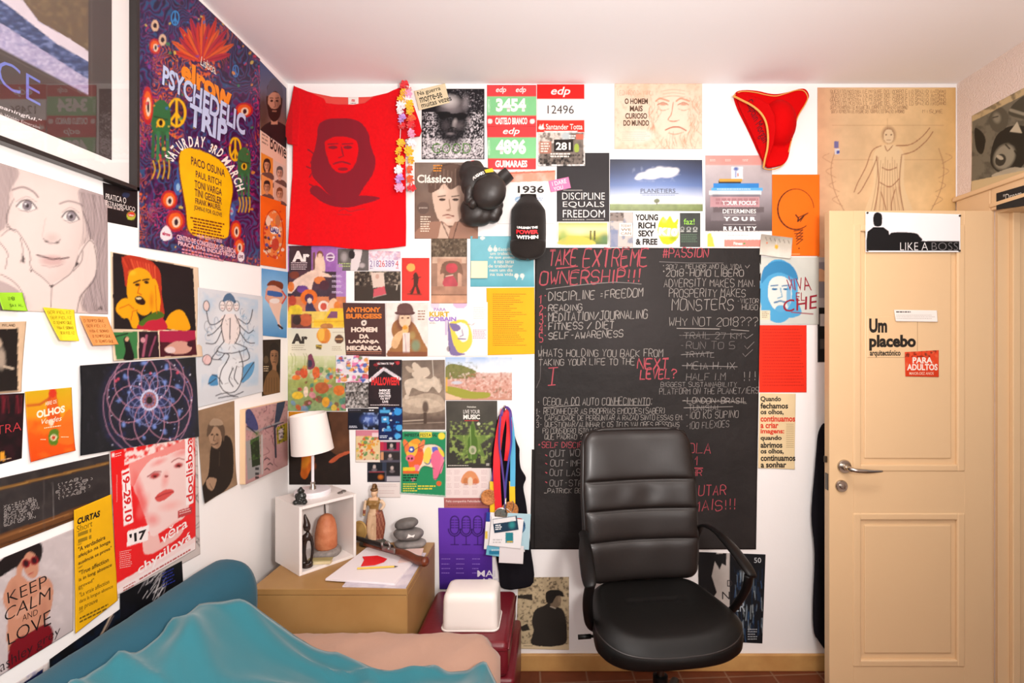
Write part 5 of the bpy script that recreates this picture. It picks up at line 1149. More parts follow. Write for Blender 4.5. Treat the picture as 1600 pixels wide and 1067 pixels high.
s.curve([(249, 362), (257, 352), (265, 362), (266, 372), (256, 376), (249, 372)], '#f2e6ea'); s.textq('elrow', [(251, 361), (264, 364), (264, 370), (251, 367)], '#c85a78', .03); s.ell(375, 401, 5.5, 8, '#f2e6ea'); s.textq('LIVE', [(371.5, 398), (378.5, 399), (378.5, 404), (371.5, 403)], '#7a3a58', .03)
s.textq('FROM 22:00 TO 06:00', [(306, 364), (345, 373), (345, 380), (306, 371)], '#f0c8d0', .01); s.textq('CENTRO DE CONGRESSOS DE LISBOA', [(274, 366), (367, 389), (367, 397), (274, 374)], '#f0c8d0', .02); s.textq('PRACA DAS INDUSTRIAS', [(276, 376), (366, 397), (366, 403), (276, 383)], '#f0c8d0', .02); s.lines(282, 388, 350, 398, 2, '#e0a0b0', .5, .2, .2)
s.build('poster', 'tall psychedelic festival poster with a yellow panel of names', 'poster', 2, m=M_GLOSS, wave=.003)

# pencil portrait
s = Lw([(-70, 233), (167, 307), (168, 491), (-70, 483)], '#ecdad4', seed=81, cell=.0028, pal=.76)
s.noise(30, .08, None, 2); G = '#8d7f80'; K = '#5c5052'
s.curve([(-70, 233), (24, 262), (14, 300), (8, 350), (-10, 365), (-70, 400)], '#b5a5a4', .7); s.curve([(122, 296), (166, 310), (168, 488), (128, 478), (145, 430), (150, 390), (138, 370), (130, 340)], '#b9a9aa', .75); s.curve([(-70, 430), (2, 432), (38, 460), (40, 486), (-70, 484)], '#b0a0a2', .6)
for k in range(46):
    t = k / 45; x = 124 + 40 * t; s.stroke([(x, 300 + t * 8), (x + 6 + 6 * math.sin(k), 360), (x - 4 + 8 * math.sin(k * 2.1), 420), (min(x + 4, 166), 486)], .9, s.rng.choice([G, '#a09090', '#c8b8b8', K]), .45, True)
for k in range(30):
    t = k / 29; x = -60 + 82 * t; s.stroke([(x, 240 + t * 24), (x - 4, 300), (x - 12 + 4 * math.sin(k), 360)], 1, s.rng.choice([G, '#a09090', K]), .4, True)
s.ell(70, 350, 66, 96, '#f3e4de', .75, 8, .45); s.curve([(-60, 420), (-10, 372), (20, 356), (44, 392), (48, 420), (76, 442), (80, 488), (40, 488), (36, 462), (4, 440)], '#f2e2dc', .9); s.curve([(80, 446), (104, 432), (120, 410), (122, 390), (142, 374), (150, 400), (148, 430), (122, 464), (116, 488), (80, 488)], '#f2e2dc', .9)
for sx, sy, w in ((40, 321, 16), (109, 338, 13.5)):
    s.ell(sx, sy, w, 8.5, '#f6efec', .9, 10); s.ell(sx + 1, sy, 7, 7.5, '#a59ca2'); s.ell(sx + 1, sy + .5, 2.8, 3.2, '#4a4042'); s.ell(sx - 1.5, sy - 2.5, 1.3, 1.5, '#ffffff'); s.ring(sx + 1, sy, 7, 7.5, 1, K, .8)
    s.stroke([(sx - w, sy + 1), (sx - w * .5, sy - 7), (sx + 3, sy - 8.5), (sx + w * .7, sy - 2), (sx + w, sy + 5)], 2.2, K, .9, True); s.stroke([(sx - w * .8, sy + 5), (sx, sy + 10), (sx + w * .9, sy + 6)], 1.1, G, .8, True); s.stroke([(sx - w, sy - 6), (sx, sy - 14), (sx + w, sy - 5)], 1, G, .6, True)
s.stroke([(18, 296), (34, 292), (50, 299), (58, 308)], 3, G, .7, True); s.stroke([(92, 318), (106, 314), (122, 318), (128, 322)], 2.6, G, .65, True)
s.ell(80, 372, 16, 12, '#d9c4be', .6, 0, .8); s.stroke([(66, 372), (72, 378), (80, 380), (88, 379), (93, 374)], 1.4, G, .8, True); s.ell(71, 377, 3, 1.6, K, .8); s.ell(88, 379, 3, 1.6, K, .8); s.stroke([(70, 340), (66, 360), (65, 370)], 1, '#c4b0ac', .6, True)
s.ell(80, 407, 24, 11, '#d9b4b0', .7, 3, .5); s.stroke([(56, 398), (70, 402), (80, 405), (92, 404), (106, 402)], 2.2, '#6a5054', .95, True); s.stroke([(64, 414), (80, 418), (96, 413)], 1, '#b08f8f', .7, True)
for P in ([(0, 368), (14, 358), (26, 362), (44, 392), (48, 418), (66, 434), (80, 448)], [(80, 448), (98, 436), (112, 424), (124, 396), (138, 376), (146, 382)], [(0, 428), (20, 440), (36, 460), (40, 486)], [(146, 384), (150, 410), (146, 438), (126, 462), (119, 488)], [(80, 448), (79, 480)], [(10, 354), (22, 362)], [(-8, 372), (10, 395), (8, 420)], [(30, 372), (34, 390), (32, 410)], [(128, 392), (126, 408), (114, 424)], [(20, 310), (8, 340), (16, 358)], [(128, 330), (138, 356), (140, 374)]):
    s.stroke(P, 1.3, K, .75, True)
for P in ([(33, 396), (36, 402), (38, 412), (34, 410)], [(118, 408), (122, 412), (114, 420)], [(76, 445), (84, 445), (80, 450)], [(46, 420), (50, 423), (47, 425)]): s.poly(P, '#4a3f41', .95)
s.hand('ana', 152, 478, 160, 484, '#6a5c5c', .6)
s.build('pencil_drawing', 'large pencil portrait of a wide eyed woman with chin on hands', 'drawing', 1)

# framed picture
fr = empty('picture_frame', (WX_L, -1.35, 1.9), 'large glazed picture in a black frame high on the left wall', 'picture')
def lz(px, py): u, v = PL.uv(px, py); return u, v
FR = (203, 299)       # outer lower right corner
u1, v0 = lz(*FR); u0 = u1 - .95; v1 = v0 + .68
loc0 = Vector((WX_L, -1.35, 1.9))
def fbox(bm, ua, va, ub, vb, d0, d1, bev=0.0): add_box(bm, Vector((WX_L + d0, ua, va)) - loc0, Vector((WX_L + d1, ub, vb)) - loc0, bev)
b = BM(); t = .011
for q in ((u0, v0, u1, v0 + t), (u0, v1 - t, u1, v1), (u0, v0, u0 + t, v1), (u1 - t, v0, u1, v1)): fbox(b, *q, .002, .028, .0015)
obj('frame_moulding', b, mat('black_frame_lacquer', '#221c1b', .35), fr)
u1m, v0m = u1 - .066, v0 + .062
s = Lw([(-120, -140), (180, -140), (180, 270), (-120, 270)], '#544a48', seed=82, cell=.003)
s.q = [(u0 + .06, v1 - .06), (u1m, v1 - .06), (u1m, v0m), (u0 + .06, v0m)]
s.poly([(-200, -200), (134, -200), (134, 200), (-200, 200)], '#b5aecb'); s.noise(5, .55, '#dcd6e6', 8, None, .46, .62, 1.6); s.noise(7, .45, '#7f83b0', 14, None, .55, .68, 2)
s.poly([(-200, -250), (0, 4), (56, 40), (134, 86), (134, 124), (0, 38), (-200, -90)], '#4d5f8c'); w_ = s._win(-200, -200, 134, 126); n_ = fbm(s.X[w_] / 9, s.Y[w_] / 4, 31); bnd = (s.Y[w_] < 38 + s.X[w_] * .64) & (s.X[w_] < 134); s._mix(w_, np.clip((n_ - .5) * 8, 0, 1) * bnd * .7, '#8f9cc4'); s._mix(w_, np.clip((.44 - n_) * 8, 0, 1) * bnd * .6, '#2f3f62')
s.poly([(-60, -60), (8, -8), (31, 0), (56, 34), (104, 60), (134, 80), (134, 96), (84, 68), (56, 46), (8, 8), (-60, -40)], '#e2d8e0')
s.poly([(20, -200), (134, -200), (134, 80), (104, 60), (56, 33), (28, -4), (-60, -200)], '#78654f'); w_ = s._win(-60, -200, 134, 60); m_ = (s.Y[w_] < s.X[w_] * .72 - 22) & (s.X[w_] < 134); s._mix(w_, np.clip((fbm(s.X[w_] / 8, s.Y[w_] / 8, 3) - .45) * 5, 0, 1) * m_ * .5, '#9b8763')
s.poly([(134, -200), (300, -200), (300, 400), (-300, 400), (-300, -80), (0, 77), (134, 148)], '#564b48'); s.noise(30, .08, None, 2)
s.stroke([(139, -150), (139, 153), (-10, 80)], 1.1, '#7a706c', .8)
s.textq('PEACE', [(-110, 30), (58, 126), (58, 166), (-110, 78)], '#7f8ad2', -.012)
s.textq('meaningful."', [(-20, 158), (60, 187), (60, 194), (-20, 166)], '#e8e0e0', .01, .15); s.textq('Ralph Waldo Emerson', [(-20, 170), (57, 197), (57, 203), (-20, 177)], '#cfc6c6', .0, .15)
pr = s.build('picture_print', None, None, 6, wave=0.0, parent=None); 
for k_ in ('label', 'category'):
    if k_ in pr.keys(): del pr[k_]
pr.parent = fr; pr.matrix_parent_inverse = Matrix.Translation(-loc0)
b = BM(); fbox(b, u0 + .008, v0 + .008, u1 - .008, v1 - .008, .004, .0066)
obj('mount_board', b, mat('white_mount_card', '#e9e2df', .8), fr)
gl = bpy.data.materials.new('picture_glass'); gl.use_nodes = True
nt = gl.node_tree; nt.nodes.clear()
o_ = nt.nodes.new('ShaderNodeOutputMaterial'); mx = nt.nodes.new('ShaderNodeMixShader'); tr = nt.nodes.new('ShaderNodeBsdfTransparent'); gs = nt.nodes.new('ShaderNodeBsdfGlossy'); gs.inputs['Roughness'].default_value = .02
fz = nt.nodes.new('ShaderNodeFresnel'); fz.inputs[0].default_value = 1.8
ge = nt.nodes.new('ShaderNodeNewGeometry'); iv = nt.nodes.new('ShaderNodeMath'); iv.operation = 'SUBTRACT'; iv.inputs[0].default_value = 1.0; ml = nt.nodes.new('ShaderNodeMath'); ml.operation = 'MULTIPLY'
nt.links.new(ge.outputs['Backfacing'], iv.inputs[1]); nt.links.new(fz.outputs[0], ml.inputs[0]); nt.links.new(iv.outputs[0], ml.inputs[1]); nt.links.new(ml.outputs[0], mx.inputs[0]); nt.links.new(tr.outputs[0], mx.inputs[1]); nt.links.new(gs.outputs[0], mx.inputs[2]); nt.links.new(mx.outputs[0], o_.inputs[0])
b = BM(); fbox(b, u0 + .009, v0 + .009, u1 - .009, v1 - .009, .0150, .0170)
obj('glass_pane', b, gl, fr)

# dark flyer half behind the frame
s = Lw([(160, 285), (214, 298), (214, 356), (163, 346)], '#241c1e', seed=83); s.noise(12, .4, '#3a2c2c', 2, None, .4, .7)
s.textq('PRATICA O', [(164, 302), (196, 309), (196, 318), (164, 311)], '#f2e8e4', .0); s.textq('ESTRAMBÓLICO', [(164, 311), (210, 322), (210, 331), (164, 320)], '#f2e8e4', -.005); s.lines(166, 321, 192, 325, 1, '#c0b0ac', .8, 0, .22)
s.ell(204, 337, 7, 7, '#b8c04c'); s.ell(204, 335, 6, 4, '#d84a3c'); s.textq('Licor', [(200, 334), (208, 335), (208, 338), (200, 337)], '#f4e8dc', .02); s.ell(196, 305, 6, 4, '#3a4a70', .7)
s.build('flyer', 'black flyer tucked under the corner of the big frame', 'flyer', 1)

# column of prints beside the corner
s = Lw([(406, 95), (447, 138), (447, 236), (406, 205)], '#6a5a70', seed=84, cell=.0024)
s.vgrad([(95, '#5a6a94'), (150, '#7a7484'), (200, '#8a6a58')]); s.ell(410, 175, 14, 36, '#5a3f34', .8, 0, .6)
s.face(428, 158, 22, 52, '#c89a82', '#4a2c24', '#4a3028', '#3a2a2c', .5, '#3c2620'); s.curve([(416, 150), (420, 128), (430, 122), (440, 136), (441, 154), (430, 142)], '#6a6878')
s.poly([(406, 203), (447, 233), (447, 262), (406, 240)], '#f0dcd0'); 
s.build('poster', 'narrow print of a bearded head beside the corner', 'poster', 1)
s = Lw([(406, 204), (447, 236), (447, 322), (407, 309)], '#ecc9b4', seed=85, cell=.0024)
s.textq('Bowie', [(421, 207), (446, 228), (446, 249), (421, 232)], '#3a2a2c', .01); s.lines(408, 208, 419, 226, 3, '#a89080', .4, .2, .6)
for x0, y0, c, sk, hr in ((407, 238, '#e89a3c', '#d8a07c', '#4a3028'), (427, 250, '#e0c8b8', '#d8b098', '#6a6460'), (407, 272, '#e8a060', '#d09a78', '#3a2c28'), (427, 283, '#d8b8a4', '#d8a888', '#8a5a3c')):
    s.poly([(x0, y0), (x0 + 18.5, y0 + 10), (x0 + 18.5, y0 + 40), (x0, y0 + 32)], c); s.face(x0 + 9, y0 + 20, 9, 17, sk, '#6a4634', hr, '#7a5a50', .5, None, .7 if x0 == 407 and y0 < 250 else 0)
s.build('poster', 'orange and beige print of four small portraits under a short name', 'poster', 2)
s = Lw([(406, 305), (446, 318), (446, 420), (406, 414)], '#f0761e', seed=86, cell=.0024); s.noise(20, .12, None, 2)
s.ell(426, 365, 15, 36, '#e89a5c', .7); s.specks(60, (412, 328, 441, 404), ['#f4e4d0', '#d84a2c', '#4a5a9a', '#f0b03c', '#5a3428', '#e8c8a0'], 1, 3.2, .9); s.ell(428, 360, 7, 6, '#f4f0e8'); s.textq('UAU', [(421, 354), (434, 358), (434, 366), (421, 362)], '#3a4a90', .04); s.ell(418, 345, 4, 8, '#f2d8c0'); s.ell(433, 345, 4, 9, '#c88a5c'); s.ell(429, 382, 6, 10, '#c84a3c', .9); s.ring(426, 365, 15.5, 37, 1.4, '#c84a14')
s.build('poster', 'bright orange poster with an oval crowd of cartoonish shapes', 'poster', 2)
s = Lw([(408, 419), (449, 425), (447, 528), (408, 524)], '#8cc4ea', seed=87, cell=.0024); s.vgrad([(419, '#74b0e0'), (470, '#a8d4f0'), (528, '#5c9cd0')]); s.noise(20, .1, None, 2)
s.curve([(418, 470), (416, 450), (424, 446), (438, 450), (442, 462), (438, 474)], '#e8b8a0'); s.curve([(416, 446), (424, 438), (440, 442), (440, 452), (428, 446)], '#8a4a2c'); s.curve([(416, 454), (438, 457), (438, 464), (417, 461)], '#4a78b8'); s.stroke([(416, 452), (414, 466), (420, 474)], 2.4, '#e8a890'); s.stroke([(440, 455), (446, 464), (440, 474)], 2.4, '#d86a5c'); s.curve([(420, 472), (438, 474), (437, 488), (436, 504), (440, 512), (436, 513), (431, 500), (424, 486)], '#f2d4c4'); s.stroke([(434, 508), (440, 513)], 3, '#3a2a30'); s.ell(428, 470, 8, 4, '#f4ece8')
s.build('poster', 'sky blue pin-up print beside the corner', 'poster', 2)
s = Lw([(409, 531), (438, 530), (437, 613), (409, 619)], '#3a2c22', seed=88, cell=.0024); s.noise(14, .3, '#5a4430', 2, None, .4, .7)
s.face(428, 556, 14, 34, '#a87f60', '#3a2418', '#2a1c14', None); s.curve([(412, 616), (414, 592), (424, 578), (434, 584), (437, 612)], '#8a6a4a'); s.ell(415, 562, 4, 6, '#6a5844'); s.lines(411, 572, 420, 582, 3, '#d8c4a4', .4)
for k in range(5): s.stroke([(416 + k * 4, 590), (415 + k * 4.4, 612)], .8, '#5a402c', .7)
s.build('photo_print', 'small dark brown portrait under the blue pin-up', 'print', 1)

# yellow-orange singer newspaper page
s = Lw([(172, 393), (309, 418), (314, 557), (174, 564)], '#ecd6bc', seed=89)
s.poly([(175, 394), (301, 419), (305, 516), (176, 514)], '#2c2426'); s.noise(30, .2, None, 2)
Y = '#f0b014'; O = '#d06a10'
s.curve([(192, 422), (190, 404), (204, 398), (222, 402), (240, 412), (250, 428), (252, 462), (256, 490), (248, 500), (240, 470), (236, 440), (222, 424), (204, 430), (196, 448)], '#c0442c')
for k in range(12): s.stroke([(198 + k * 4, 418 + k * 1.5), (190 + k * 4.6, 402 + k * 1.2)], 2, s.rng.choice(['#d8583c', '#e8704c', '#a83424']), .8)
s.curve([(198, 440), (202, 426), (216, 418), (232, 426), (240, 446), (240, 476), (232, 490), (220, 492), (208, 480), (198, 462)], Y); s.curve([(236, 438), (244, 440), (250, 470), (246, 494), (238, 492), (234, 470)], Y)
s.curve([(180, 484), (186, 470), (196, 466), (208, 472), (212, 486), (216, 500), (214, 512), (206, 512), (200, 498), (190, 496)], Y); s.curve([(258, 512), (262, 494), (276, 484), (288, 490), (295, 515)], Y)
s.curve([(214, 514), (224, 500), (244, 492), (256, 500), (258, 515)], '#c83048'); s.curve([(216, 505), (226, 496), (246, 486), (256, 492), (248, 498), (230, 502), (222, 510)], '#5a7a2c')
s.curve([(210, 466), (218, 462), (226, 470), (224, 476), (214, 474)], '#3a1c14'); s.ell(216, 466, 4, 1.6, '#f4e0b0'); s.stroke([(208, 442), (218, 438)], 2.4, '#3a2014'); s.stroke([(222, 438), (232, 436)], 2.4, '#3a2014'); s.ell(214, 445, 4, 2.2, '#3a2014'); s.ell(228, 441, 4, 2.2, '#3a2014'); s.stroke([(218, 444), (214, 458), (220, 460)], 1.8, O, .9); s.ell(236, 470, 5, 18, O, .5, 0, .8); s.stroke([(186, 482), (200, 476), (208, 482)], 1.6, O, .9); s.stroke([(204, 500), (206, 486), (214, 484)], 1.6, O, .8); s.ell(206, 426, 8, 6, '#f6c83c', .7, 0, .7); s.stroke([(242, 446), (244, 490)], 1.4, O, .8)
s.poly([(176, 519), (214, 518), (213, 560), (178, 562)], '#4a8a54'); s.curve([(190, 562), (194, 548), (192, 530), (198, 526), (204, 540), (207, 561)], '#23201f'); s.ell(197, 530, 3, 4, '#d8b090'); s.stroke([(178, 526), (198, 521)], 2, '#23301f')
s.poly([(216, 518), (246, 517), (248, 558), (215, 560)], '#3a2430'); s.stroke([(222, 556), (228, 524)], 4, '#c07088', .8); s.stroke([(232, 556), (242, 526)], 3, '#a85a78', .8); s.ell(222, 531, 4, 4, '#d8a0a8')
s.poly([(248, 517), (304, 516), (305, 555), (249, 558)], '#5a2030'); s.poly([(248, 517), (304, 516), (304, 530), (280, 536), (249, 534)], '#b83058'); s.curve([(256, 545), (272, 534), (290, 534), (298, 544), (288, 552), (264, 552)], '#d8a898'); s.ell(265, 547, 8, 5, '#e8d8d8', .8); s.ell(296, 538, 5, 4, '#4a2030')
s.build('newspaper_page', 'newspaper page with a yellow faced singer on black', 'newspaper page', 1, curl=.006)

# white cloth with line drawn goddess figure (generic)
s = Lw([(308, 449), (409, 463), (409, 612), (304, 638)], '#dde0e4', seed=90)
s.noise(22, .06, None, 2); s.noise(24, .5, '#a4cbe6', 5, (315, 470, 400, 600), .48, .68); s.ell(357, 520, 30, 62, '#eef0f2', .7, 0, .5)
K = '#34323c'
s.curve([(330, 585), (324, 600), (338, 602), (345, 590)], '#5a9cc8'); s.curve([(378, 575), (395, 566), (392, 585), (376, 598)], '#6aa8d0'); s.curve([(340, 575), (372, 560), (378, 585), (366, 610), (345, 614)], '#eceef0')
s.ell(357, 478, 6.5, 9, '#f2e6e0'); s.curve([(347, 472), (350, 462), (357, 458), (364, 463), (367, 474), (357, 469)], '#5c7a98'); s.ell(347, 478, 4, 7, '#f0e6e2'); s.ell(368, 480, 4, 7, '#f0e6e2')
for x in (346, 357, 368): s.stroke([(x - 2.5, 477), (x - 1, 477)], .9, K); s.stroke([(x + 1, 477), (x + 2.5, 477)], .9, K); s.stroke([(x - 1.5, 482), (x + 1.5, 482)], .9, '#a85a5c'); s.ring(x, 478, 4.5, 8, .9, K, .9)
s.curve([(344, 495), (358, 490), (371, 496), (374, 518), (366, 536), (348, 534), (343, 514)], '#f2e8e4')
for P in ([(350, 492), (345, 504), (344, 516), (348, 534)], [(366, 492), (372, 506), (373, 520), (366, 536)], [(358, 498), (357, 530)], [(346, 498), (336, 506), (326, 506), (322, 494), (321, 482)], [(345, 506), (332, 520), (322, 524)], [(344, 516), (334, 536), (320, 536)], [(371, 498), (384, 506), (390, 498), (393, 484)], [(373, 508), (386, 520), (394, 516)], [(373, 518), (384, 534), (396, 536)], [(348, 534), (338, 548), (352, 552), (370, 550), (384, 544), (366, 536)], [(338, 548), (330, 560), (344, 562)], [(384, 544), (388, 560), (372, 566)],
          [(352, 566), (344, 580), (342, 600), (350, 612), (364, 612), (374, 598), (378, 570), (372, 548)], [(352, 566), (356, 556), (350, 552), (345, 558), (340, 562)], [(362, 575), (356, 592), (362, 604)], [(368, 572), (364, 590), (370, 600)], [(336, 618), (350, 614), (362, 618), (378, 612)], [(340, 622), (356, 619), (370, 620)], [(330, 585), (340, 590), (346, 600)], [(395, 566), (384, 582), (374, 596)], [(324, 600), (336, 592)], [(322, 556), (318, 566), (326, 570), (330, 560)]):
    s.stroke(P, 1.5, K, .9, True)
s.ell(321, 478, 5, 8, '#f0d8d0', .9); s.ring(321, 478, 5, 8, 1.1, K); s.ell(322, 562, 7, 8, '#f0c8c4', .8); s.ring(322, 562, 7, 8, 1, K)
for k in range(22): x = s.rng.uniform(346, 376); y = s.rng.uniform(496, 600); s.stroke([(x, y), (x + s.rng.uniform(-5, 5), y + s.rng.uniform(-4, 6))], .8, K, .6)
for k in range(26): x = s.rng.choice([s.rng.uniform(318, 342), s.rng.uniform(376, 400)]); y = s.rng.uniform(480, 560); s.ring(x, y, s.rng.uniform(2, 6), s.rng.uniform(3, 9), .8, s.rng.choice([K, '#5a7a98', '#7aa8c8']), .6, s.rng.uniform(0, 180), s.rng.uniform(200, 360))
s.build('printed_cloth', 'white cloth with a many armed seated figure drawn in ink', 'wall cloth', 1, wave=.006, m=M_CLOTHPRINT)

# mandala tapestry
s = Lw([(121, 571), (303, 558), (309, 682), (122, 712)], '#17151d', seed=91, cell=.0030)
s.noise(6, .5, '#3a3642', 2, None, .6, .75, .5); s.ell(228, 634, 84, 92, '#3a3c68', .8, 0, .35); s.ell(226, 634, 76, 84, '#14152c', .95, 0, .25); s.noise(8, .4, '#343c78', 4, (160, 565, 300, 705), .55, .75)
s.ell(228, 628, 40, 46, '#4a5ea4', .5, 0, .9)
for k in range(9):
    a = math.radians(k * 40 - 90); s.ring(230 + 33 * math.cos(a), 625 + 39 * math.sin(a), 35, 42, 1.5, '#c894a8', .8)
for k in range(12):
    a = math.radians(k * 30); s.ring(230 + 18 * math.cos(a), 625 + 21 * math.sin(a), 17, 20, 1, '#9aa0d0', .75)
s.ring(226, 634, 70, 79, 1.6, '#b88ca4', .7)
for k in range(18):
    a = math.radians(k * 20); r_ = 1.0 if k % 2 else .7
    for q in range(3): s.ell(230 + 50 * r_ * math.cos(a) + s.rng.uniform(-3, 3), 625 + 58 * r_ * math.sin(a) + s.rng.uniform(-3, 3), s.rng.uniform(1.5, 6), s.rng.uniform(1.5, 6), '#8aa4e4', .7, 0, .9)
for k in range(24): a = math.radians(k * 15); s.ell(230 + 13 * math.cos(a), 625 + 15 * math.sin(a), 1.8, 2, '#d8dcf4', .9)
for k in range(20): a = math.radians(k * 18); s.ell(230 + 9.5 * math.cos(a), 625 + 11 * math.sin(a), 1.4, 1.5, '#c87a64', .9)
s.ell(230, 625, 8, 9.5, '#7a3a34', .9, 0, .4); s.ell(230, 625, 4.5, 5.5, '#1a1416')
for x, y in ((176, 595), (180, 592), (232, 583), (275, 582)): s.ell(x, y, 3, 3, '#e0607a', .9, 0, .6)
s.specks(50, (160, 570, 300, 700), ['#c8d4f8', '#8a9ae0', '#f0f0ff'], .5, 1.2, .9)
s.build('tapestry', 'black hanging with a blue and pink overlapping circle mandala', 'tapestry', 2, wave=.008, m=M_CLOTHPRINT)

# sepia portrait and painted canvas
s = Lw([(306, 642), (365, 626), (367, 757), (316, 787)], '#a58a70', seed=92)
s.noise(6, .3, '#b89c80', 2, None, .4, .7); s.noise(24, .3, None, 4); s.curve([(312, 786), (312, 765), (324, 740), (328, 700), (338, 690), (352, 680), (362, 694), (362, 740), (350, 765), (330, 778)], '#3a3029'); s.ell(335, 682, 10, 19, '#b89a80', 1, -8); s.ell(339, 690, 6, 14, '#8a6c56', .6, 0, .8); s.curve([(322, 682), (324, 664), (332, 656), (342, 658), (350, 670), (348, 690), (342, 672), (334, 666), (328, 676)], '#6f5c4c'); s.curve([(326, 664), (332, 654), (344, 656), (346, 664)], '#c0a890', .8)
for x in (330, 338): s.ell(x, 679, 2.2, 1.4, '#2f241e')
s.stroke([(334, 680), (332, 688), (335, 689)], 1.1, '#5f4a3c'); s.stroke([(329, 694), (334, 695), (339, 692)], 1.4, '#4a362c'); s.curve([(320, 752), (326, 746), (336, 748), (336, 754), (330, 766), (322, 762)], '#b89a80'); s.stroke([(342, 706), (341, 728)], 1.2, '#5a4c40'); s.stroke([(326, 756), (330, 764)], .9, '#5a4638')
s.build('photo_print', 'sepia portrait of a curly haired person in dark coat', 'print', 2, curl=.01)
cv = empty('painted_canvas', (WX_L, -.2, 1.2), 'small pink canvas painted with long wings beside the corner', 'painting')
u0_, v0_ = PL.uv(374, 757); u1_, _ = PL.uv(441, 716); v1_ = PL.uv(374, 640)[1]; vlo = v0_
b = BM(); add_box(b, Vector((WX_L + .001, u0_, vlo)) - cv.location, Vector((WX_L + .022, u1_, v1_)) - cv.location, .002)
obj('canvas_stretcher', b, mat('raw_canvas_edge', '#e2bf98', .85), cv)
s = Lw([(374, 640), (440, 612), (441, 716), (374, 757)], '#c9a3a0', seed=93, cell=.0024)
zq = lambda px: PL.uv(px, 0)[0]
s.q = [(u0_, v1_), (u1_, v1_), (u1_, vlo), (u0_, vlo)]
s.noise(12, .2, None, 2); s.noise(6, .3, '#b8848a', 5, None, .5, .7)
s.curve([(372, 652), (378, 638), (388, 650), (394, 668), (388, 674), (376, 664)], '#5a5c88'); s.curve([(420, 664), (424, 630), (432, 615), (438, 618), (434, 640), (424, 666)], '#4a5468'); s.noise(3, .4, '#34384c', 3, (372, 612, 440, 676), .55, .7)
s.stroke([(376, 670), (390, 674), (406, 668), (428, 660)], 3.2, '#a8a4a4', .9, True); s.stroke([(376, 666), (392, 678)], 2, '#3a3c4c'); s.stroke([(404, 670), (434, 660)], 1.6, '#4a4a58'); s.poly([(374, 690), (396, 680), (398, 740), (377, 750)], '#aaa8a6'); s.poly([(381, 688), (395, 681), (397, 726), (384, 730)], '#3f4a34'); s.noise(5, .6, '#6a8a4c', 9, (381, 680, 397, 712), .45, .65); s.stroke([(420, 666), (422, 714)], 3, '#4a4c58'); s.poly([(423, 668), (440, 660), (440, 688), (424, 694)], '#b8a83c'); s.poly([(426, 672), (434, 668), (434, 684), (427, 688)], '#d8c8c4'); s.noise(2, .8, '#3a2c3a', 4, (426, 668, 434, 688), .5, .58)
for k in range(12): x = s.rng.uniform(404, 420); y = s.rng.uniform(630, 720); s.stroke([(x, y), (x + s.rng.uniform(-5, 5), y + 7), (x + s.rng.uniform(-6, 6), y + 12)], .9, '#7a4a58', .7, True)
for x, y in ((404, 718), (409, 726), (404, 734)): s.stroke([(x, y), (x + 4, y - 3), (x + 8, y)], 1.4, '#2c2430', .9)
for y in (730, 738, 744): s.rect(389, y, 395, y + 4, '#2c2a2c', .9)
s.poly([(398, 680), (401, 678), (402, 740), (399, 742)], '#c8c0bc')
pc = s.build('painted_face', None, None, 19.5, wave=.0004); pc.parent = cv; pc.matrix_parent_inverse = Matrix.Translation(-cv.location)

# red film festival poster on its larger print
s = Lw([(169, 705), (307, 662), (312, 866), (178, 938)], '#d9d0cc', seed=94, cell=.0028)
for k in range(60): x = s.rng.uniform(170, 180); s.stroke([(x, s.rng.uniform(700, 930)), (x + s.rng.uniform(2, 8), s.rng.uniform(700, 930))], .7, '#4a4444', .5)
for k in range(24): y = s.rng.uniform(670, 850); s.stroke([(303, y), (311, y + s.rng.uniform(-12, 12))], 1, '#3a3436', .6)
s.build('poster', 'grey patterned backing sheet behind the red film festival poster', 'poster', 1)
s = Lw([(171, 706), (303, 663), (304, 858), (181, 930)], '#ee1f24', seed=95, cell=.0026)
W_ = '#f8dcd8'; PK = '#f4a09a'
s.curve([(214, 735), (222, 712), (244, 702), (272, 694), (294, 690), (302, 712), (300, 760), (290, 800), (276, 816), (238, 840), (226, 812), (214, 780), (206, 760)], W_); s.curve([(200, 724), (212, 708), (236, 698), (262, 690), (300, 672), (302, 700), (280, 702), (256, 712), (234, 718), (216, 740), (206, 760), (198, 745)], PK)
w_ = s._win(190, 660, 304, 745); m_ = (s.Y[w_] < 724 - .42 * (s.X[w_] - 200)) & (s.X[w_] > 192); n_ = fbm(s.X[w_] / 6, s.Y[w_] / 6, 4)
s._mix(w_, np.clip((n_ - .44) * 8, 0, 1) * m_ * .9, '#fbeeea'); s._mix(w_, np.clip((.40 - n_) * 9, 0, 1) * m_ * .9, '#e8343a')
s.ell(240, 743, 11, 6, '#c01c28', .9, -20, .5); s.ell(277, 727, 9, 5, '#b81c26', .9, -15, .5); s.stroke([(228, 745), (240, 737), (250, 737)], 1.6, '#a01a22', .8, True); s.stroke([(266, 722), (276, 716), (286, 718)], 1.6, '#a01a22', .8, True); s.ell(240, 744, 3, 1.6, '#5a1014'); s.ell(277, 728, 3, 1.6, '#5a1014')
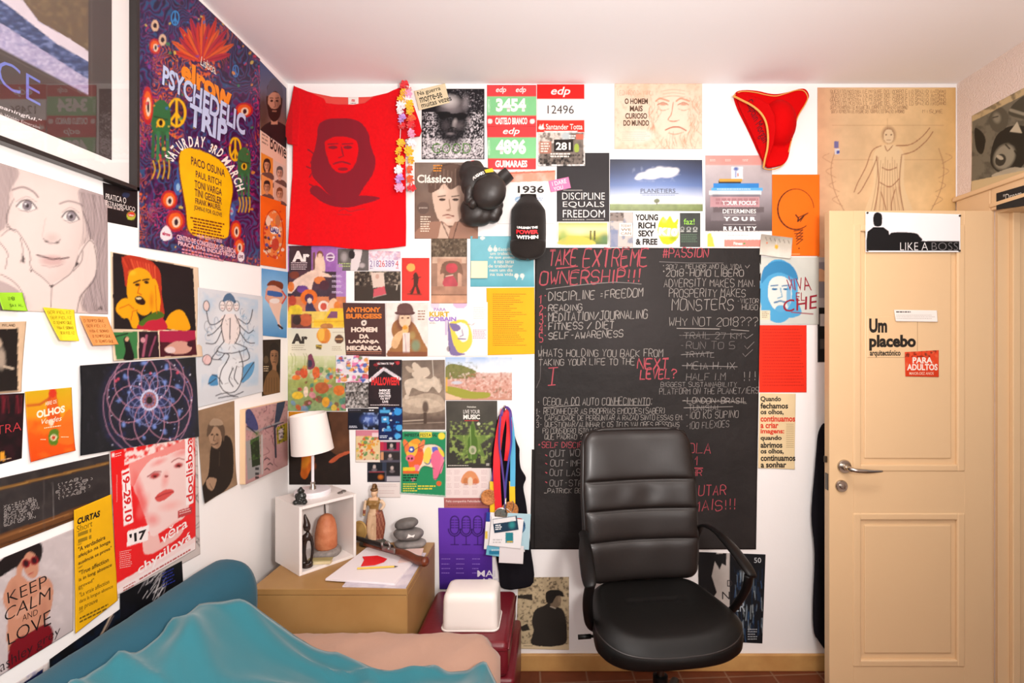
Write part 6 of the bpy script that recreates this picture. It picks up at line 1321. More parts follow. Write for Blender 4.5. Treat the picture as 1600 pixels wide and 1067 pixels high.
s.ell(256, 750, 8, 18, PK, .6, 10, .8); s.ell(258, 744, 3, 2, '#a01a22', .8); s.curve([(240, 778), (250, 768), (262, 764), (270, 768), (262, 776), (248, 784)], '#e0605c'); s.stroke([(241, 778), (254, 772), (269, 768)], 1.3, '#a82028', .9, True); s.ell(222, 790, 10, 26, PK, .7, 20, .8); s.curve([(224, 822), (238, 838), (276, 812), (284, 830), (262, 850), (224, 866)], '#f6cac4'); s.ell(296, 760, 6, 40, '#ee3034', .8, 0, .8); s.ell(216, 775, 12, 46, '#ee3a3c', .7, -12, .8); s.ell(236, 812, 16, 14, '#f0645f', .5, 0, .8); s.ell(284, 706, 22, 8, '#f0706c', .5, -20, .8); s.ell(246, 722, 18, 6, '#f0706c', .5, -25, .8); s.ell(264, 790, 24, 10, '#f7b4ae', .6, -15, .8)
s.poly([(188, 736), (200, 731), (206, 816), (191, 822)], '#fdf4f2'); s.textq('19–29.10', [(199.5, 735), (204.5, 813), (193, 817), (188.5, 740)], '#e0262c', .02)
s.poly([(197, 830), (231, 820), (229, 844), (196, 854)], '#fdf4f2'); s.textq("'17", [(199.5, 835), (226.5, 826), (225.5, 841), (201, 849)], '#1d1718', .03)
s.poly([(287, 684), (299, 679), (300, 786), (289, 790)], '#fdf4f2'); s.textq('doclisboa', [(289, 786), (288, 686), (298.5, 681), (299.5, 782)], '#e0262c', .015)
s.poly([(276, 798), (298, 791), (298, 802), (276, 810)], '#c8484a'); s.lines(278, 799, 296, 806, 2, '#f8dcd8', .4, .1, -.3)
s.poly([(245, 834), (288, 808), (290, 820), (248, 848)], '#ee1f24'); s.textq('věra', [(249, 832), (290, 806), (291, 823), (250, 851)], '#fdf4f2', .01); s.textq('chytilová', [(212, 884), (296, 829), (297, 846), (214, 902)], '#fdf4f2', .0145)
s.poly([(180, 921), (212, 902), (304, 846), (304, 860), (181, 932)], '#fbeeec'); s.poly([(180, 912), (304, 838), (304, 848), (180, 924)], '#fbeeec', .9)
s.lines(184, 862, 206, 890, 9, '#f8b8b4', .4, .3, -.2); s.lines(190, 918, 210, 926, 2, '#c86a68', .4, .2, -.55); s.lines(215, 904, 300, 908, 1, '#c86a68', .6, .1, -.58); s.rect(173, 708, 177, 714, '#fdf4f2'); s.lines(178, 709, 188, 716, 2, '#f8c8c4', .4, .2, -.3)
for k in range(18): s.quadv(R(179, 742 + k * 2.4, 181, 743.4 + k * 2.4), '#f2928e')
s.build('poster', 'red and white film festival poster of an upturned face', 'poster', 3, m=M_GLOSS)

# yellow folded programme
s = Lw([(111, 797), (170, 772), (180, 938), (114, 990)], '#f0bd14', seed=96); s.noise(30, .1, None, 2)
s.textq('CURTAS', [(116, 810), (152, 797), (152, 807), (116, 820)], '#2a2420', .03, .1); s.textq('Short', [(115, 822), (140, 812), (140, 822), (116, 832)], '#6a5614', -.01)
for t, y in (('Courtes', 833), ('短编电影', 843)): s.lines(117, y, 138, y + 7, 1, '#a88a1c', .8, 0, -.36)
for t, x0, x1, y, c in (('"A verdadeira', 117, 160, 855, '#2a2420'), ('afeição na longa', 117, 168, 866, '#2a2420'), ('ausência se prova"', 117, 170, 877, '#2a2420'), ('"True affection', 118, 165, 892, '#5a4a18'), ('is in long absence', 118, 170, 903, '#5a4a18'), ('proved"', 118, 142, 914, '#5a4a18'), ('"La vraie affection', 119, 166, 926, '#8a7018'), ('dans la longue absence', 119, 172, 937, '#8a7018'), ('se prouve', 119, 148, 949, '#8a7018')):
    sl_ = .46; s.textq(t, [(x0, y), (x1, y - (x1 - x0) * sl_), (x1, y - (x1 - x0) * sl_ + 7), (x0, y + 7.5)], c, .01)
s.lines(120, 965, 172, 976, 2, '#8a7018', .5, .2, -.5); s.stroke([(117, 851), (122, 849)], 1.2, '#2a2420'); s.stroke([(118, 887), (123, 885)], 1.2, '#5a4a18'); s.stroke([(119, 921), (124, 919)], 1.2, '#5a4a18'); s.stroke([(120, 957), (125, 954)], 1.2, '#5a4a18'); s.stroke([(158, 964), (178, 950)], 1.6, '#7a5a14')
s.build('leaflet', 'mustard yellow film leaflet left of the red poster', 'leaflet', 4, wave=.004)

# panoramic picture of a lecture blackboard
s = Lw([(-60, 760), (169, 709), (171, 790), (-60, 880)], '#403a3a', seed=97, cell=.003); s.noise(30, .3, None, 2); s.noise(12, .3, '#5c5450', 5, None, .45, .7)
for k, y in enumerate((0, 6, 12)): s.stroke([(-60, 776 + y * .3), (168, 722 + y * .25)], 2.4 - .5 * k, ('#8a6434', '#b08a50', '#6a4a28')[k], .9)
s.poly([(-60, 856), (110, 796), (171, 775), (171, 792), (-60, 884)], '#7a5230'); s.stroke([(-60, 862), (170, 780)], 2, '#a87a4c'); s.stroke([(-60, 874), (170, 788)], 2.2, '#4a2f1c')
s.stroke([(66, 744), (67, 830)], .9, '#6a6260', .8); s.stroke([(80, 754), (82, 812)], .8, '#a8a09c', .7)
for k in range(8): s.hand(s.rng.choice(['ab+cd=efg', 'xy=z(a+b)', 'sum of xn', 'f(x)=ax+b']), 4, 790 + k * 4.2, 60 + s.rng.uniform(-14, 4), 793.4 + k * 4.2, '#b8b0ac', .7, .4, 0, -.28)
for k in range(5): s.hand(s.rng.choice(['(1=ab)', 'h+v=(c d)', 'e(x)=2y']), 86, 756 + k * 5.4, 140 + s.rng.uniform(-12, 12), 759.6 + k * 5.4, '#b8b0ac', .7, .4, 0, -.28)
s.build('photo_print', 'wide photo strip of a wood framed lecture blackboard', 'print', 1, wave=.003)

# woman with sunglasses poster
s = Lw([(-50, 893), (113, 826), (112, 985), (-50, 1085)], '#cfc4c4', seed=98, cell=.003); s.noise(26, .12, None, 2); s.noise(9, .3, '#e8dedc', 4, None, .5, .7)
s.curve([(-30, 905), (0, 874), (30, 852), (56, 846), (64, 858), (58, 880), (40, 878), (20, 888), (-10, 905)], '#231a1c'); SK = '#cf9a80'
s.curve([(2, 935), (14, 905), (30, 898), (44, 908), (66, 900), (80, 914), (78, 950), (64, 980), (70, 1010), (44, 1040), (16, 1046), (8, 1000), (10, 960)], SK); s.ell(46, 883, 12, 21, SK, 1, -8); s.stroke([(26, 912), (28, 888), (36, 876)], 9, SK); s.stroke([(68, 920), (50, 944), (24, 962)], 10, '#d8a890', .9); s.ell(20, 930, 10, 26, '#a87460', .5, 0, .8); s.ell(66, 960, 8, 30, '#b8806a', .5, 0, .8)
s.curve([(12, 1010), (40, 990), (72, 975), (80, 1000), (60, 1030), (14, 1056)], '#8a1c28'); s.ell(38, 880, 6.5, 7, '#a01c2c'); s.ell(51, 876, 6.5, 7, '#a01c2c'); s.ell(38, 880, 4, 5, '#3a1018'); s.ell(51, 876, 4, 5, '#3a1018'); s.stroke([(42, 879), (47, 877)], 1.5, '#a01c2c'); s.stroke([(43, 897), (49, 895)], 1.8, '#b0484c')
for t, q in (('KEEP', [(8, 926), (70, 898), (71, 916), (10, 943)]), ('CALM', [(6, 951), (76, 917), (76, 937), (3, 972)]), ('AND', [(32, 961), (56, 951), (56, 960), (32, 971)]), ('LOVE', [(8, 990), (76, 952), (77, 975), (10, 1008)])): s.textq(t, q, '#241c1e', -.012)
s.textq('ashley grey', [(-4, 1034), (92, 976), (90, 995), (-2, 1056)], '#3a2a2e', -.01)
s.build('poster', 'pale poster of a person in red sunglasses below the photo strip', 'poster', 3, m=M_GLOSS)

# orange bottle poster and its dark neighbours
s = Lw([(37, 612), (110, 605), (113, 704), (43, 722)], '#f08a1c', seed=99); s.vgrad([(605, '#d8b824'), (650, '#e8a020'), (660, '#e8701c'), (722, '#e85a14')]); s.noise(20, .25, '#f0b83c', 3, None, .45, .7)
s.curve([(72, 656), (72, 628), (78, 610), (86, 612), (88, 630), (92, 656)], '#e0542c', .8); s.stroke([(40, 634), (60, 632), (76, 622)], 4, '#c85a2c', .8); s.ell(80, 614, 6, 8, '#d8402c', .9); s.curve([(88, 690), (92, 660), (108, 640), (112, 690)], '#e8822c', .8)
s.textq('OLHOS', [(54, 642), (99, 633), (99, 644), (55, 654)], '#fbeed8', .03); s.textq('Verdes', [(62, 655), (94, 649), (94, 657), (62, 663)], '#fbeed8', .0, .3); s.textq('ABRE OS', [(68, 628), (86, 624), (86, 630), (68, 634)], '#fbeed8', .0); s.lines(66, 668, 92, 670, 1, '#fbe0b8', .8, 0, -.15); s.ell(78, 660, 4, 5, '#fbeed8', .8)
s.curve([(74, 676), (79, 671), (88, 671), (89, 680), (86, 694), (76, 696), (73, 688)], '#6a8a2c'); s.ell(81, 684, 5, 5, '#e8e0b8'); s.ell(81, 684, 3, 3, '#c84a2c'); s.lines(60, 686, 72, 688, 1, '#fbe0b8', .6); s.lines(92, 682, 104, 684, 1, '#fbe0b8', .6)
s.build('poster', 'orange and yellow drink poster with cream lettering', 'poster', 2, curl=.006)
s = Lw([(-40, 618), (37, 614), (33, 716), (-40, 736)], '#241419', seed=100); s.noise(12, .5, '#4a1c28', 2, None, .4, .65)
for k in range(9): x = s.rng.uniform(0, 34); s.stroke([(x, 618), (x + s.rng.uniform(-4, 4), 645)], 1.6, '#8a2838', .7)
s.textq('EXTRA', [(-32, 670), (32, 659), (32, 672), (-32, 684)], '#c84a50', -.015); s.rect(0, 706, 6, 720, '#e8a83c'); s.lines(0, 718, 16, 721, 1, '#c8a88c', .6, 0, -.2)
s.build('poster', 'dark maroon poster at the left beside the orange one', 'poster', 1)
s = Lw([(-40, 504), (40, 502), (29, 612), (-40, 618)], '#d8bda0', seed=101); s.poly([(-40, 516), (27, 513), (24, 610), (-40, 616)], '#2a2320'); s.noise(20, .2, None, 2); s.ell(0, 560, 9, 22, '#b8a898', .9, 0, .5); s.stroke([(4, 572), (18, 576)], 3.5, '#c8b8a4'); s.ell(-4, 536, 7, 9, '#c8b4a0', .9, 0, .4); s.hand('milano', 2, 506, 22, 510, '#5a4638', .7)
s.build('newspaper_page', 'newspaper cutting with a pale figure on black at the far left', 'newspaper page', 1, curl=.006)
for quad, c, lab, ink, sd in (([(-14, 457), (25, 457), (26, 486), (-14, 484)], '#a8d83c', 'lime green note on the lower left of the pencil portrait', '#5a7a20', 102), ([(61, 480), (110, 484), (108, 533), (82, 532)], '#f0dc3c', 'yellow note hanging under the pencil portrait', '#a8901c', 103), ([(118, 493), (162, 495), (174, 538), (134, 540)], '#eeaa6a', 'pale orange note hanging under the pencil portrait', '#a86a34', 104)):
    s = Lw(quad, c, seed=sd); s.noise(14, .08, None, 2); x0 = max(quad[0][0], 2) + 4
    if sd == 102: s.hand('li ver', 2, 464, 12, 469, ink, .8); s.hand('sai al', 2, 475, 22, 479, ink, .8)
    else:
        for k in range(5): s.hand(s.rng.choice(['o tempo que', 'vida e sonho', 'ler mais um', 'ser feliz']), x0 + 2 + k * (4.4 if sd == 103 else 4), quad[0][1] + 6 + k * 8, quad[1][0] - 5 + (k * 2 if sd == 104 else 0), quad[0][1] + 10 + k * 8, ink, .6)
    s.build('sticky_note', lab, 'note', 4, curl=.02)

# dark posters low on the wall behind the bolster
s = Lw([(186, 928), (283, 876), (286, 930), (186, 1010)], '#15151b', seed=105); s.noise(14, .4, '#23263a', 2, None, .45, .7)
for k in range(26): x = s.rng.uniform(226, 262); y = s.rng.uniform(885, 935); s.stroke([(x, y), (x - s.rng.uniform(4, 16), y + s.rng.uniform(8, 26))], 1, s.rng.choice(['#e8e4e4', '#a8a4a8']), .8)
for k in range(5): s.lines(252, 896 + k * 5, 272, 898.5 + k * 5, 1, '#3a48a0', .7, .2, -.5)
s.build('poster', 'black poster with white brushwork under the red poster', 'poster', 2)
s = Lw([(76, 1030), (188, 950), (190, 1040), (76, 1150)], '#12141a', seed=106); s.noise(16, .4, '#1c3a5c', 2, None, .5, .75); s.stroke([(174, 958), (160, 985), (150, 1005)], 3, '#c8b4a0', .9, True); s.stroke([(176, 962), (164, 984)], 1.2, '#8a7a70')
s.build('poster', 'dark poster with a pale diagonal streak under the yellow leaflet', 'poster', 2)
s = Lw([(-40, 1108), (75, 1034), (72, 1130), (-40, 1210)], '#e4dad6', seed=107); s.poly([(28, 1072), (66, 1044), (64, 1120), (28, 1150)], '#1f2a5c'); s.noise(10, .4, '#3a4aa0', 2, (28, 1040, 66, 1120), .45, .65)
s.build('poster', 'white bordered blue print at the bottom left corner', 'poster', 1)

# ------------------------------------------------------------------ right wall and door papers
s = Sheet(PR, [(1519, 181), (1640, 116), (1640, 274), (1519, 308)], '#d3bf98', seed=110, cell=.0024)
s.noise(18, .1, None, 2); s.poly([(1520, 190), (1640, 128), (1640, 258), (1519, 283)], '#8a8474')
K = '#3a372f'; M1 = '#a8a290'; W1 = '#cfc6b0'
s.noise(8, .6, '#5c584c', 3, (1519, 130, 1640, 284), .42, .66); s.curve([(1556, 215), (1572, 200), (1592, 196), (1612, 204), (1610, 236), (1596, 262), (1570, 272), (1552, 262), (1548, 245)], K); s.ell(1570, 245, 18, 24, M1, .95, 28, .25); s.ell(1564, 250, 8, 10, K, .9, 28); s.ell(1563, 246, 6, 3, W1, .9, 28); s.stroke([(1572, 226), (1578, 232)], 2.4, K); s.stroke([(1586, 236), (1590, 242)], 2.4, K); s.ell(1584, 222, 8, 6, K, .8, 20, .3)
s.curve([(1545, 190), (1550, 176), (1566, 168), (1576, 182), (1572, 200), (1556, 206)], '#6f6a5c'); s.ell(1558, 184, 8, 11, M1, .8, -10, .5); s.stroke([(1552, 184), (1560, 182)], 1.6, K); s.curve([(1524, 200), (1540, 214), (1536, 240), (1526, 232)], K); s.curve([(1576, 176), (1600, 150), (1640, 140), (1640, 190), (1600, 186)], '#5f5b4e'); s.stroke([(1580, 172), (1600, 178), (1620, 172)], 5, M1); s.poly([(1578, 206), (1590, 190), (1598, 208)], W1); s.curve([(1550, 276), (1580, 262), (1600, 262), (1620, 258), (1620, 276)], W1, .8)
s.poly([(1519, 283), (1640, 258), (1640, 276), (1519, 309)], '#dcc8a0')
s.build('newspaper_page', 'grey newspaper photo of shouting faces above the doorway', 'newspaper page', 1, curl=.006)
# little sign on the lintel
s = Sheet(PR, [(1566, 302), (1650, 278), (1650, 316), (1566, 328)], '#3a3a3a', seed=111, cell=.0024)
s.textq('"Dream', [(1577, 304), (1606, 296), (1606, 308), (1577, 315)], '#e6e2da', -.005)
s.build('sign', 'small dark sign with white script on the door lintel', 'sign', 19)
def Ds(quad, base, **k): return Sheet(PD, quad, base, **k)
s = Ds([(1352, 331), (1500, 335), (1500, 394), (1352, 394)], '#f6f2f4', seed=112, cell=.0022, pal=.95)
s.stroke([(1353, 332), (1499, 336), (1499, 393), (1353, 393)], 1.2, '#ffffff', 1, closed=True); s.poly([(1353, 376), (1498, 377), (1498, 392), (1353, 392)], '#141316')
s.curve([(1364, 342), (1366, 334), (1371, 332), (1377, 335), (1378, 344), (1376, 353), (1366, 353)], '#141316', 1, True, 6); s.poly([(1353, 377), (1355, 362), (1364, 355), (1380, 355), (1388, 361), (1391, 377)], '#141316'); s.curve([(1388, 377), (1390, 366), (1398, 363), (1428, 364), (1436, 369), (1437, 377)], '#141316')
s.text('LIKE A', 1406, 379, 1449, 391, '#f4f0f0', -.018); s.text('BOSS', 1455, 379, 1496, 391, '#8a8688', -.02)
s.build('poster', 'black and white poster of a seated silhouette pinned to the door', 'poster', 1, wave=.002)
for (x, y), w_ in zip(((1354.5, 333), (1498.5, 337.5), (1354.5, 391.5), (1498, 392)), ('top left', 'top right', 'bottom left', 'bottom right')):
    u, v = PD.uv(x, y); b = BM(); add_lathe(b, [(.0042, 0), (.0042, .002), (.003, .004), (.001, .0046)], 12, Matrix.Translation((u, PD.k - D - .0032, v)) @ MY)
    tag(obj('thumbtack', b, M_DARKMETAL, angle=40), 'dark thumbtack at the %s corner of the silhouette poster' % w_, 'thumbtack', 'thumbtacks on the door poster')
s = Sheet(PDP, [(1396, 484), (1463, 485), (1463, 503), (1398, 502)], '#efe8e2', seed=113, cell=.0024, pal=.95); s.lines(1399, 486.5, 1422, 489.5, 1, '#5a5450', .6, 0); s.lines(1399, 492, 1460, 500, 3, '#c4bcb6', .3, .1)
s.build('paper_slip', 'narrow white paper slip above the red sticker on the door', 'paper', 1, curl=.006)
s = Sheet(PDP, [(1355, 494), (1434, 494), (1434, 559), (1355, 559)], C('#dfbd92') ** (1 / 1.08), seed=114, cell=.004, pal=1.0)
s.text('Um', 1358, 497.5, 1386, 520, '#26211d', .03); s.text('placebo', 1358, 523, 1431, 548, '#26211d', .03); s.text('arquitectónico', 1359, 547, 1407, 558.5, '#26211d', .02)
s.build('sticker', 'clear door sticker of bold black lettering about a placebo', 'sticker', .15, m=M_DOORPRINT, wave=0)
s = Sheet(PDP, [(1413, 550), (1466, 547), (1466, 589), (1414, 588)], '#e8502c', seed=115, cell=.0022); s.noise(5, .5, '#f08a60', 3, None, .5, .68); s.noise(3, .7, '#2c1c18', 5, (1413, 547, 1467, 556), .48, .58); s.rect(1415, 579, 1466, 589, '#d8421c')
s.text('PARA', 1425, 558, 1456, 567.5, '#fbf0e6', .02); s.text('ADULTOS', 1416.5, 568.5, 1464, 578.5, '#fbf0e6', .02); s.text('MAIOR-DEZ ANOS', 1420, 581, 1458, 585.5, '#f8d0b8', .01)
s.build('sticker', 'red sticker with white capitals on the door', 'sticker', 2)
# ------------------------------------------------------------------ things hanging on the walls
random.seed(4)
# red shirt
s = Sheet(PB, [(440, 125), (672, 125), (672, 400), (440, 400)], '#e60f1c', seed=120, cell=.0028, pal=.9)
DR = '#8f2432'
s.noise(2.4, .10, None, 3)
# printed stencil portrait (plain stand-in): capped head with long hair
s.curve([(488, 258), (494, 236), (498, 215), (500, 200), (508, 191), (530, 187), (556, 190), (570, 198), (578, 212), (582, 232), (588, 250), (586, 270), (577, 285), (568, 298), (560, 310), (540, 318), (520, 308), (504, 292), (492, 278)], DR)
s.curve([(510, 230), (512, 222), (530, 216), (556, 220), (562, 232), (560, 250), (553, 264), (542, 272), (528, 270), (517, 256)], '#e60f1c')
s.curve([(505, 226), (508, 204), (530, 193), (556, 197), (570, 214), (568, 224), (545, 213), (522, 214)], DR)
for x in (523, 546): s.ell(x, 233, 7, 2.6, DR); s.stroke([(x - 8, 228), (x + 8, 227)], 2, DR)
s.stroke([(536, 232), (539, 246), (532, 249)], 1.6, DR); s.stroke([(524, 258), (536, 255), (549, 258)], 2.2, DR, 1, True); s.ell(538, 266, 8, 3, DR, .9)
s.curve([(486, 300), (498, 292), (520, 308), (540, 318), (562, 308), (580, 308), (596, 312), (570, 320), (540, 326), (508, 318)], DR)
for P in ([(484, 236), (494, 244), (488, 256)], [(482, 262), (492, 268), (486, 278)], [(486, 290), (500, 296)], [(488, 304), (500, 304)]): s.stroke(P, 2, DR, 1, True)
s.stroke([(531, 332), (540, 328), (548, 332), (560, 330), (572, 328)], 1.2, '#a03038', .9, True); s.stroke([(530, 336), (552, 337)], 1, '#a03038', .8)
ts = empty('t_shirt', (WX_L + .97, 0, 2.2), 'red short sleeved shirt with a dark stencil portrait hung flat on the wall', 'shirt')
def wr(px, py, base=.012):
    return base + .006 * vn(px / 30, py / 60, 3) + .003 * vn(px / 9, py / 40, 8) + .004 * max(0, math.sin((px - 450) / 30)) * max(0, (py - 330) / 60)
body = [(464, 138), (486, 147), (508, 156), (511, 163), (530, 165.5), (555, 166), (572, 164), (586, 154), (606, 148), (630, 138.5), (636, 170), (634, 220), (635, 273), (635.5, 352), (635, 385), (606, 389), (576, 391), (545, 389), (516, 385), (480, 385), (453, 382), (456, 330), (460, 273), (461, 228), (466, 190), (462, 160)]
adopt(outline_sheet(s, body, 'front_panel', M_CLOTHPRINT, wr, parent=None, back=.008), ts)
s2 = Sheet(PB, [(440, 125), (672, 125), (672, 240), (440, 240)], '#dc1420', seed=121, pal=.9); s2.noise(2.4, .1, None, 3)
adopt(outline_sheet(s2, [(464, 138), (471, 146), (473, 170), (471, 200), (469, 230), (460, 229), (453, 227), (452, 219), (447, 211), (454, 184), (460, 160)], 'sleeve', M_CLOTHPRINT, lambda x, y: wr(x, y, .022) - .006 * abs(x - 462) / 10, back=.012), ts)
adopt(outline_sheet(s2, [(630, 138), (640, 150), (649, 170), (656, 190), (660, 206), (657, 215), (645, 217), (628, 221), (630, 190), (631, 160)], 'sleeve', M_CLOTHPRINT, lambda x, y: wr(x, y, .022) - .006 * abs(x - 645) / 12, back=.012), ts)
s2 = Sheet(PB, [(470, 130), (630, 130), (630, 175), (470, 175)], '#e85a50', seed=122, pal=.9)
adopt(outline_sheet(s2, [(468, 140), (490, 146), (520, 152), (550, 153), (580, 152), (606, 146), (626, 140), (590, 156), (575, 168), (512, 167), (504, 154)], 'back_panel', M_CLOTHPRINT, lambda x, y: .005, back=.003), ts)
s2 = Sheet(PB, R(545, 153, 561, 166), '#f6f0ea', seed=123); s2.text('S', 550, 156.5, 556, 160, '#d84a4a', .03); s2.lines(549, 162, 557, 164, 1, '#8a8480', .6)
q_ = s2.build('neck_label', None, None, 6, wave=0); adopt(q_, ts)

# flower garland hung from the shirt's shoulder
MF = {c: mat('garland_' + n, c, .75, sheen=.4) for c, n in (('#f6c21c', 'yellow'), ('#f7a6c8', 'pink'), ('#fbeef0', 'white'), ('#f4622c', 'orange'), ('#e0242c', 'red'), ('#c99ae0', 'lilac'))}
gar = empty('flower_garland', Wp(634, 132, D - .03), 'garland of yellow, white, pink and red cloth flowers over the shirt sleeve', 'garland')
def flower_bm(r, rnd):
    b = BM()
    for lay, (n, rr, dz) in enumerate(((7, r, 0), (6, r * .7, r * .22))):
        c = b.verts.new((0, 0, dz - r * .1)); ring = []
        for k in range(n * 4):
            a = 2 * math.pi * k / (n * 4); q = rr * (.72 + .28 * abs(math.cos(a * n / 2))) * rnd.uniform(.9, 1.1)
            ring.append(b.verts.new((q * math.cos(a), q * math.sin(a), dz + r * .22 * math.sin(a * n) + rnd.uniform(-.08, .08) * r)))
        for k in range(len(ring)): b.faces.new((c, ring[k], ring[(k + 1) % len(ring)]))
    return b
rnd = random.Random(9)
cols = list(MF.values())
bc = BM()
for strand, (path, seq) in enumerate((([(634, 134), (629, 160), (626, 200), (624, 250), (625, 300)], [4, 3, 0, 0, 2, 2, 5, 4, None, 0, 0, 0, 2, 5, 1]), ([(634, 134), (640, 160), (642, 200), (641, 250), (643, 300)], [4, 2, 1, 2, 0, 0, 3, 4, 1, 2, 0, 0, 3, 3, 4]))):
    pts = smooth_path([Wp(x, y, D - .036) - gar.location for x, y in path], 10)
    add_tube(bc, pts, .0012, 6)
    for k, cidx in enumerate(seq):
        if cidx is None: continue
        t = (k + .3) / len(seq) * (len(pts) - 1); p = pts[int(t)].lerp(pts[min(int(t) + 1, len(pts) - 1)], t % 1)
        f = flower_bm(rnd.uniform(.019, .025), rnd)
        M = Matrix.Translation(p + Vector((rnd.uniform(-.006, .006), rnd.uniform(-.012, 0), 0))) @ Matrix.Rotation(math.radians(90 + rnd.uniform(-35, 35)), 4, 'X') @ Matrix.Rotation(rnd.uniform(-.6, .6), 4, 'Y')
        bmesh.ops.transform(f, matrix=M, verts=f.verts)
        obj('flower', f, cols[cidx], gar)
obj('cord', bc, cols[2], gar)

# boxing gloves
M_GLOVE = mat('black_glove_leather', '#2b2522', .45, spec=.5, bump=(40, .12, .004))
M_GLOVE2 = mat('black_glove_padding', '#2a2523', .6)
M_WHITEP = mat('white_lettering', '#f2eee8', .6); M_YEL = mat('yellow_lettering', '#e8c02c', .6); M_REDP = mat('red_lettering', '#d8242c', .6)
def lettering(name, t, quad3, m, parent, bold=.02, bulge=None):
    """raised lettering on four 3-D corners TL TR BR BL, in the thing's own space"""
    V, Fc, a = glyphs(t, bold); TL, TR, BR, BL = [Vector(q) for q in quad3]; b = BM()
    vs = []
    for u, v in V:
        p = (TL * (1 - u) + TR * u) * v + (BL * (1 - u) + BR * u) * (1 - v)
        if bulge: p = bulge(p, u, v)
        vs.append(b.verts.new(p))
    for f in Fc:
        try: b.faces.new([vs[i] for i in f])
        except ValueError: pass
    return obj(name, b, m, parent)
def glove(label, fist, thumb, pad, cuff, rz):
    g = empty('boxing_glove', Wp(fist[0][0], fist[0][1], D - .06), label, 'boxing glove', 'boxing gloves on the wall')
    W_ = lambda px, py, d: Wp(px, py, D) + Vector((0, -d, 0)) - g.location
    def skin(nm, L_, vx, m, sm):
        b = BM()
        for px, py, d, rx, ry, rz_ in L_: add_ball(b, W_(px, py, d), (rx, ry, rz_), rot(0, rz, 0), 3)
        return fuse(nm, b, vx, m, g, sm)
    skin('fist', fist, .005, M_GLOVE, 6); skin('thumb', thumb, .004, M_GLOVE, 6); skin('hand_padding', pad, .005, M_GLOVE2, 5)
    b = BM(); P = [W_(*c) for c in cuff]; add_tube(b, P, [.034, .04, .042, .040, .034][:len(P)], 20, flat=.7); obj('cuff', b, M_GLOVE2, g, angle=50)
    b = BM(); add_tube(b, [P[-1] * .8 + P[-2] * .2, P[-1] * 1.02 - P[-2] * .02], .036, 20, flat=.72); obj('cuff_edging', b, M_REDP, g, angle=50)
    return g
glove('rear black boxing glove, lower of the two hanging on the wall', [(746, 338, .05, .066, .048, .054), (742, 330, .05, .058, .045, .05), (756, 340, .045, .055, .04, .046)], [(772, 340, .045, .032, .03, .036), (776, 332, .045, .03, .03, .036), (779, 322, .04, .024, .025, .03)], [(760, 315, .04, .06, .036, .06), (768, 302, .04, .055, .034, .05)], [(772, 300, .034), (780, 290, .036), (789, 282, .038), (797, 275, .04)], -30)
g = glove('front black boxing glove with white and yellow lettering', [(769, 311, .105, .071, .052, .070), (767, 314, .104, .068, .051, .066), (772, 306, .102, .064, .05, .062)], [(739, 318, .10, .020, .028, .034), (740, 308, .104, .022, .026, .04), (745, 328, .1, .02, .026, .024)], [(752, 290, .085, .072, .046, .056), (762, 293, .09, .072, .046, .056), (743, 298, .085, .048, .044, .056), (735, 277, .07, .036, .038, .048)], [(752, 286, .075), (749, 278, .065), (746, 270, .055), (743, 264, .05)], 20)
gq = lambda px, py, d: Wp(px, py, D) + Vector((0, -d, 0)) - g.location
f_ = lambda p, u, v: p + Vector((0, .012 * (2 * u - 1) ** 2 - .004, 0))
lettering('lettering', 'PUGART', [gq(745, 292, .134), gq(763, 282, .134), gq(765, 286.5, .138), gq(747, 297, .138)], M_WHITEP, g, .04, f_)
b = BM(); b.faces.new([b.verts.new(gq(*q)) for q in ((763.5, 282, .139), (775, 279, .135), (777.5, 285, .14), (766, 287, .143))]); obj('logo_patch', b, M_YEL, g)
# cap
M_CAP = mat('black_cap_cotton', '#241f1d', .9, spec=.15, bump=(260, .35, .002), sheen=.1)
cap = empty('baseball_cap', Wp(826, 355, D), 'black baseball cap with white and red lettering hung brim down', 'cap')
def capz(x, z):     # bulge of crown
    return 0
b = BM(); n, m_ = 36, 22; rows = []
def cap_half(z):    # half width at height z (metres about the centre), from the photo outline
    pts = [(-.155, .030), (-.145, .050), (-.12, .064), (-.08, .075), (-.03, .0765), (.03, .076), (.068, .074), (.09, .060), (.112, .044), (.122, .036), (.138, .034)]
    return float(np.interp(z, [p[0] for p in pts], [p[1] for p in pts]))
for j in range(m_ + 1):
    z = -.078 + (.138 + .078) * j / m_; w = cap_half(z); dep = float(np.interp(z, [-.08, -.04, .02, .08, .12, .138], [.112, .118, .105, .075, .03, .012]))
    rows.append([b.verts.new((w * math.cos(math.pi * k / n) * -1, -.004 - dep * math.sin(math.pi * k / n) ** .8, z + .004 * math.sin(math.pi * k / n))) for k in range(n + 1)])
for a, c in zip(rows, rows[1:]):
    for k in range(n): b.faces.new((a[k], a[k + 1], c[k + 1], c[k]))
for r_ in (rows[0], rows[-1]): b.faces.new(r_)
obj('crown', b, M_CAP, cap, smooth=True)
b = BM(); rows = []
for j in range(13):
    t = math.sin(math.pi / 2 * j / 12); z = -.072 - .083 * t; w = .0765 * math.sqrt(max(0.0, 1 - (t * .998) ** 4))
    rows.append([(w * math.cos(math.pi * k / 24) * -1, -.072 + .03 * (1 - t) ** 3 - (.040 + .03 * (1 - t) ** 3) * math.sin(math.pi * k / 24) ** .8, z) for k in range(25)])
fv = [[b.verts.new(p) for p in r_] for r_ in rows]; bv = [[b.verts.new((p[0] * .98, p[1] + .005, p[2])) for p in r_] for r_ in rows]
for L_, s_ in ((fv, 1), (bv, -1)):
    for a, c in zip(L_, L_[1:]):
        for k in range(24): b.faces.new((a[k], a[k + 1], c[k + 1], c[k])[::s_])
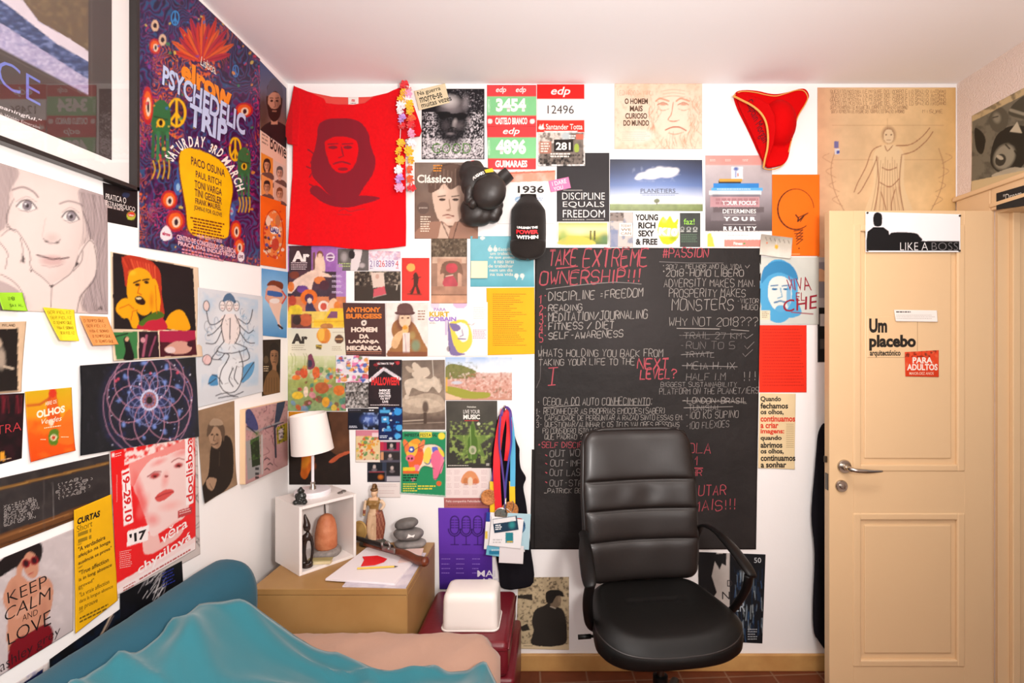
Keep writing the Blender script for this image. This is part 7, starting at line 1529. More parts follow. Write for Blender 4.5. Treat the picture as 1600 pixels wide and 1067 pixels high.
for L_ in (0, -1):
    for k in range(24): b.faces.new((fv[L_][k], fv[L_][k + 1], bv[L_][k + 1], bv[L_][k]))
for e in (0, 24):
    for j in range(12): b.faces.new((fv[j][e], fv[j + 1][e], bv[j + 1][e], bv[j][e]))
obj('brim', b, M_CAP, cap, smooth=True)
b = BM(); add_ball(b, (0, -.085, .066), (.006, .004, .006), None, 2); obj('top_button', b, M_CAP, cap, smooth=True)
b = BM(); add_box(b, (-.034, -.024, .112), (.034, -.006, .140), .004); obj('back_strap', b, M_CAP, cap)
cb = lambda p, u, v: p + Vector((0, .016 * (2 * u - 1) ** 2, -.006 * (1 - (2 * u - 1) ** 2)))
for t, z0, z1, m2, hw in (('UNLEASH THE', -.030, -.020, M_WHITEP, .043), ('POWER', -.052, -.034, M_REDP, .046), ('WITHIN', -.072, -.057, M_WHITEP, .046)):
    lettering('lettering', t, [(-hw, -.1275, z1), (hw, -.1275, z1), (hw, -.1285, z0), (-hw, -.1285, z0)], m2, cap, .035, cb)

# red three cornered hat
M_HAT = mat('red_felt', '#e2070c', .9, spec=.1, attr=True)
hat = empty('three_cornered_hat', Wp(1200, 205, D), 'red three cornered pirate hat with gold edging and lettering on the wall', 'hat')
s = Sheet(PB, [(1138, 132), (1270, 132), (1270, 272), (1138, 272)], '#e8060c', seed=130, pal=.74)
out = [(1146, 150), (1158, 144), (1180, 145), (1198, 149), (1212, 150), (1228, 147), (1246, 142), (1256, 143), (1261, 153), (1256, 164), (1246, 182), (1240, 198), (1236, 216), (1230, 240), (1226, 252), (1219, 260), (1202, 264), (1195, 263), (1190, 255), (1178, 226), (1164, 196), (1152, 172)]
def hath(px, py):
    d = math.hypot((px - 1214) / 26, (py - 196) / 36); h = .018 + .07 * max(0, 1 - d * d) ** .6
    dl = (px - 1146) * 0 + max(0, (1186 + 8 * math.sin((py - 150) / 32) - px)) / 40
    return h + .012 * math.sin(max(0, min(1, (py - 235) / 25)) * 1.5)
adopt(outline_sheet(s, out, 'crown', M_HAT, hath, cell=.006, closed_curve=3, back=.016), hat)
s = Sheet(PB, [(1138, 132), (1270, 132), (1270, 272), (1138, 272)], '#df0a10', seed=131, pal=.74)
s.textq('Captain Morgan', [(1166, 163), (1193, 225), (1183, 233), (1158, 171)], '#5a2a34', -.005, .1)
flap = [(1146, 150), (1160, 157), (1175, 165), (1189, 177), (1197, 192), (1200, 212), (1199, 232), (1195, 250), (1193, 262), (1188, 254), (1177, 226), (1163, 196), (1151, 170)]
def flaph(px, py):
    t = (px - (1146 + (py - 150) * .42)) / 32; return .03 + .055 * max(0, min(1, t)) ** .8
adopt(outline_sheet(s, flap, 'brim_flap', M_HAT, flaph, cell=.005, back=.004), hat)
M_GOLD = mat('gold_braid', '#e0a04c', .6)
b = BM(); add_tube(b, smooth_path([Wp(x, y, D - flaph(x, y) - .003) - hat.location for x, y in flap[:9]], 6), .0042, 8); obj('gold_trim', b, M_GOLD, hat, smooth=True)
b = BM(); add_tube(b, smooth_path([Wp(x, y, D - .02) - hat.location for x, y in ((1193, 263), (1204, 265), (1218, 261), (1228, 250), (1237, 218), (1246, 184), (1258, 163), (1262, 152), (1256, 142), (1244, 141), (1228, 146), (1212, 150), (1196, 148), (1178, 144), (1158, 143), (1146, 150))], 5), .0024, 6); obj('edge_cord', b, M_GOLD, hat, smooth=True)

# vest and garment in black, hung on the wall
M_BLACKC = mat('black_cloth', '#17151a', .9, spec=.1, bump=(200, .2, .002))
def hang(name, plane, outline, m, hfn, label, cat, cell=.008, smooth_n=4, parent=None, group=None):
    q = np.array(outline); S_ = Sheet(plane, [(q[:, 0].min(), q[:, 1].min()), (q[:, 0].max(), q[:, 1].min()), (q[:, 0].max(), q[:, 1].max()), (q[:, 0].min(), q[:, 1].max())], '#808080', cell=.02)
    o = outline_sheet(S_, outline, name, m, hfn, cell=cell, closed_curve=smooth_n, back=.004)
    if parent is not None: adopt(o, parent)
    return tag(o, label, cat, group)
fold = lambda base, sd: (lambda x, y: base + .012 * vn(x / 10, y / 70, sd))
hang('running_vest', PB, [(782, 645), (800, 668), (808, 690), (812, 700), (812, 712), (814, 730), (822, 745), (818, 760), (823, 790), (829, 850), (834, 906), (806, 917), (784, 915), (780, 890), (774, 850), (772, 780), (768, 720), (774, 680)], M_BLACKC, fold(.012, 3), 'black sleeveless vest hanging behind the medal ribbons', 'vest')
hang('hanging_jacket', PB, [(1274, 672), (1284, 660), (1290, 690), (1290, 980), (1270, 990), (1264, 960), (1266, 860), (1262, 800), (1266, 740), (1270, 700)], M_BLACKC, fold(.03, 6), 'black jacket hanging on the wall behind the open door', 'jacket')
s = B([(1277, 402), (1296, 402), (1296, 566), (1277, 566)], '#b9b4b2', seed=133); s.rect(1279, 410, 1300, 466, '#8f8a90'); s.rect(1278, 480, 1300, 566, '#23201f'); s.rect(1281, 490, 1300, 510, '#c8c0ba'); s.rect(1281, 530, 1300, 545, '#5c5450')
s.build('poster', 'grey and black print almost hidden behind the door edge', 'poster', 1)

# hook, ribbons, medals and badges
MR = {n: mat('ribbon_' + n, c, .55, sheen=.3) for n, c in (('red', '#e01424'), ('blue', '#3a3f9a'), ('violet', '#5a3a8c'), ('skyblue', '#56b4dc'), ('yellow', '#f4c414'))}
hk = Wp(790, 640, D - .004)
b = BM(); add_box(b, hk + Vector((-.008, -.004, -.02)), hk + Vector((.008, .004, .02)), .002); add_tube(b, smooth_path([hk + Vector((0, -.004, .005)), hk + Vector((0, -.03, .0)), hk + Vector((0, -.06, .004)), hk + Vector((0, -.07, .02))], 5), .004, 8)
tag(obj('wall_hook', b, M_CHROME, angle=40), 'small metal wall hook carrying the medal ribbons', 'hook')
def ribbon(path, w, m, nm, parent, z0):
    b = BM(); pts = smooth_path([(x, y, 0) for x, y in path], 6); prev = None
    for i, p in enumerate(pts):
        d = (pts[min(i + 1, len(pts) - 1)] - pts[max(i - 1, 0)]).normalized(); nrm = Vector((-d.y, d.x, 0)) * w / 2
        zz = D - z0 - .003 * math.sin(i * .6); a = Wp(p.x + nrm.x, p.y + nrm.y, zz); c = Wp(p.x - nrm.x, p.y - nrm.y, zz - .002)
        q = [b.verts.new(v - parent.location) for v in (a, c, c + Vector((0, .0012, 0)), a + Vector((0, .0012, 0)))]
        if prev:
            for k in range(4): b.faces.new((prev[k], prev[(k + 1) % 4], q[(k + 1) % 4], q[k]))
        prev = q
    return obj(nm, b, m, parent, smooth=False)
M_CORK = mat('cork_medal', '#cf8a4c', .7, mottle=(120, '#9a5a2c')); M_SILV = mat('silver_medal', '#c8c2b8', .25, metal=1)
def medal(label, ribs, z0, disc, m):
    o = empty('medal', Wp(disc[0], disc[1], D - z0), label, 'medal', 'medals hanging from the wall hook')
    for path, w, rm in ribs: ribbon(path, w, MR[rm], 'ribbon', o, z0)
    b = BM(); r = disc[2] * SC; add_lathe(b, [(r * .86, 0), (r, .002), (r, .006), (r * .88, .008), (r * .8, .006), (.001, .0065)], 32, Matrix.Translation((0, -.004, 0)) @ MY)
    obj('disc', b, m, o, angle=40); return o
medal('round cork coloured medal on a yellow ribbon, leftmost of the bunch', [([(788, 644), (776, 700), (769, 752)], 3, 'violet'), ([(770, 752), (770, 806)], 9, 'yellow')], .030, (764, 776, 12), M_CORK)
medal('medal on the broad red ribbon in the middle of the bunch', [([(788, 640), (780, 680), (776, 730), (779, 799)], 11, 'red'), ([(792, 640), (796, 665), (794, 700), (792, 720)], 9, 'red')], .042, (783, 802, 10), M_SILV)
medal('medal on the sky blue and yellow ribbon, rightmost of the bunch', [([(796, 646), (801, 690), (801, 760)], 8, 'skyblue'), ([(800, 752), (801, 806)], 9, 'yellow')], .034, (797, 796, 13), M_CORK)
ly = empty('lanyard', Wp(790, 760, D - .05), 'violet and blue cord lanyard looped over the hook with metal clips', 'lanyard')
for path, w, rm in (([(782, 648), (780, 690), (784, 725), (788, 760), (790, 790)], 3, 'violet'), ([(797, 648), (799, 690), (794, 725), (790, 760), (789, 795)], 3, 'blue'), ([(783, 650), (786, 640), (791, 636), (797, 642), (798, 652)], 4, 'violet')): ribbon(path, w, MR[rm], 'strap', ly, .052)
b = BM(); add_tube(b, [Wp(790, 778, D - .054) - ly.location, Wp(790, 800, D - .054) - ly.location], .004, 8); add_tube(b, smooth_path([Wp(x, y, D - .056) - ly.location for x, y in ((780, 806), (784, 797), (792, 795), (799, 800), (803, 790), (801, 782))], 4), .0016, 6); obj('clip', b, M_SILV, ly, smooth=True)
bz = .05
for q, c, lab, art in ((rotR(790, 831, 64, 58, 4), '#f6f2f2', 'large white badge card at the back of the badge bunch', 0), (rotR(810, 830, 36, 56, 3), '#bfe0ea', 'pale blue badge card at the right of the badge bunch', 1), (rotR(780, 862, 40, 15, 8), '#7cc4dc', 'blue striped badge card low in the badge bunch', 2), (rotR(799, 866, 38, 28, 3), '#f4eeee', 'blank white badge card hanging lowest in the bunch', 3), (rotR(791, 832, 50, 46, 6), '#fbf8f8', 'white badge card in the middle of the badge bunch', 4), (rotR(790, 819, 38, 22, -8), '#27455c', 'front badge card with navy and teal panel', 5)):
    pl_ = Plane('y', D - bz); bz += .0035
    s = Sheet(pl_, q, c, seed=140 + art, cell=.0022)
    if art == 1: s.ell(812, 822, 9, 12, '#2f5f88'); s.ell(811, 812, 5, 3, '#d8444c'); s.ell(814, 826, 6, 5, '#5a8ab0', .8)
    if art == 0: s.rect(756, 798, 766, 815, '#2c4aa0'); s.rect(758, 830, 762, 842, '#f0d05c')
    if art == 2: s.rect(764, 860, 800, 866, '#2f86a8'); s.lines(768, 858, 790, 861, 2, '#e8f4f8')
    if art == 4: s.rect(790, 832, 802, 848, '#2f8f9a'); s.rect(792, 845, 801, 847, '#e8c04c'); s.lines(770, 842, 786, 850, 2, '#d8d4d4'); s.noise(2.2, .0, None)
    if art == 5: s.poly(rotR(788, 812.5, 36, 7, -8), '#f4f2f2'); s.ell(800, 820, 7, 8, '#3aa0a0', .9, 0, .7); s.lines(774, 820, 784, 829, 3, '#f0f4f6', .6, .2, -.1)
    s.build('badge_card', lab, 'badge', 1, 'badge cards hanging from the hook', wave=0.0)
# ------------------------------------------------------------------ furniture
# bedside cabinet
M_BIRCH = mat('birch_veneer', '#a98350', .45, spec=.35, mottle=(6, '#9e7644', 8))
NX0, NX1, NY0, NY1, NZ = -1.06, -.513, -.448, -.028, .567
ns = empty('bedside_cabinet', ((NX0 + NX1) / 2, (NY0 + NY1) / 2, 0), 'plain birch bedside cabinet in the corner behind the bed', 'cabinet')
o_ = -Vector(ns.location)
b = BM(); add_box(b, Vector((NX0, NY0 + .004, 0)) + o_, Vector((NX1, NY1, NZ - .022)) + o_, .002); obj('carcass', b, M_BIRCH, ns)
b = BM(); add_box(b, Vector((NX0, NY0, NZ - .0215)) + o_, Vector((NX1, NY1, NZ)) + o_, .002); obj('top', b, M_BIRCH, ns)
b = BM(); add_box(b, Vector((NX0 + .002, NY0 - .0005, .02)) + o_, Vector((NX1 - .002, NY0 + .0038, NZ - .0235)) + o_, .001); obj('front_panel', b, M_BIRCH, ns)

# white cube shelf, turned
M_WLAC = mat('white_melamine', '#ece4df', .4)
FL = Vector((-.938, -.352, NZ)); ax = math.atan2(.18, .146); e1 = Vector((math.cos(ax), math.sin(ax), 0)); e2 = Vector((-math.sin(ax), math.cos(ax), 0)); SW, SD, SH, T_ = .226, .205, .254, .011
sh = empty('cube_shelf', FL, 'white open cube shelf standing turned on the bedside cabinet', 'shelf', None, ax)
for nm, lo, hi in (('side_panel', (0, 0, 0), (T_, SD, SH)), ('side_panel', (SW - T_, 0, 0), (SW, SD, SH)), ('top_panel', (T_ + .0004, 0, SH - T_), (SW - T_ - .0004, SD, SH)), ('bottom_panel', (T_ + .0004, 0, 0), (SW - T_ - .0004, SD, T_)), ('back_panel', (T_ + .0004, SD - .006, T_ + .0004), (SW - T_ - .0004, SD - .001, SH - T_ - .0004))):
    b = BM(); add_box(b, lo, hi, .0012); obj(nm, b, M_WLAC, sh)
def on(a, d, z=SH): return FL + e1 * a + e2 * d + Vector((0, 0, z))

# lamp
M_LW = mat('white_lamp_metal', '#ece6ea', .35); M_SHADE = mat('white_lamp_shade', '#efe6e0', .8, spec=.1, bump=(300, .15, .001))
lp = empty('table_lamp', on(.112, .128), 'white table lamp with a tilted drum shade on the cube shelf', 'lamp')
b = BM(); add_lathe(b, [(.066, 0), (.068, .003), (.068, .016), (.064, .020), (.012, .021)], 40); obj('base', b, M_LW, lp, angle=40)
b = BM(); add_lathe(b, [(.0055, .020), (.0055, .235)], 16); obj('pole', b, M_LW, lp, angle=40)
b = BM(); add_lathe(b, [(.013, .021), (.012, .030), (.009, .034), (.009, .05)], 20); obj('collar', b, M_CHROME, lp, angle=40)
b = BM(); Ms = Matrix.Translation((.0, 0, .172)) @ Matrix.Rotation(math.radians(-6), 4, 'Y') @ Matrix.Rotation(math.radians(3), 4, 'X')
add_lathe(b, [(.079, 0), (.0675, .152), (.0655, .152), (.077, 0)], 48, Ms, cap=False)
b.faces.ensure_lookup_table(); obj('lamp_shade', b, M_SHADE, lp, angle=50)
b = BM(); add_lathe(b, [(.012, .20), (.014, .225), (.02, .25), (.024, .27), (.018, .29), (.002, .297)], 20); obj('bulb', b, mat('frosted_bulb', '#f4f0ea', .3), lp, smooth=True)
b = BM(); add_tube(b, smooth_path([Vector((.02, .06, .004)), Vector((.01, .08, -.02)), Vector((.012, .085, -.10)), Vector((.02, .086, -.20)), Vector((.05, .09, -.24))], 6), .0025, 6); obj('flex', b, mat('black_flex', '#1c1918', .5), lp, smooth=True)

# little dark seated figure
M_BRONZE = mat('dark_bronze', '#20211f', .35, spec=.6)
t = empty('buddha_figurine', on(.022, .035), 'small dark seated figurine at the front corner of the cube shelf', 'figurine', None, .1)
b = BM()
for c, r in (((0, 0, .012), (.023, .018, .012)), ((-.016, -.008, .01), (.011, .012, .009)), ((.016, -.008, .01), (.011, .012, .009)), ((0, 0, .029), (.0165, .013, .017)), ((-.015, -.003, .031), (.006, .007, .012)), ((.015, -.003, .031), (.006, .007, .012)), ((0, -.003, .052), (.0105, .0105, .0115)), ((0, 0, .062), (.005, .005, .004)), ((-.011, 0, .05), (.003, .003, .006)), ((.011, 0, .05), (.003, .003, .006)), ((0, -.014, .018), (.008, .006, .006))): add_ball(b, c, r, None, 2)
fuse('body', b, .0022, M_BRONZE, t, 2)
M_PEWTER = mat('pewter', '#8f8a86', .4, metal=.8)
for k, a in enumerate((.186, .206)):
    b = BM(); add_lathe(b, [(.010, 0), (.0105, .004), (.008, .006), (.005, .0045), (.001, .005)], 18)
    o2 = obj('ring_ornament', b, M_PEWTER, None, angle=40); o2.location = on(a, .05 + .012 * k, SH + .0003)
    tag(o2, ('left', 'right')[k] + ' one of two small round pewter ornaments on the cube shelf', 'ornament', 'pewter ornaments on the shelf')

# carved figure and stone lamp inside the shelf
M_EBONY = mat('ebony', '#17120f', .3, spec=.6, mottle=(20, '#2c1710'))
t = empty('carved_figure', on(.046, .034, T_), 'tall thin black carved figure inside the cube shelf', 'carving', None, .2)
b = BM()
for a_, r_ in (([(0, 0, 0), (0, 0, .018)], [.020, .021]), ([(-.012, 0, .012), (-.014, -.002, .05), (-.012, 0, .085), (-.006, 0, .118)], [.014, .010, .009, .013]), ([(-.006, 0, .105), (0, 0, .118), (.003, .0, .128)], [.016, .015, .008]), ([(.012, 0, .115), (.019, -.003, .08), (.018, -.006, .045), (.012, -.004, .016)], [.007, .0055, .005, .006]), ([(.002, 0, .125), (.001, -.001, .142)], [.006, .007]), ([(0, -.002, .140), (-.001, -.004, .157), (-.003, -.002, .172), (-.007, 0, .186), (-.010, .002, .200)], [.0115, .014, .010, .007, .003])):
    P = smooth_path(a_, 4) if len(a_) > 2 else [Vector(p) for p in a_]; rr = list(np.interp(np.linspace(0, 1, len(P)), np.linspace(0, 1, len(r_)), r_)); add_tube(b, P, rr, 12)
add_ball(b, (-.004, -.014, .148), (.004, .006, .004), None, 2); add_ball(b, (.0, -.002, .155), (.009, .012, .009), None, 2)
fuse('body', b, .0026, M_EBONY, t, 3)
t = empty('salt_lamp', on(.148, .09, T_), 'orange brown salt stone lamp on a grey base inside the cube shelf', 'lamp')
b = BM(); prof = [(.036, .026), (.041, .034), (.042, .06), (.0415, .09), (.038, .115), (.031, .140), (.021, .156), (.008, .163)]
add_lathe(b, prof, 40)
for v in b.verts:
    q = Vector((v.co.x, v.co.y, 0)); k = 1 + .07 * (vn(math.atan2(v.co.y, v.co.x) * 2.2 + 9, v.co.z * 45, 4) - .5) + .05 * (vn(math.atan2(v.co.y, v.co.x) * 6 + 9, v.co.z * 130, 6) - .5); v.co.x *= k; v.co.y *= k
obj('salt_block', b, mat('rose_salt', '#b5663f', .6, mottle=(30, '#c98058'), bump=(70, .5, .004)), t, smooth=True)
b = BM(); add_lathe(b, [(.05, 0), (.056, .008), (.056, .018), (.048, .026), (.03, .028)], 36)
for v in b.verts: k = 1 + .06 * (vn(math.atan2(v.co.y, v.co.x) * 2.4 + 9, v.co.z * 60, 8) - .5); v.co.x *= k; v.co.y *= k
obj('stone_base', b, mat('grey_stone_base', '#9a918b', .6, mottle=(40, '#746c66')), t, smooth=True)
M_CREAM = mat('cream_card', '#d8c79c', .6)
t = empty('folding_rule', on(.085, .03, T_ + .0005), 'flat cream wooden box lying in front of the salt lamp', 'box', None, ax - .8)
b = BM(); add_box(b, (-.036, -.012, 0), (.05, .014, .013), .002); obj('body', b, M_CREAM, t)
b = BM(); add_box(b, (-.038, -.0135, .0132), (.052, .0155, .017), .001); obj('lid', b, mat('olive_card', '#a39766', .6), t)
t.name = 'wooden_box'

# goddess statuette
def gtint(co):
    x, y, z = co
    if z < .028: return C('#3a3830')
    if z > .232: return C('#6a5138')
    if .19 < z < .232 and abs(x - .002) < .016: return C('#d8b08c') if y < .004 else C('#4a3424')
    if x < -.026 and z < .135: return C('#b08c54')
    if z < .155 and -.016 < x < .012 and y < -.004: return C('#c9a684')
    if z > .15 and abs(x) > .024: return C('#dcbfa0')
    if z > .15: return C('#8f6c3a') if y < 0 else C('#7a5c34')
    return C('#7a3c2a') if (int((x + .2) * 300) + int(z * 60)) % 3 else C('#9a6248')
t = empty('goddess_statuette', Vector((-.766, -.062, NZ)), 'painted statuette of a helmeted standing figure with round shield', 'statuette'); t.scale = (1.22, 1.0, 1.02)
b = BM(); add_lathe(b, [(.045, 0), (.046, .008), (.040, .020), (.030, .027)], 28, Matrix.Diagonal((1.1, .62, 1, 1)))
for a_, r_ in (([(-.006, -.006, .02), (-.012, -.016, .075), (-.004, -.006, .135)], [.008, .010, .015]), ([(.012, 0, .02), (.012, -.004, .075), (.008, 0, .135)], [.008, .010, .015]), ([(.004, .006, .02), (.014, .01, .08), (.012, .006, .14)], [.022, .024, .018]), ([(.022, .004, .03), (.026, .006, .09), (.02, .004, .14)], [.012, .014, .010]), ([(0, 0, .13), (.002, 0, .155), (.001, 0, .182)], [.021, .016, .021]), ([(-.018, 0, .190), (.02, 0, .190)], [.010, .010]), ([(-.024, 0, .188), (-.030, -.004, .155), (-.031, -.008, .125)], [.0075, .006, .005]), ([(.024, 0, .188), (.036, .002, .168), (.026, -.006, .148)], [.0075, .006, .005]), ([(0, 0, .19), (.001, -.001, .208)], [.0065, .006])):
    P = smooth_path(a_, 4) if len(a_) > 2 else [Vector(p) for p in a_]; add_tube(b, P, list(np.interp(np.linspace(0, 1, len(P)), np.linspace(0, 1, len(r_)), r_)), 12)
add_ball(b, (.002, -.002, .217), (.0105, .0115, .014), None, 2); add_ball(b, (.002, .006, .222), (.013, .012, .014), None, 2); add_ball(b, (.003, .008, .205), (.009, .007, .014), None, 2)
add_ball(b, (.002, -.008, .213), (.002, .006, .003), None, 1)
for s_ in (-1, 1): add_ball(b, (s_ * .009, -.016, .176), (.008, .007, .008), None, 2)
gb = fuse('body', b, .0026, mat('statue_paint', '#ffffff', .45, attr=True), t, 2); paint(gb, gtint)
b = BM(); add_ball(b, (.002, .002, .232), (.0135, .015, .009), None, 3)
P = smooth_path([(.002, -.012, .240), (.002, 0, .253), (.002, .014, .248), (.002, .022, .228), (.002, .022, .21)], 4); add_tube(b, P, [.006] * len(P), 8, flat=.5); obj('helmet', b, mat('aged_bronze', '#7a5a38', .4, metal=.4), t, smooth=True)
b = BM(); add_lathe(b, [(.038, 0), (.039, .003), (.033, .006), (.031, .005), (.012, .010), (.002, .013)], 32, Matrix.Translation((-.042, -.014, .068)) @ Matrix.Rotation(math.radians(-14), 4, 'Z') @ Matrix.Diagonal((.72, 1, 1.05, 1)) @ MY); obj('shield', b, mat('gilt_shield', '#b08c50', .45, metal=.3), t, angle=40)

# stack of three pebbles
M_ST = [mat('veined_grey_stone', '#6a6562', .6, mottle=(22, '#8f8985')), mat('banded_stone', '#5d5956', .6, mottle=(30, '#7a7471')), mat('dark_pebble', '#56524f', .6, mottle=(26, '#6d6865'))]
zc = NZ
for k, (c, r, lab, deg) in enumerate((((-.603, -.085), (.066, .045, .018), 'bottom flat grey stone of the stack on the cabinet', 0), ((-.611, -.083), (.062, .043, .025), 'middle grey stone with a white quartz band in the stack', 3), ((-.618, -.085), (.048, .034, .021), 'top oval grey stone of the stack on the cabinet', -8))):
    b = BM(); add_ball(b, (0, 0, 0), (1, 1, 1), None, 4)
    for v in b.verts:
        n_ = 1 + .10 * (vn(v.co.x * 1.6 + 5, v.co.y * 1.6 + v.co.z * 1.3 + 5, 20 + k) - .5); p = v.co * n_
        p = Vector([math.copysign(abs(q) ** .85, q) for q in p]); v.co = Vector((p.x * r[0], p.y * r[1], p.z * r[2]))
    o2 = obj('pebble', b, M_ST[k], None, smooth=True); o2.rotation_euler = (0, math.radians(deg), 0)
    o2.location = (c[0], c[1], zc + r[2] * .96 + .001); zc += r[2] * 1.86
    tag(o2, lab, 'stone', 'stacked stones on the cabinet')
    if k == 1:
        b = BM(); 
        for j in range(17):
            a = -1.15 + 2.3 * j / 16
        seg = []
        for xx in (.006, .032):
            w = math.sqrt(1 - (xx / .064) ** 2); seg.append([b.verts.new((xx + .003 * math.sin(q * 4), -.0438 * w * math.cos(q), .0254 * w * math.sin(q))) for q in np.linspace(-1.3, 1.3, 18)])
        for j in range(17): b.faces.new((seg[0][j], seg[1][j], seg[1][j + 1], seg[0][j + 1]))
        obj('quartz_band', b, mat('white_quartz', '#e4dcd6', .5), o2, smooth=True)

# papers on the cabinet, red card, pencil
M_SHEET = mat('white_paper', '#ece4e6', .7)
def flat_sheet(name, pts, z, m, label, cat, group=None, th=.0012, curl=0.0):
    b = BM(); P = [Vector((x, y, 0)) for x, y in pts]; n = 10; top = []; bot = []
    for i in range(n + 1):
        ra, rb = [], []
        for j in range(n + 1):
            u, v = i / n, j / n; p = (P[0] * (1 - u) + P[1] * u) * (1 - v) + (P[3] * (1 - u) + P[2] * u) * v
            h = curl * (v ** 3) * (1 - u) + curl * .4 * math.sin(u * 3 + v * 2) ** 2 * .3
            ra.append(b.verts.new((p.x, p.y, z + th + h))); rb.append(b.verts.new((p.x, p.y, z + h)))
        top.append(ra); bot.append(rb)
    for i in range(n):
        for j in range(n):
            b.faces.new((top[i][j], top[i + 1][j], top[i + 1][j + 1], top[i][j + 1])); b.faces.new((bot[i][j], bot[i][j + 1], bot[i + 1][j + 1], bot[i + 1][j]))
    for i in range(n):
        for A_, B_ in (((i, 0), (i + 1, 0)), ((i + 1, n), (i, n))): b.faces.new((top[A_[0]][A_[1]], bot[A_[0]][A_[1]], bot[B_[0]][B_[1]], top[B_[0]][B_[1]]))
        for A_, B_ in (((0, i + 1), (0, i)), ((n, i), (n, i + 1))): b.faces.new((top[A_[0]][A_[1]], bot[A_[0]][A_[1]], bot[B_[0]][B_[1]], top[B_[0]][B_[1]]))
    return tag(obj(name, b, m), label, cat, group)
GP = 'loose papers on the bedside cabinet'
flat_sheet('paper_sheet', [(-.745, -.435), (-.518, -.446), (-.520, -.15), (-.745, -.13)], NZ + .0005, mat('sketch_paper', '#dcd3d8', .7, mottle=(18, '#b9b0c0', 8)), 'sketched lowest sheet of the papers on the bedside cabinet', 'paper', GP, .004)
flat_sheet('paper_sheet', [(-.822, -.395), (-.560, -.432), (-.535, -.142), (-.772, -.125)], NZ + .0052, M_SHEET, 'broad white top sheet of the papers on the bedside cabinet', 'paper', GP, .007, .004)
flat_sheet('paper_sheet', [(-.60, -.27), (-.52, -.255), (-.535, -.13), (-.606, -.14)], NZ + .0150, mat('pinkish_paper', '#e2c4bc', .7), 'small pinkish sheet with cream edge beside the pistol', 'paper', GP, .001)
b = BM(); zz = NZ + .0150; P = [(-.756, -.215), (-.700, -.205), (-.652, -.235), (-.655, -.262), (-.682, -.29), (-.730, -.30), (-.738, -.245)]
f = b.faces.new([b.verts.new((x, y, zz)) for x, y in P]); r_ = bmesh.ops.extrude_face_region(b, geom=[f]); bmesh.ops.translate(b, vec=(0, 0, .0015), verts=[v for v in r_['geom'] if isinstance(v, bmesh.types.BMVert)])
tag(obj('red_card', b, mat('red_card_print', '#e01620', .5)), 'bright red card lying on the white papers', 'card')
t = empty('pencil', (-.66, -.315, NZ + .0175), 'yellow pencil lying on the white papers', 'pencil', None, .12)
b = BM(); add_tube(b, [(-.075, 0, 0), (.06, 0, 0)], .0035, 6); obj('shaft', b, mat('yellow_lacquer', '#d8b84c', .4), t)
b = BM(); add_tube(b, [(.06, 0, 0), (.072, 0, 0)], [.0034, .0008], 6); obj('tip', b, M_DARKMETAL, t)

# flintlock pistol
M_WALNUT = mat('oiled_walnut', '#6a3018', .35, spec=.5, mottle=(24, '#4a2010')); M_IRON = mat('blued_iron', '#3c3a3a', .35, metal=.85)
pa = Vector((-.820, -.118, NZ + .050)); pb_ = Vector((-.492, -.290, NZ + .040)); dv = (pb_ - pa); L_ = dv.length
t = empty('flintlock_pistol', pa, 'antique flintlock pistol with walnut grip lying across the papers', 'pistol')
t.rotation_euler = (0, 0, math.atan2(dv.y, dv.x))
b = BM(); P = smooth_path([(0, 0, .004), (.12, 0, 0), (.2, 0, -.001)], 4); add_tube(b, P, list(np.linspace(.0085, .012, len(P))), 14); obj('barrel', b, M_IRON, t, angle=50)
b = BM(); P = smooth_path([(.05, 0, -.012), (.12, 0, -.013), (.19, 0, -.012), (.24, 0, -.010), (.29, 0, -.014), (.335, 0, -.022), (.375, 0, -.021)], 5)
add_tube(b, P, list(np.interp(np.linspace(0, 1, len(P)), [0, .3, .5, .62, .75, .9, 1], [.008, .011, .014, .0165, .015, .018, .014])), 14); add_ball(b, (.372, 0, -.021), (.016, .019, .019), None, 3)
obj('stock', b, M_WALNUT, t, smooth=True)
b = BM(); add_box(b, (.165, -.018, -.012), (.235, -.012, .008), .003); add_tube(b, smooth_path([(.205, -.018, .0), (.212, -.02, .018), (.200, -.02, .030), (.190, -.02, .026)], 4), .0045, 8); add_tube(b, [(.172, -.018, .004), (.168, -.02, .022)], .005, 8); add_ball(b, (.205, -.02, .004), .007, None, 2); obj('lock', b, M_PEWTER, t, smooth=True)
b = BM(); add_tube(b, smooth_path([(.205, .012, -.006), (.215, .02, -.014), (.245, .022, -.014), (.262, .012, -.010)], 5), .0025, 8); obj('trigger_guard', b, M_PEWTER, t, smooth=True)

# bed
BX0, BX1, BY1, BY0, BZ = WX_L + .022, -.172, -.475, -2.62, .44
M_SHEETB = mat('beige_bed_sheet', '#b8937f', .9, spec=.1, bump=(26, .3, .006), sheen=.2)
bed = empty('bed', ((BX0 + BX1) / 2, (BY0 + BY1) / 2, 0), 'single bed under a beige fitted sheet along the left wall', 'bed')
o_ = -Vector(bed.location)
b = BM(); rows = []; NXm, NYm = 40, 60
def mz(u, v):
    e = min(u, 1 - u, .25) ; f = min(1 - v, .25)
    x = BX0 + (BX1 - BX0) * u; y = BY0 + (BY1 - BY0) * v
    z = BZ + .004 * vn(x * 9, y * 9, 3) + .006 * abs(math.sin(x * 16 - y * 24 + 3 * vn(x * 4, y * 4, 5))) ** 6 + .003 * abs(math.sin(x * 30 + y * 19 + 5 * vn(x * 5, y * 5, 9))) ** 4
    d = min(BX1 - x, BY1 - y); z -= .05 * max(0, 1 - (BX1 - x) / .09) ** 2.2 + .018 * max(0, 1 - (BY1 - y) / .05) ** 2.2
    return x, y, z
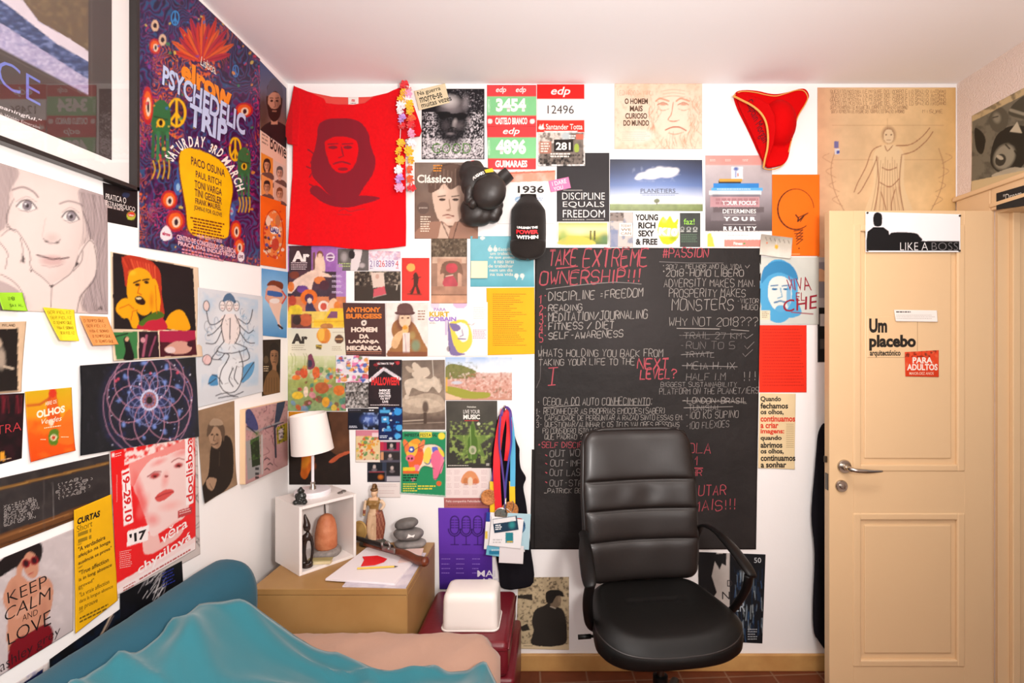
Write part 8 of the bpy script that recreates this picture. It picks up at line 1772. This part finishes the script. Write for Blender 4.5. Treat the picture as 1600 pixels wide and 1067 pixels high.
for i in range(NXm + 1):
    rows.append([])
    for j in range(NYm + 1):
        x, y, z = mz(i / NXm, j / NYm)
        # rounded far corner
        cx, cy, R_ = BX1 - .10, BY1 - .10, .10
        if x > cx and y > cy:
            q = Vector((x - cx, y - cy)); m2 = max(q.x, q.y)
            if q.length > 1e-6: q = q.normalized() * m2; x, y = cx + q.x, cy + q.y
        rows[-1].append(b.verts.new(Vector((x, y, z)) + o_))
for i in range(NXm):
    for j in range(NYm): b.faces.new((rows[i][j], rows[i + 1][j], rows[i + 1][j + 1], rows[i][j + 1]))
r_ = bmesh.ops.extrude_edge_only(b, edges=[e for e in b.edges if e.is_boundary])
vv = [v for v in r_['geom'] if isinstance(v, bmesh.types.BMVert)]
for v in vv: v.co.z = .24
bmesh.ops.holes_fill(b, edges=[e for e in b.edges if e.is_boundary], sides=0)
obj('mattress', b, M_SHEETB, bed, angle=60)
b = BM(); add_box(b, Vector((BX0 + .01, BY0 + .01, .10)) + o_, Vector((BX1 - .01, BY1 - .01, .239)) + o_, .01); obj('base', b, mat('bed_base_fabric', '#5c4c44', .9), bed)
for x in (BX0 + .07, BX1 - .07):
    for y in (BY0 + .07, BY1 - .07):
        b = BM(); add_tube(b, [Vector((x, y, 0)) + o_, Vector((x, y, .1)) + o_], .025, 16); obj('leg', b, M_DARKMETAL, bed, angle=40)
# bolster along the wall
M_TEAL = mat('teal_bolster_cover', '#2c5a6c', .95, spec=.05, sheen=.1, bump=(500, .25, .001))
b = BM(); rows = []; n = 40; m_ = 70
for i in range(m_ + 1):
    t = i / m_; y = BY1 - .055 - t * 1.9
    r = 1.0 if t > .035 else math.sqrt(max(0, 1 - (1 - t / .035) ** 2)) * .6 + .4
    if t > .96: r = math.sqrt(max(.02, 1 - ((t - .96) / .04) ** 2))
    zc = BZ + .152; xc = WX_L + .105
    rows.append([])
    for k in range(n):
        a = 2 * math.pi * k / n; wv = 1 + .012 * math.sin(y * 60 + 4 * math.sin(a)) * (1 if t > .1 else .3) * max(0, .5 + .5 * vn(y * 5, 1, 4)) + .03 * (vn(y * 3, a, 6) - .5)
        rows[-1].append(b.verts.new((xc + .096 * r * wv * math.copysign(abs(math.cos(a)) ** .85, math.cos(a)), y, zc + .138 * r * wv * math.copysign(abs(math.sin(a)) ** .85, math.sin(a)))))
for a, c in zip(rows, rows[1:]):
    for k in range(n): b.faces.new((a[k], a[(k + 1) % n], c[(k + 1) % n], c[k]))
b.faces.new(rows[0]); b.faces.new(rows[-1])
tag(obj('bolster', b, M_TEAL, None, smooth=True), 'long teal bolster lying along the wall on the bed', 'bolster')
# aqua cover, heaped by the bolster
M_AQUA = mat('aqua_bed_cover', '#2f7480', .85, spec=.15, sheen=.3, bump=(380, .2, .001))
b = BM(); rows = []; nx, ny = 90, 90
def cover_far(x):   # how far the cover reaches towards the cabinet
    return float(np.interp(x, [-1.02, -.95, -.90, -.85, -.75, -.66, -.55, -.45, -.30, -.20, -.12], [-.86, -.825, -.80, -.765, -.70, -.68, -.715, -.735, -.735, -.715, -.72]))
for i in range(nx + 1):
    u = i / nx; x = -.972 + u * (.972 - .135); yf = cover_far(x); rows.append([])
    for j in range(ny + 1):
        v = j / ny; y = yf - v * (2.3 + yf) 
        heap = .262 * (1 - 1 / (1 + math.exp(-(x + .80) / .045))) * (1 - .05 * math.exp(-v * 30)) * (1 - .16 * min(1, v * 2.5))
        heap += .04 * math.exp(-((x + .72) / .10) ** 2 - ((y + .95) / .18) ** 2)
        z = BZ + .014 + heap + .016 * fbm(x * 7 + 3, y * 6, 4) * (.4 + 2 * min(1, v * 4)) + .034 * abs(math.sin(x * 11 + y * 8 + 5 * vn(x * 4, y * 4, 8))) ** 4 * min(1, v * 6 + .25) + .022 * abs(math.sin(x * 5 - y * 19 + 6 * vn(x * 5, y * 5, 3))) ** 6
        z += .012 * math.exp(-(v / .012) ** 2) * vn(x * 14, 2, 7)
        if x > BX1 - .03: z -= (x - BX1 + .03) * 1.9 + .02 * 0
        rows[-1].append((x, y, z))
fv = [[b.verts.new(p) for p in r_] for r_ in rows]; bv = [[b.verts.new((p[0], p[1], p[2] - .008)) for p in r_] for r_ in rows]
for i in range(nx):
    for j in range(ny):
        b.faces.new((fv[i][j], fv[i + 1][j], fv[i + 1][j + 1], fv[i][j + 1])); b.faces.new((bv[i][j], bv[i][j + 1], bv[i + 1][j + 1], bv[i + 1][j]))
for i in range(nx):
    for j in (0, ny): b.faces.new((fv[i][j], fv[i + 1][j], bv[i + 1][j], bv[i][j]))
for j in range(ny):
    for i in (0, nx): b.faces.new((fv[i][j], fv[i][j + 1], bv[i][j + 1], bv[i][j]))
tag(obj('bed_cover', b, M_AQUA, None, smooth=True), 'crumpled aqua bed cover pushed up against the teal bolster', 'bed cover')

# leather cube stool and white tub
M_WINE = mat('wine_red_leather', '#6d1420', .38, spec=.5, bump=(90, .15, .003), coat=.1)
SX0, SX1, SY0, SY1, SZ = -.500, -.160, -.445, -.052, .374
st = empty('leather_stool', ((SX0 + SX1) / 2, (SY0 + SY1) / 2, 0), 'wine red leather cube stool between cabinet and baseboard', 'stool')
o_ = -Vector(st.location)
b = BM(); add_box(b, Vector((SX0 - .004, SY0 - .004, .03)) + o_, Vector((SX1 + .022, SY1, .25)) + o_, .014, 3); obj('body', b, M_WINE, st, angle=50)
b = BM(); add_box(b, Vector((SX0, SY0, .2502)) + o_, Vector((SX1, SY1, SZ)) + o_, .022, 4); obj('cushion', b, M_WINE, st, angle=50)
b = BM(); z = SZ - .022; add_tube(b, [Vector((SX0 + .004, SY0 - .001, z)) + o_, Vector((SX1 - .004, SY0 - .001, z)) + o_], .003, 8); add_tube(b, [Vector((SX1 + .001, SY0 + .004, z)) + o_, Vector((SX1 + .001, SY1 - .01, z)) + o_], .003, 8); obj('piping', b, M_WINE, st, smooth=True)
for x in (SX0 + .04, SX1 - .04):
    for y in (SY0 + .04, SY1 - .04):
        b = BM(); add_tube(b, [Vector((x, y, 0)) + o_, Vector((x, y, .03)) + o_], .02, 14); obj('foot', b, M_DARKMETAL, st, angle=40)
M_TUB = mat('white_plastic', '#eee6df', .35, spec=.45)
tb = empty('plastic_tub', (-.307, -.30, SZ + .001), 'white upturned plastic tub on the red leather stool', 'tub')
b = BM(); secs = []
def rr(w, d, r, z, n=8):
    out = []
    for cx, cy, a0 in ((w - r, d - r, 0), (-w + r, d - r, 90), (-w + r, -d + r, 180), (w - r, -d + r, 270)):
        for k in range(n + 1):
            a = math.radians(a0 + 90 * k / n); out.append((cx + r * math.cos(a), cy + r * math.sin(a), z))
    return out
for w, d, r, z in ((.100, .070, .022, .003), (.103, .073, .024, .008), (.1015, .0715, .024, .02), (.100, .070, .024, .10), (.098, .068, .025, .118), (.092, .062, .025, .129), (.08, .05, .025, .1335)): secs.append([b.verts.new(p) for p in rr(w, d, r, z)])
for a, c in zip(secs, secs[1:]):
    for k in range(len(a)): b.faces.new((a[k], a[(k + 1) % len(a)], c[(k + 1) % len(a)], c[k]))
b.faces.new(list(reversed(secs[0]))); b.faces.new(secs[-1]); obj('body', b, M_TUB, tb, smooth=True)
b = BM(); secs = []
for w, d, z in ((.1035, .0735, 0), (.107, .077, .001), (.107, .077, .006), (.1035, .0735, .0075)): secs.append([b.verts.new(p) for p in rr(w, d, .026, z)])
for a, c in zip(secs, secs[1:] + secs[:1]):
    for k in range(len(a)): b.faces.new((a[k], a[(k + 1) % len(a)], c[(k + 1) % len(a)], c[k]))
obj('rim', b, M_TUB, tb, smooth=True)
b = BM(); add_lathe(b, [(.042, 0), (.045, .01), (.045, .235), (.036, .252), (.01, .256)], 28); o2 = obj('fabric_roll', b, mat('grey_felt', '#9a9088', .95), None, angle=60); o2.location = (-.112, -.515, 0)
tag(o2, 'upright grey felt roll on the floor by the bed end', 'roll')

# ------------------------------------------------------------------ office chair
M_LEATH = mat('black_chair_leather', '#1a1412', .42, spec=.5, bump=(120, .10, .002), coat=.05); M_SEAT = mat('black_seat_leather', '#080706', .5, spec=.3, bump=(120, .10, .002)); M_PLAS = mat('black_chair_plastic', '#080707', .45, spec=.3)
ch = empty('office_chair', (.372, -.455, 0), 'black leather office chair in front of the chalkboard', 'chair', None, math.radians(180 + 8))
# chair space: x to the sitter's right, y forward
def slab(outline_fn, n, thick, topf, botf):
    pass
# backrest: stuffed panel with sewn bands
b = BM(); nu, nv = 44, 130; HB, ZB = .56, .515
seams = [(752, ), (805, ), (858, )]; sz = [.367 / .56 * 1.0, .26 / .56, .15 / .56]
def back_pt(u, v, side):
    z = v * HB; w = float(np.interp(v, [0, .2, .6, 1], [.212, .222, .228, .214]))
    r = .048
    if z > HB - r: w -= r - math.sqrt(max(0, r * r - (z - HB + r) ** 2))
    if z < .04: w -= .04 - math.sqrt(max(0, .0016 - (.04 - z) ** 2))
    x = (2 * u - 1) * w
    edge = min(1 - abs(2 * u - 1), 1) * w; pad = 1 - math.exp(-edge / .018); pad *= 1 - math.exp(-(HB - z) / .016); pad *= 1 - math.exp(-z / .012)
    seam = 1.0
    for q in (.372, .264, .150): seam *= 1 - .8 * math.exp(-(abs(z - q) / .0045)) - .16 * math.exp(-((z - q) / .02) ** 2)
    th = .040 + .018 * pad * seam if side > 0 else -.012 * pad
    if side > 0: th += .004 * math.sin(x * 40) * math.exp(-((z - .32) / .04) ** 2) * math.exp(-(x / .12) ** 2) * pad + .004 * (vn(x * 12, z * 9, 5) - .5) * pad
    lean = -.20 * (z / HB) * .55 + .05 * math.sin(v * math.pi * .9) * .4
    yb = -.235 + lean + .022 * (x / .22) ** 2
    return Vector((x, yb + th, ZB + z))
for side in (1, -1):
    G = [[b.verts.new(back_pt(i / nu, j / nv, side)) for i in range(nu + 1)] for j in range(nv + 1)]
    for j in range(nv):
        for i in range(nu): b.faces.new((G[j][i], G[j][i + 1], G[j + 1][i + 1], G[j + 1][i])[::side])
    if side == 1: GF = G
def bound(G): return G[0][:] + [G[j][nu] for j in range(1, nv + 1)] + [G[nv][i] for i in range(nu - 1, -1, -1)] + [G[j][0] for j in range(nv - 1, 0, -1)]
A_, B_ = bound(GF), bound(G)
for k in range(len(A_)):
    try: b.faces.new((A_[k], A_[(k + 1) % len(A_)], B_[(k + 1) % len(A_)], B_[k]))
    except ValueError: pass
obj('backrest', b, M_LEATH, ch, smooth=True)
b = BM(); add_tube(b, [back_pt(u, v, 1) * .5 + back_pt(u, v, -1) * .5 for u, v in [(0, t) for t in np.linspace(.02, .9, 14)] + [(0, .97), (.1, 1), (.5, 1), (.9, 1), (1, .97)] + [(1, t) for t in np.linspace(.9, .02, 14)]], .011, 8); obj('back_piping', b, M_LEATH, ch, smooth=True)
# seat
b = BM(); NR, NA = 22, 72
def seat_xy(a, k):
    ca, sa = math.cos(a), math.sin(a)
    ex = 4.6 if sa < 0 else 3.6
    y = math.copysign(abs(sa) ** (2 / ex), sa) * (.2 if sa > 0 else .235)
    x = math.copysign(abs(ca) ** (2 / ex), ca) * (.203 + .052 * min(1, (y + .235) / .34))
    return x * k, y * k - .005
def seat_top(x, y, k):
    z = .512 - .03 * max(0, (y - .02) / .18) ** 2 + .018 * (x / .24) ** 2 - .035 * max(0, (k - .80) / .2) ** 2
    z -= .008 * math.exp(-((y - (-.045 + .25 * x * x)) / .006) ** 2)
    return z + .004 * (vn(x * 10, y * 10, 9) - .5)
rings = []
for i in range(1, NR + 1):
    k = i / NR; rings.append([b.verts.new((*seat_xy(2 * math.pi * q / NA, k), seat_top(*seat_xy(2 * math.pi * q / NA, k), k))) for q in range(NA)])
c = b.verts.new((0, 0, .512))
for q in range(NA): b.faces.new((c, rings[0][q], rings[0][(q + 1) % NA]))
for zo, k in ((-.02, 1.012), (-.05, 1.0), (-.066, .96), (-.07, .6)):
    rings.append([b.verts.new((*seat_xy(2 * math.pi * q / NA, k), seat_top(*seat_xy(2 * math.pi * q / NA, min(k, 1)), min(k, 1)) * .35 + .477 * .65 + zo + (0.0))) for q in range(NA)])
for A_, B_ in zip(rings, rings[1:]):
    for q in range(NA): b.faces.new((A_[q], B_[q], B_[(q + 1) % NA], A_[(q + 1) % NA]))
b.faces.new(list(reversed(rings[-1]))); obj('seat', b, M_SEAT, ch, smooth=True)
b = BM(); add_tube(b, [Vector((*seat_xy(a, .99), 0)) + Vector((0, 0, seat_top(*seat_xy(a, .99), .99) - .004)) for a in np.linspace(0, 2 * math.pi, 73)], .0035, 6); obj('seat_piping', b, M_LEATH, ch, smooth=True)
for sx in (-1, 1):
    am = obj('armrest', (lambda b: (add_tube(b, smooth_path([(sx * .222, -.225, .60), (sx * .232, -.215, .675), (sx * .240, -.17, .718), (sx * .252, -.09, .722), (sx * .264, 0, .702), (sx * .272, .08, .672), (sx * .275, .125, .652)], 5), [.014] * 8 + [.016] * 8 + [.019, .021, .023, .024, .025, .025, .025, .025, .025, .025, .024, .023, .021, .018, .012], 14, flat=.5), b)[1])(BM()), M_PLAS, ch, smooth=True)
    b = BM(); add_tube(b, smooth_path([(sx * .272, .105, .650), (sx * .275, .085, .60), (sx * .266, .045, .53), (sx * .245, .0, .462), (sx * .20, -.02, .432), (sx * .12, -.02, .425)], 5), [.017] * 20 + [.015] * 6, 12, flat=.65); obj('arm_support', b, M_PLAS, am, smooth=True)
b = BM(); add_box(b, (-.11, -.13, .400), (.11, .10, .428), .008); obj('mechanism_plate', b, M_PLAS, ch)
b = BM(); add_tube(b, smooth_path([(0, -.10, .415), (0, -.24, .42), (0, -.285, .47), (0, -.285, .62)], 5), .026, 10, flat=.35); obj('back_bracket', b, M_PLAS, ch, smooth=True)
b = BM(); add_tube(b, [(.10, -.02, .41), (.24, -.03, .408)], .005, 8); add_tube(b, [(.24, -.03, .408), (.285, -.033, .407)], .008, 10); obj('height_lever', b, M_PLAS, ch, smooth=True)
b = BM(); add_lathe(b, [(.030, .09), (.030, .12), (.026, .122), (.026, .27), (.022, .272)], 24); obj('column_sleeve', b, M_PLAS, ch, angle=40)
b = BM(); add_lathe(b, [(.014, .272), (.014, .402)], 20); obj('gas_lift', b, M_DARKMETAL, ch, angle=40)
b = BM(); add_lathe(b, [(.045, .075), (.05, .085), (.05, .115), (.035, .125)], 28); obj('hub', b, M_PLAS, ch, angle=40)
a0 = math.radians(-49)      # one spoke points back and to the photo's left
for k in range(5):
    a = a0 + 2 * math.pi * k / 5; d = Vector((math.cos(a), math.sin(a), 0))
    b = BM(); P = [d * .04 + Vector((0, 0, .100)), d * .16 + Vector((0, 0, .095)), d * .30 + Vector((0, 0, .072))]; add_tube(b, P, [.026, .022, .016], 10, flat=.7); lg = obj('base_spoke', b, M_PLAS, ch, smooth=True)
    b = BM(); p = d * .30; side = Vector((-d.y, d.x, 0))
    for s_ in (-1, 1):
        add_lathe(b, [(.004, -.009), (.023, -.009), (.026, -.005), (.026, .005), (.023, .009), (.004, .009)], 20, Matrix.Translation(p + side * s_ * .013 + Vector((0, 0, .0265))) @ side.to_track_quat('Z', 'Y').to_matrix().to_4x4())
    add_tube(b, [p + Vector((0, 0, .03)), p + Vector((0, 0, .07))], .008, 10); obj('caster', b, M_PLAS, lg, angle=40)
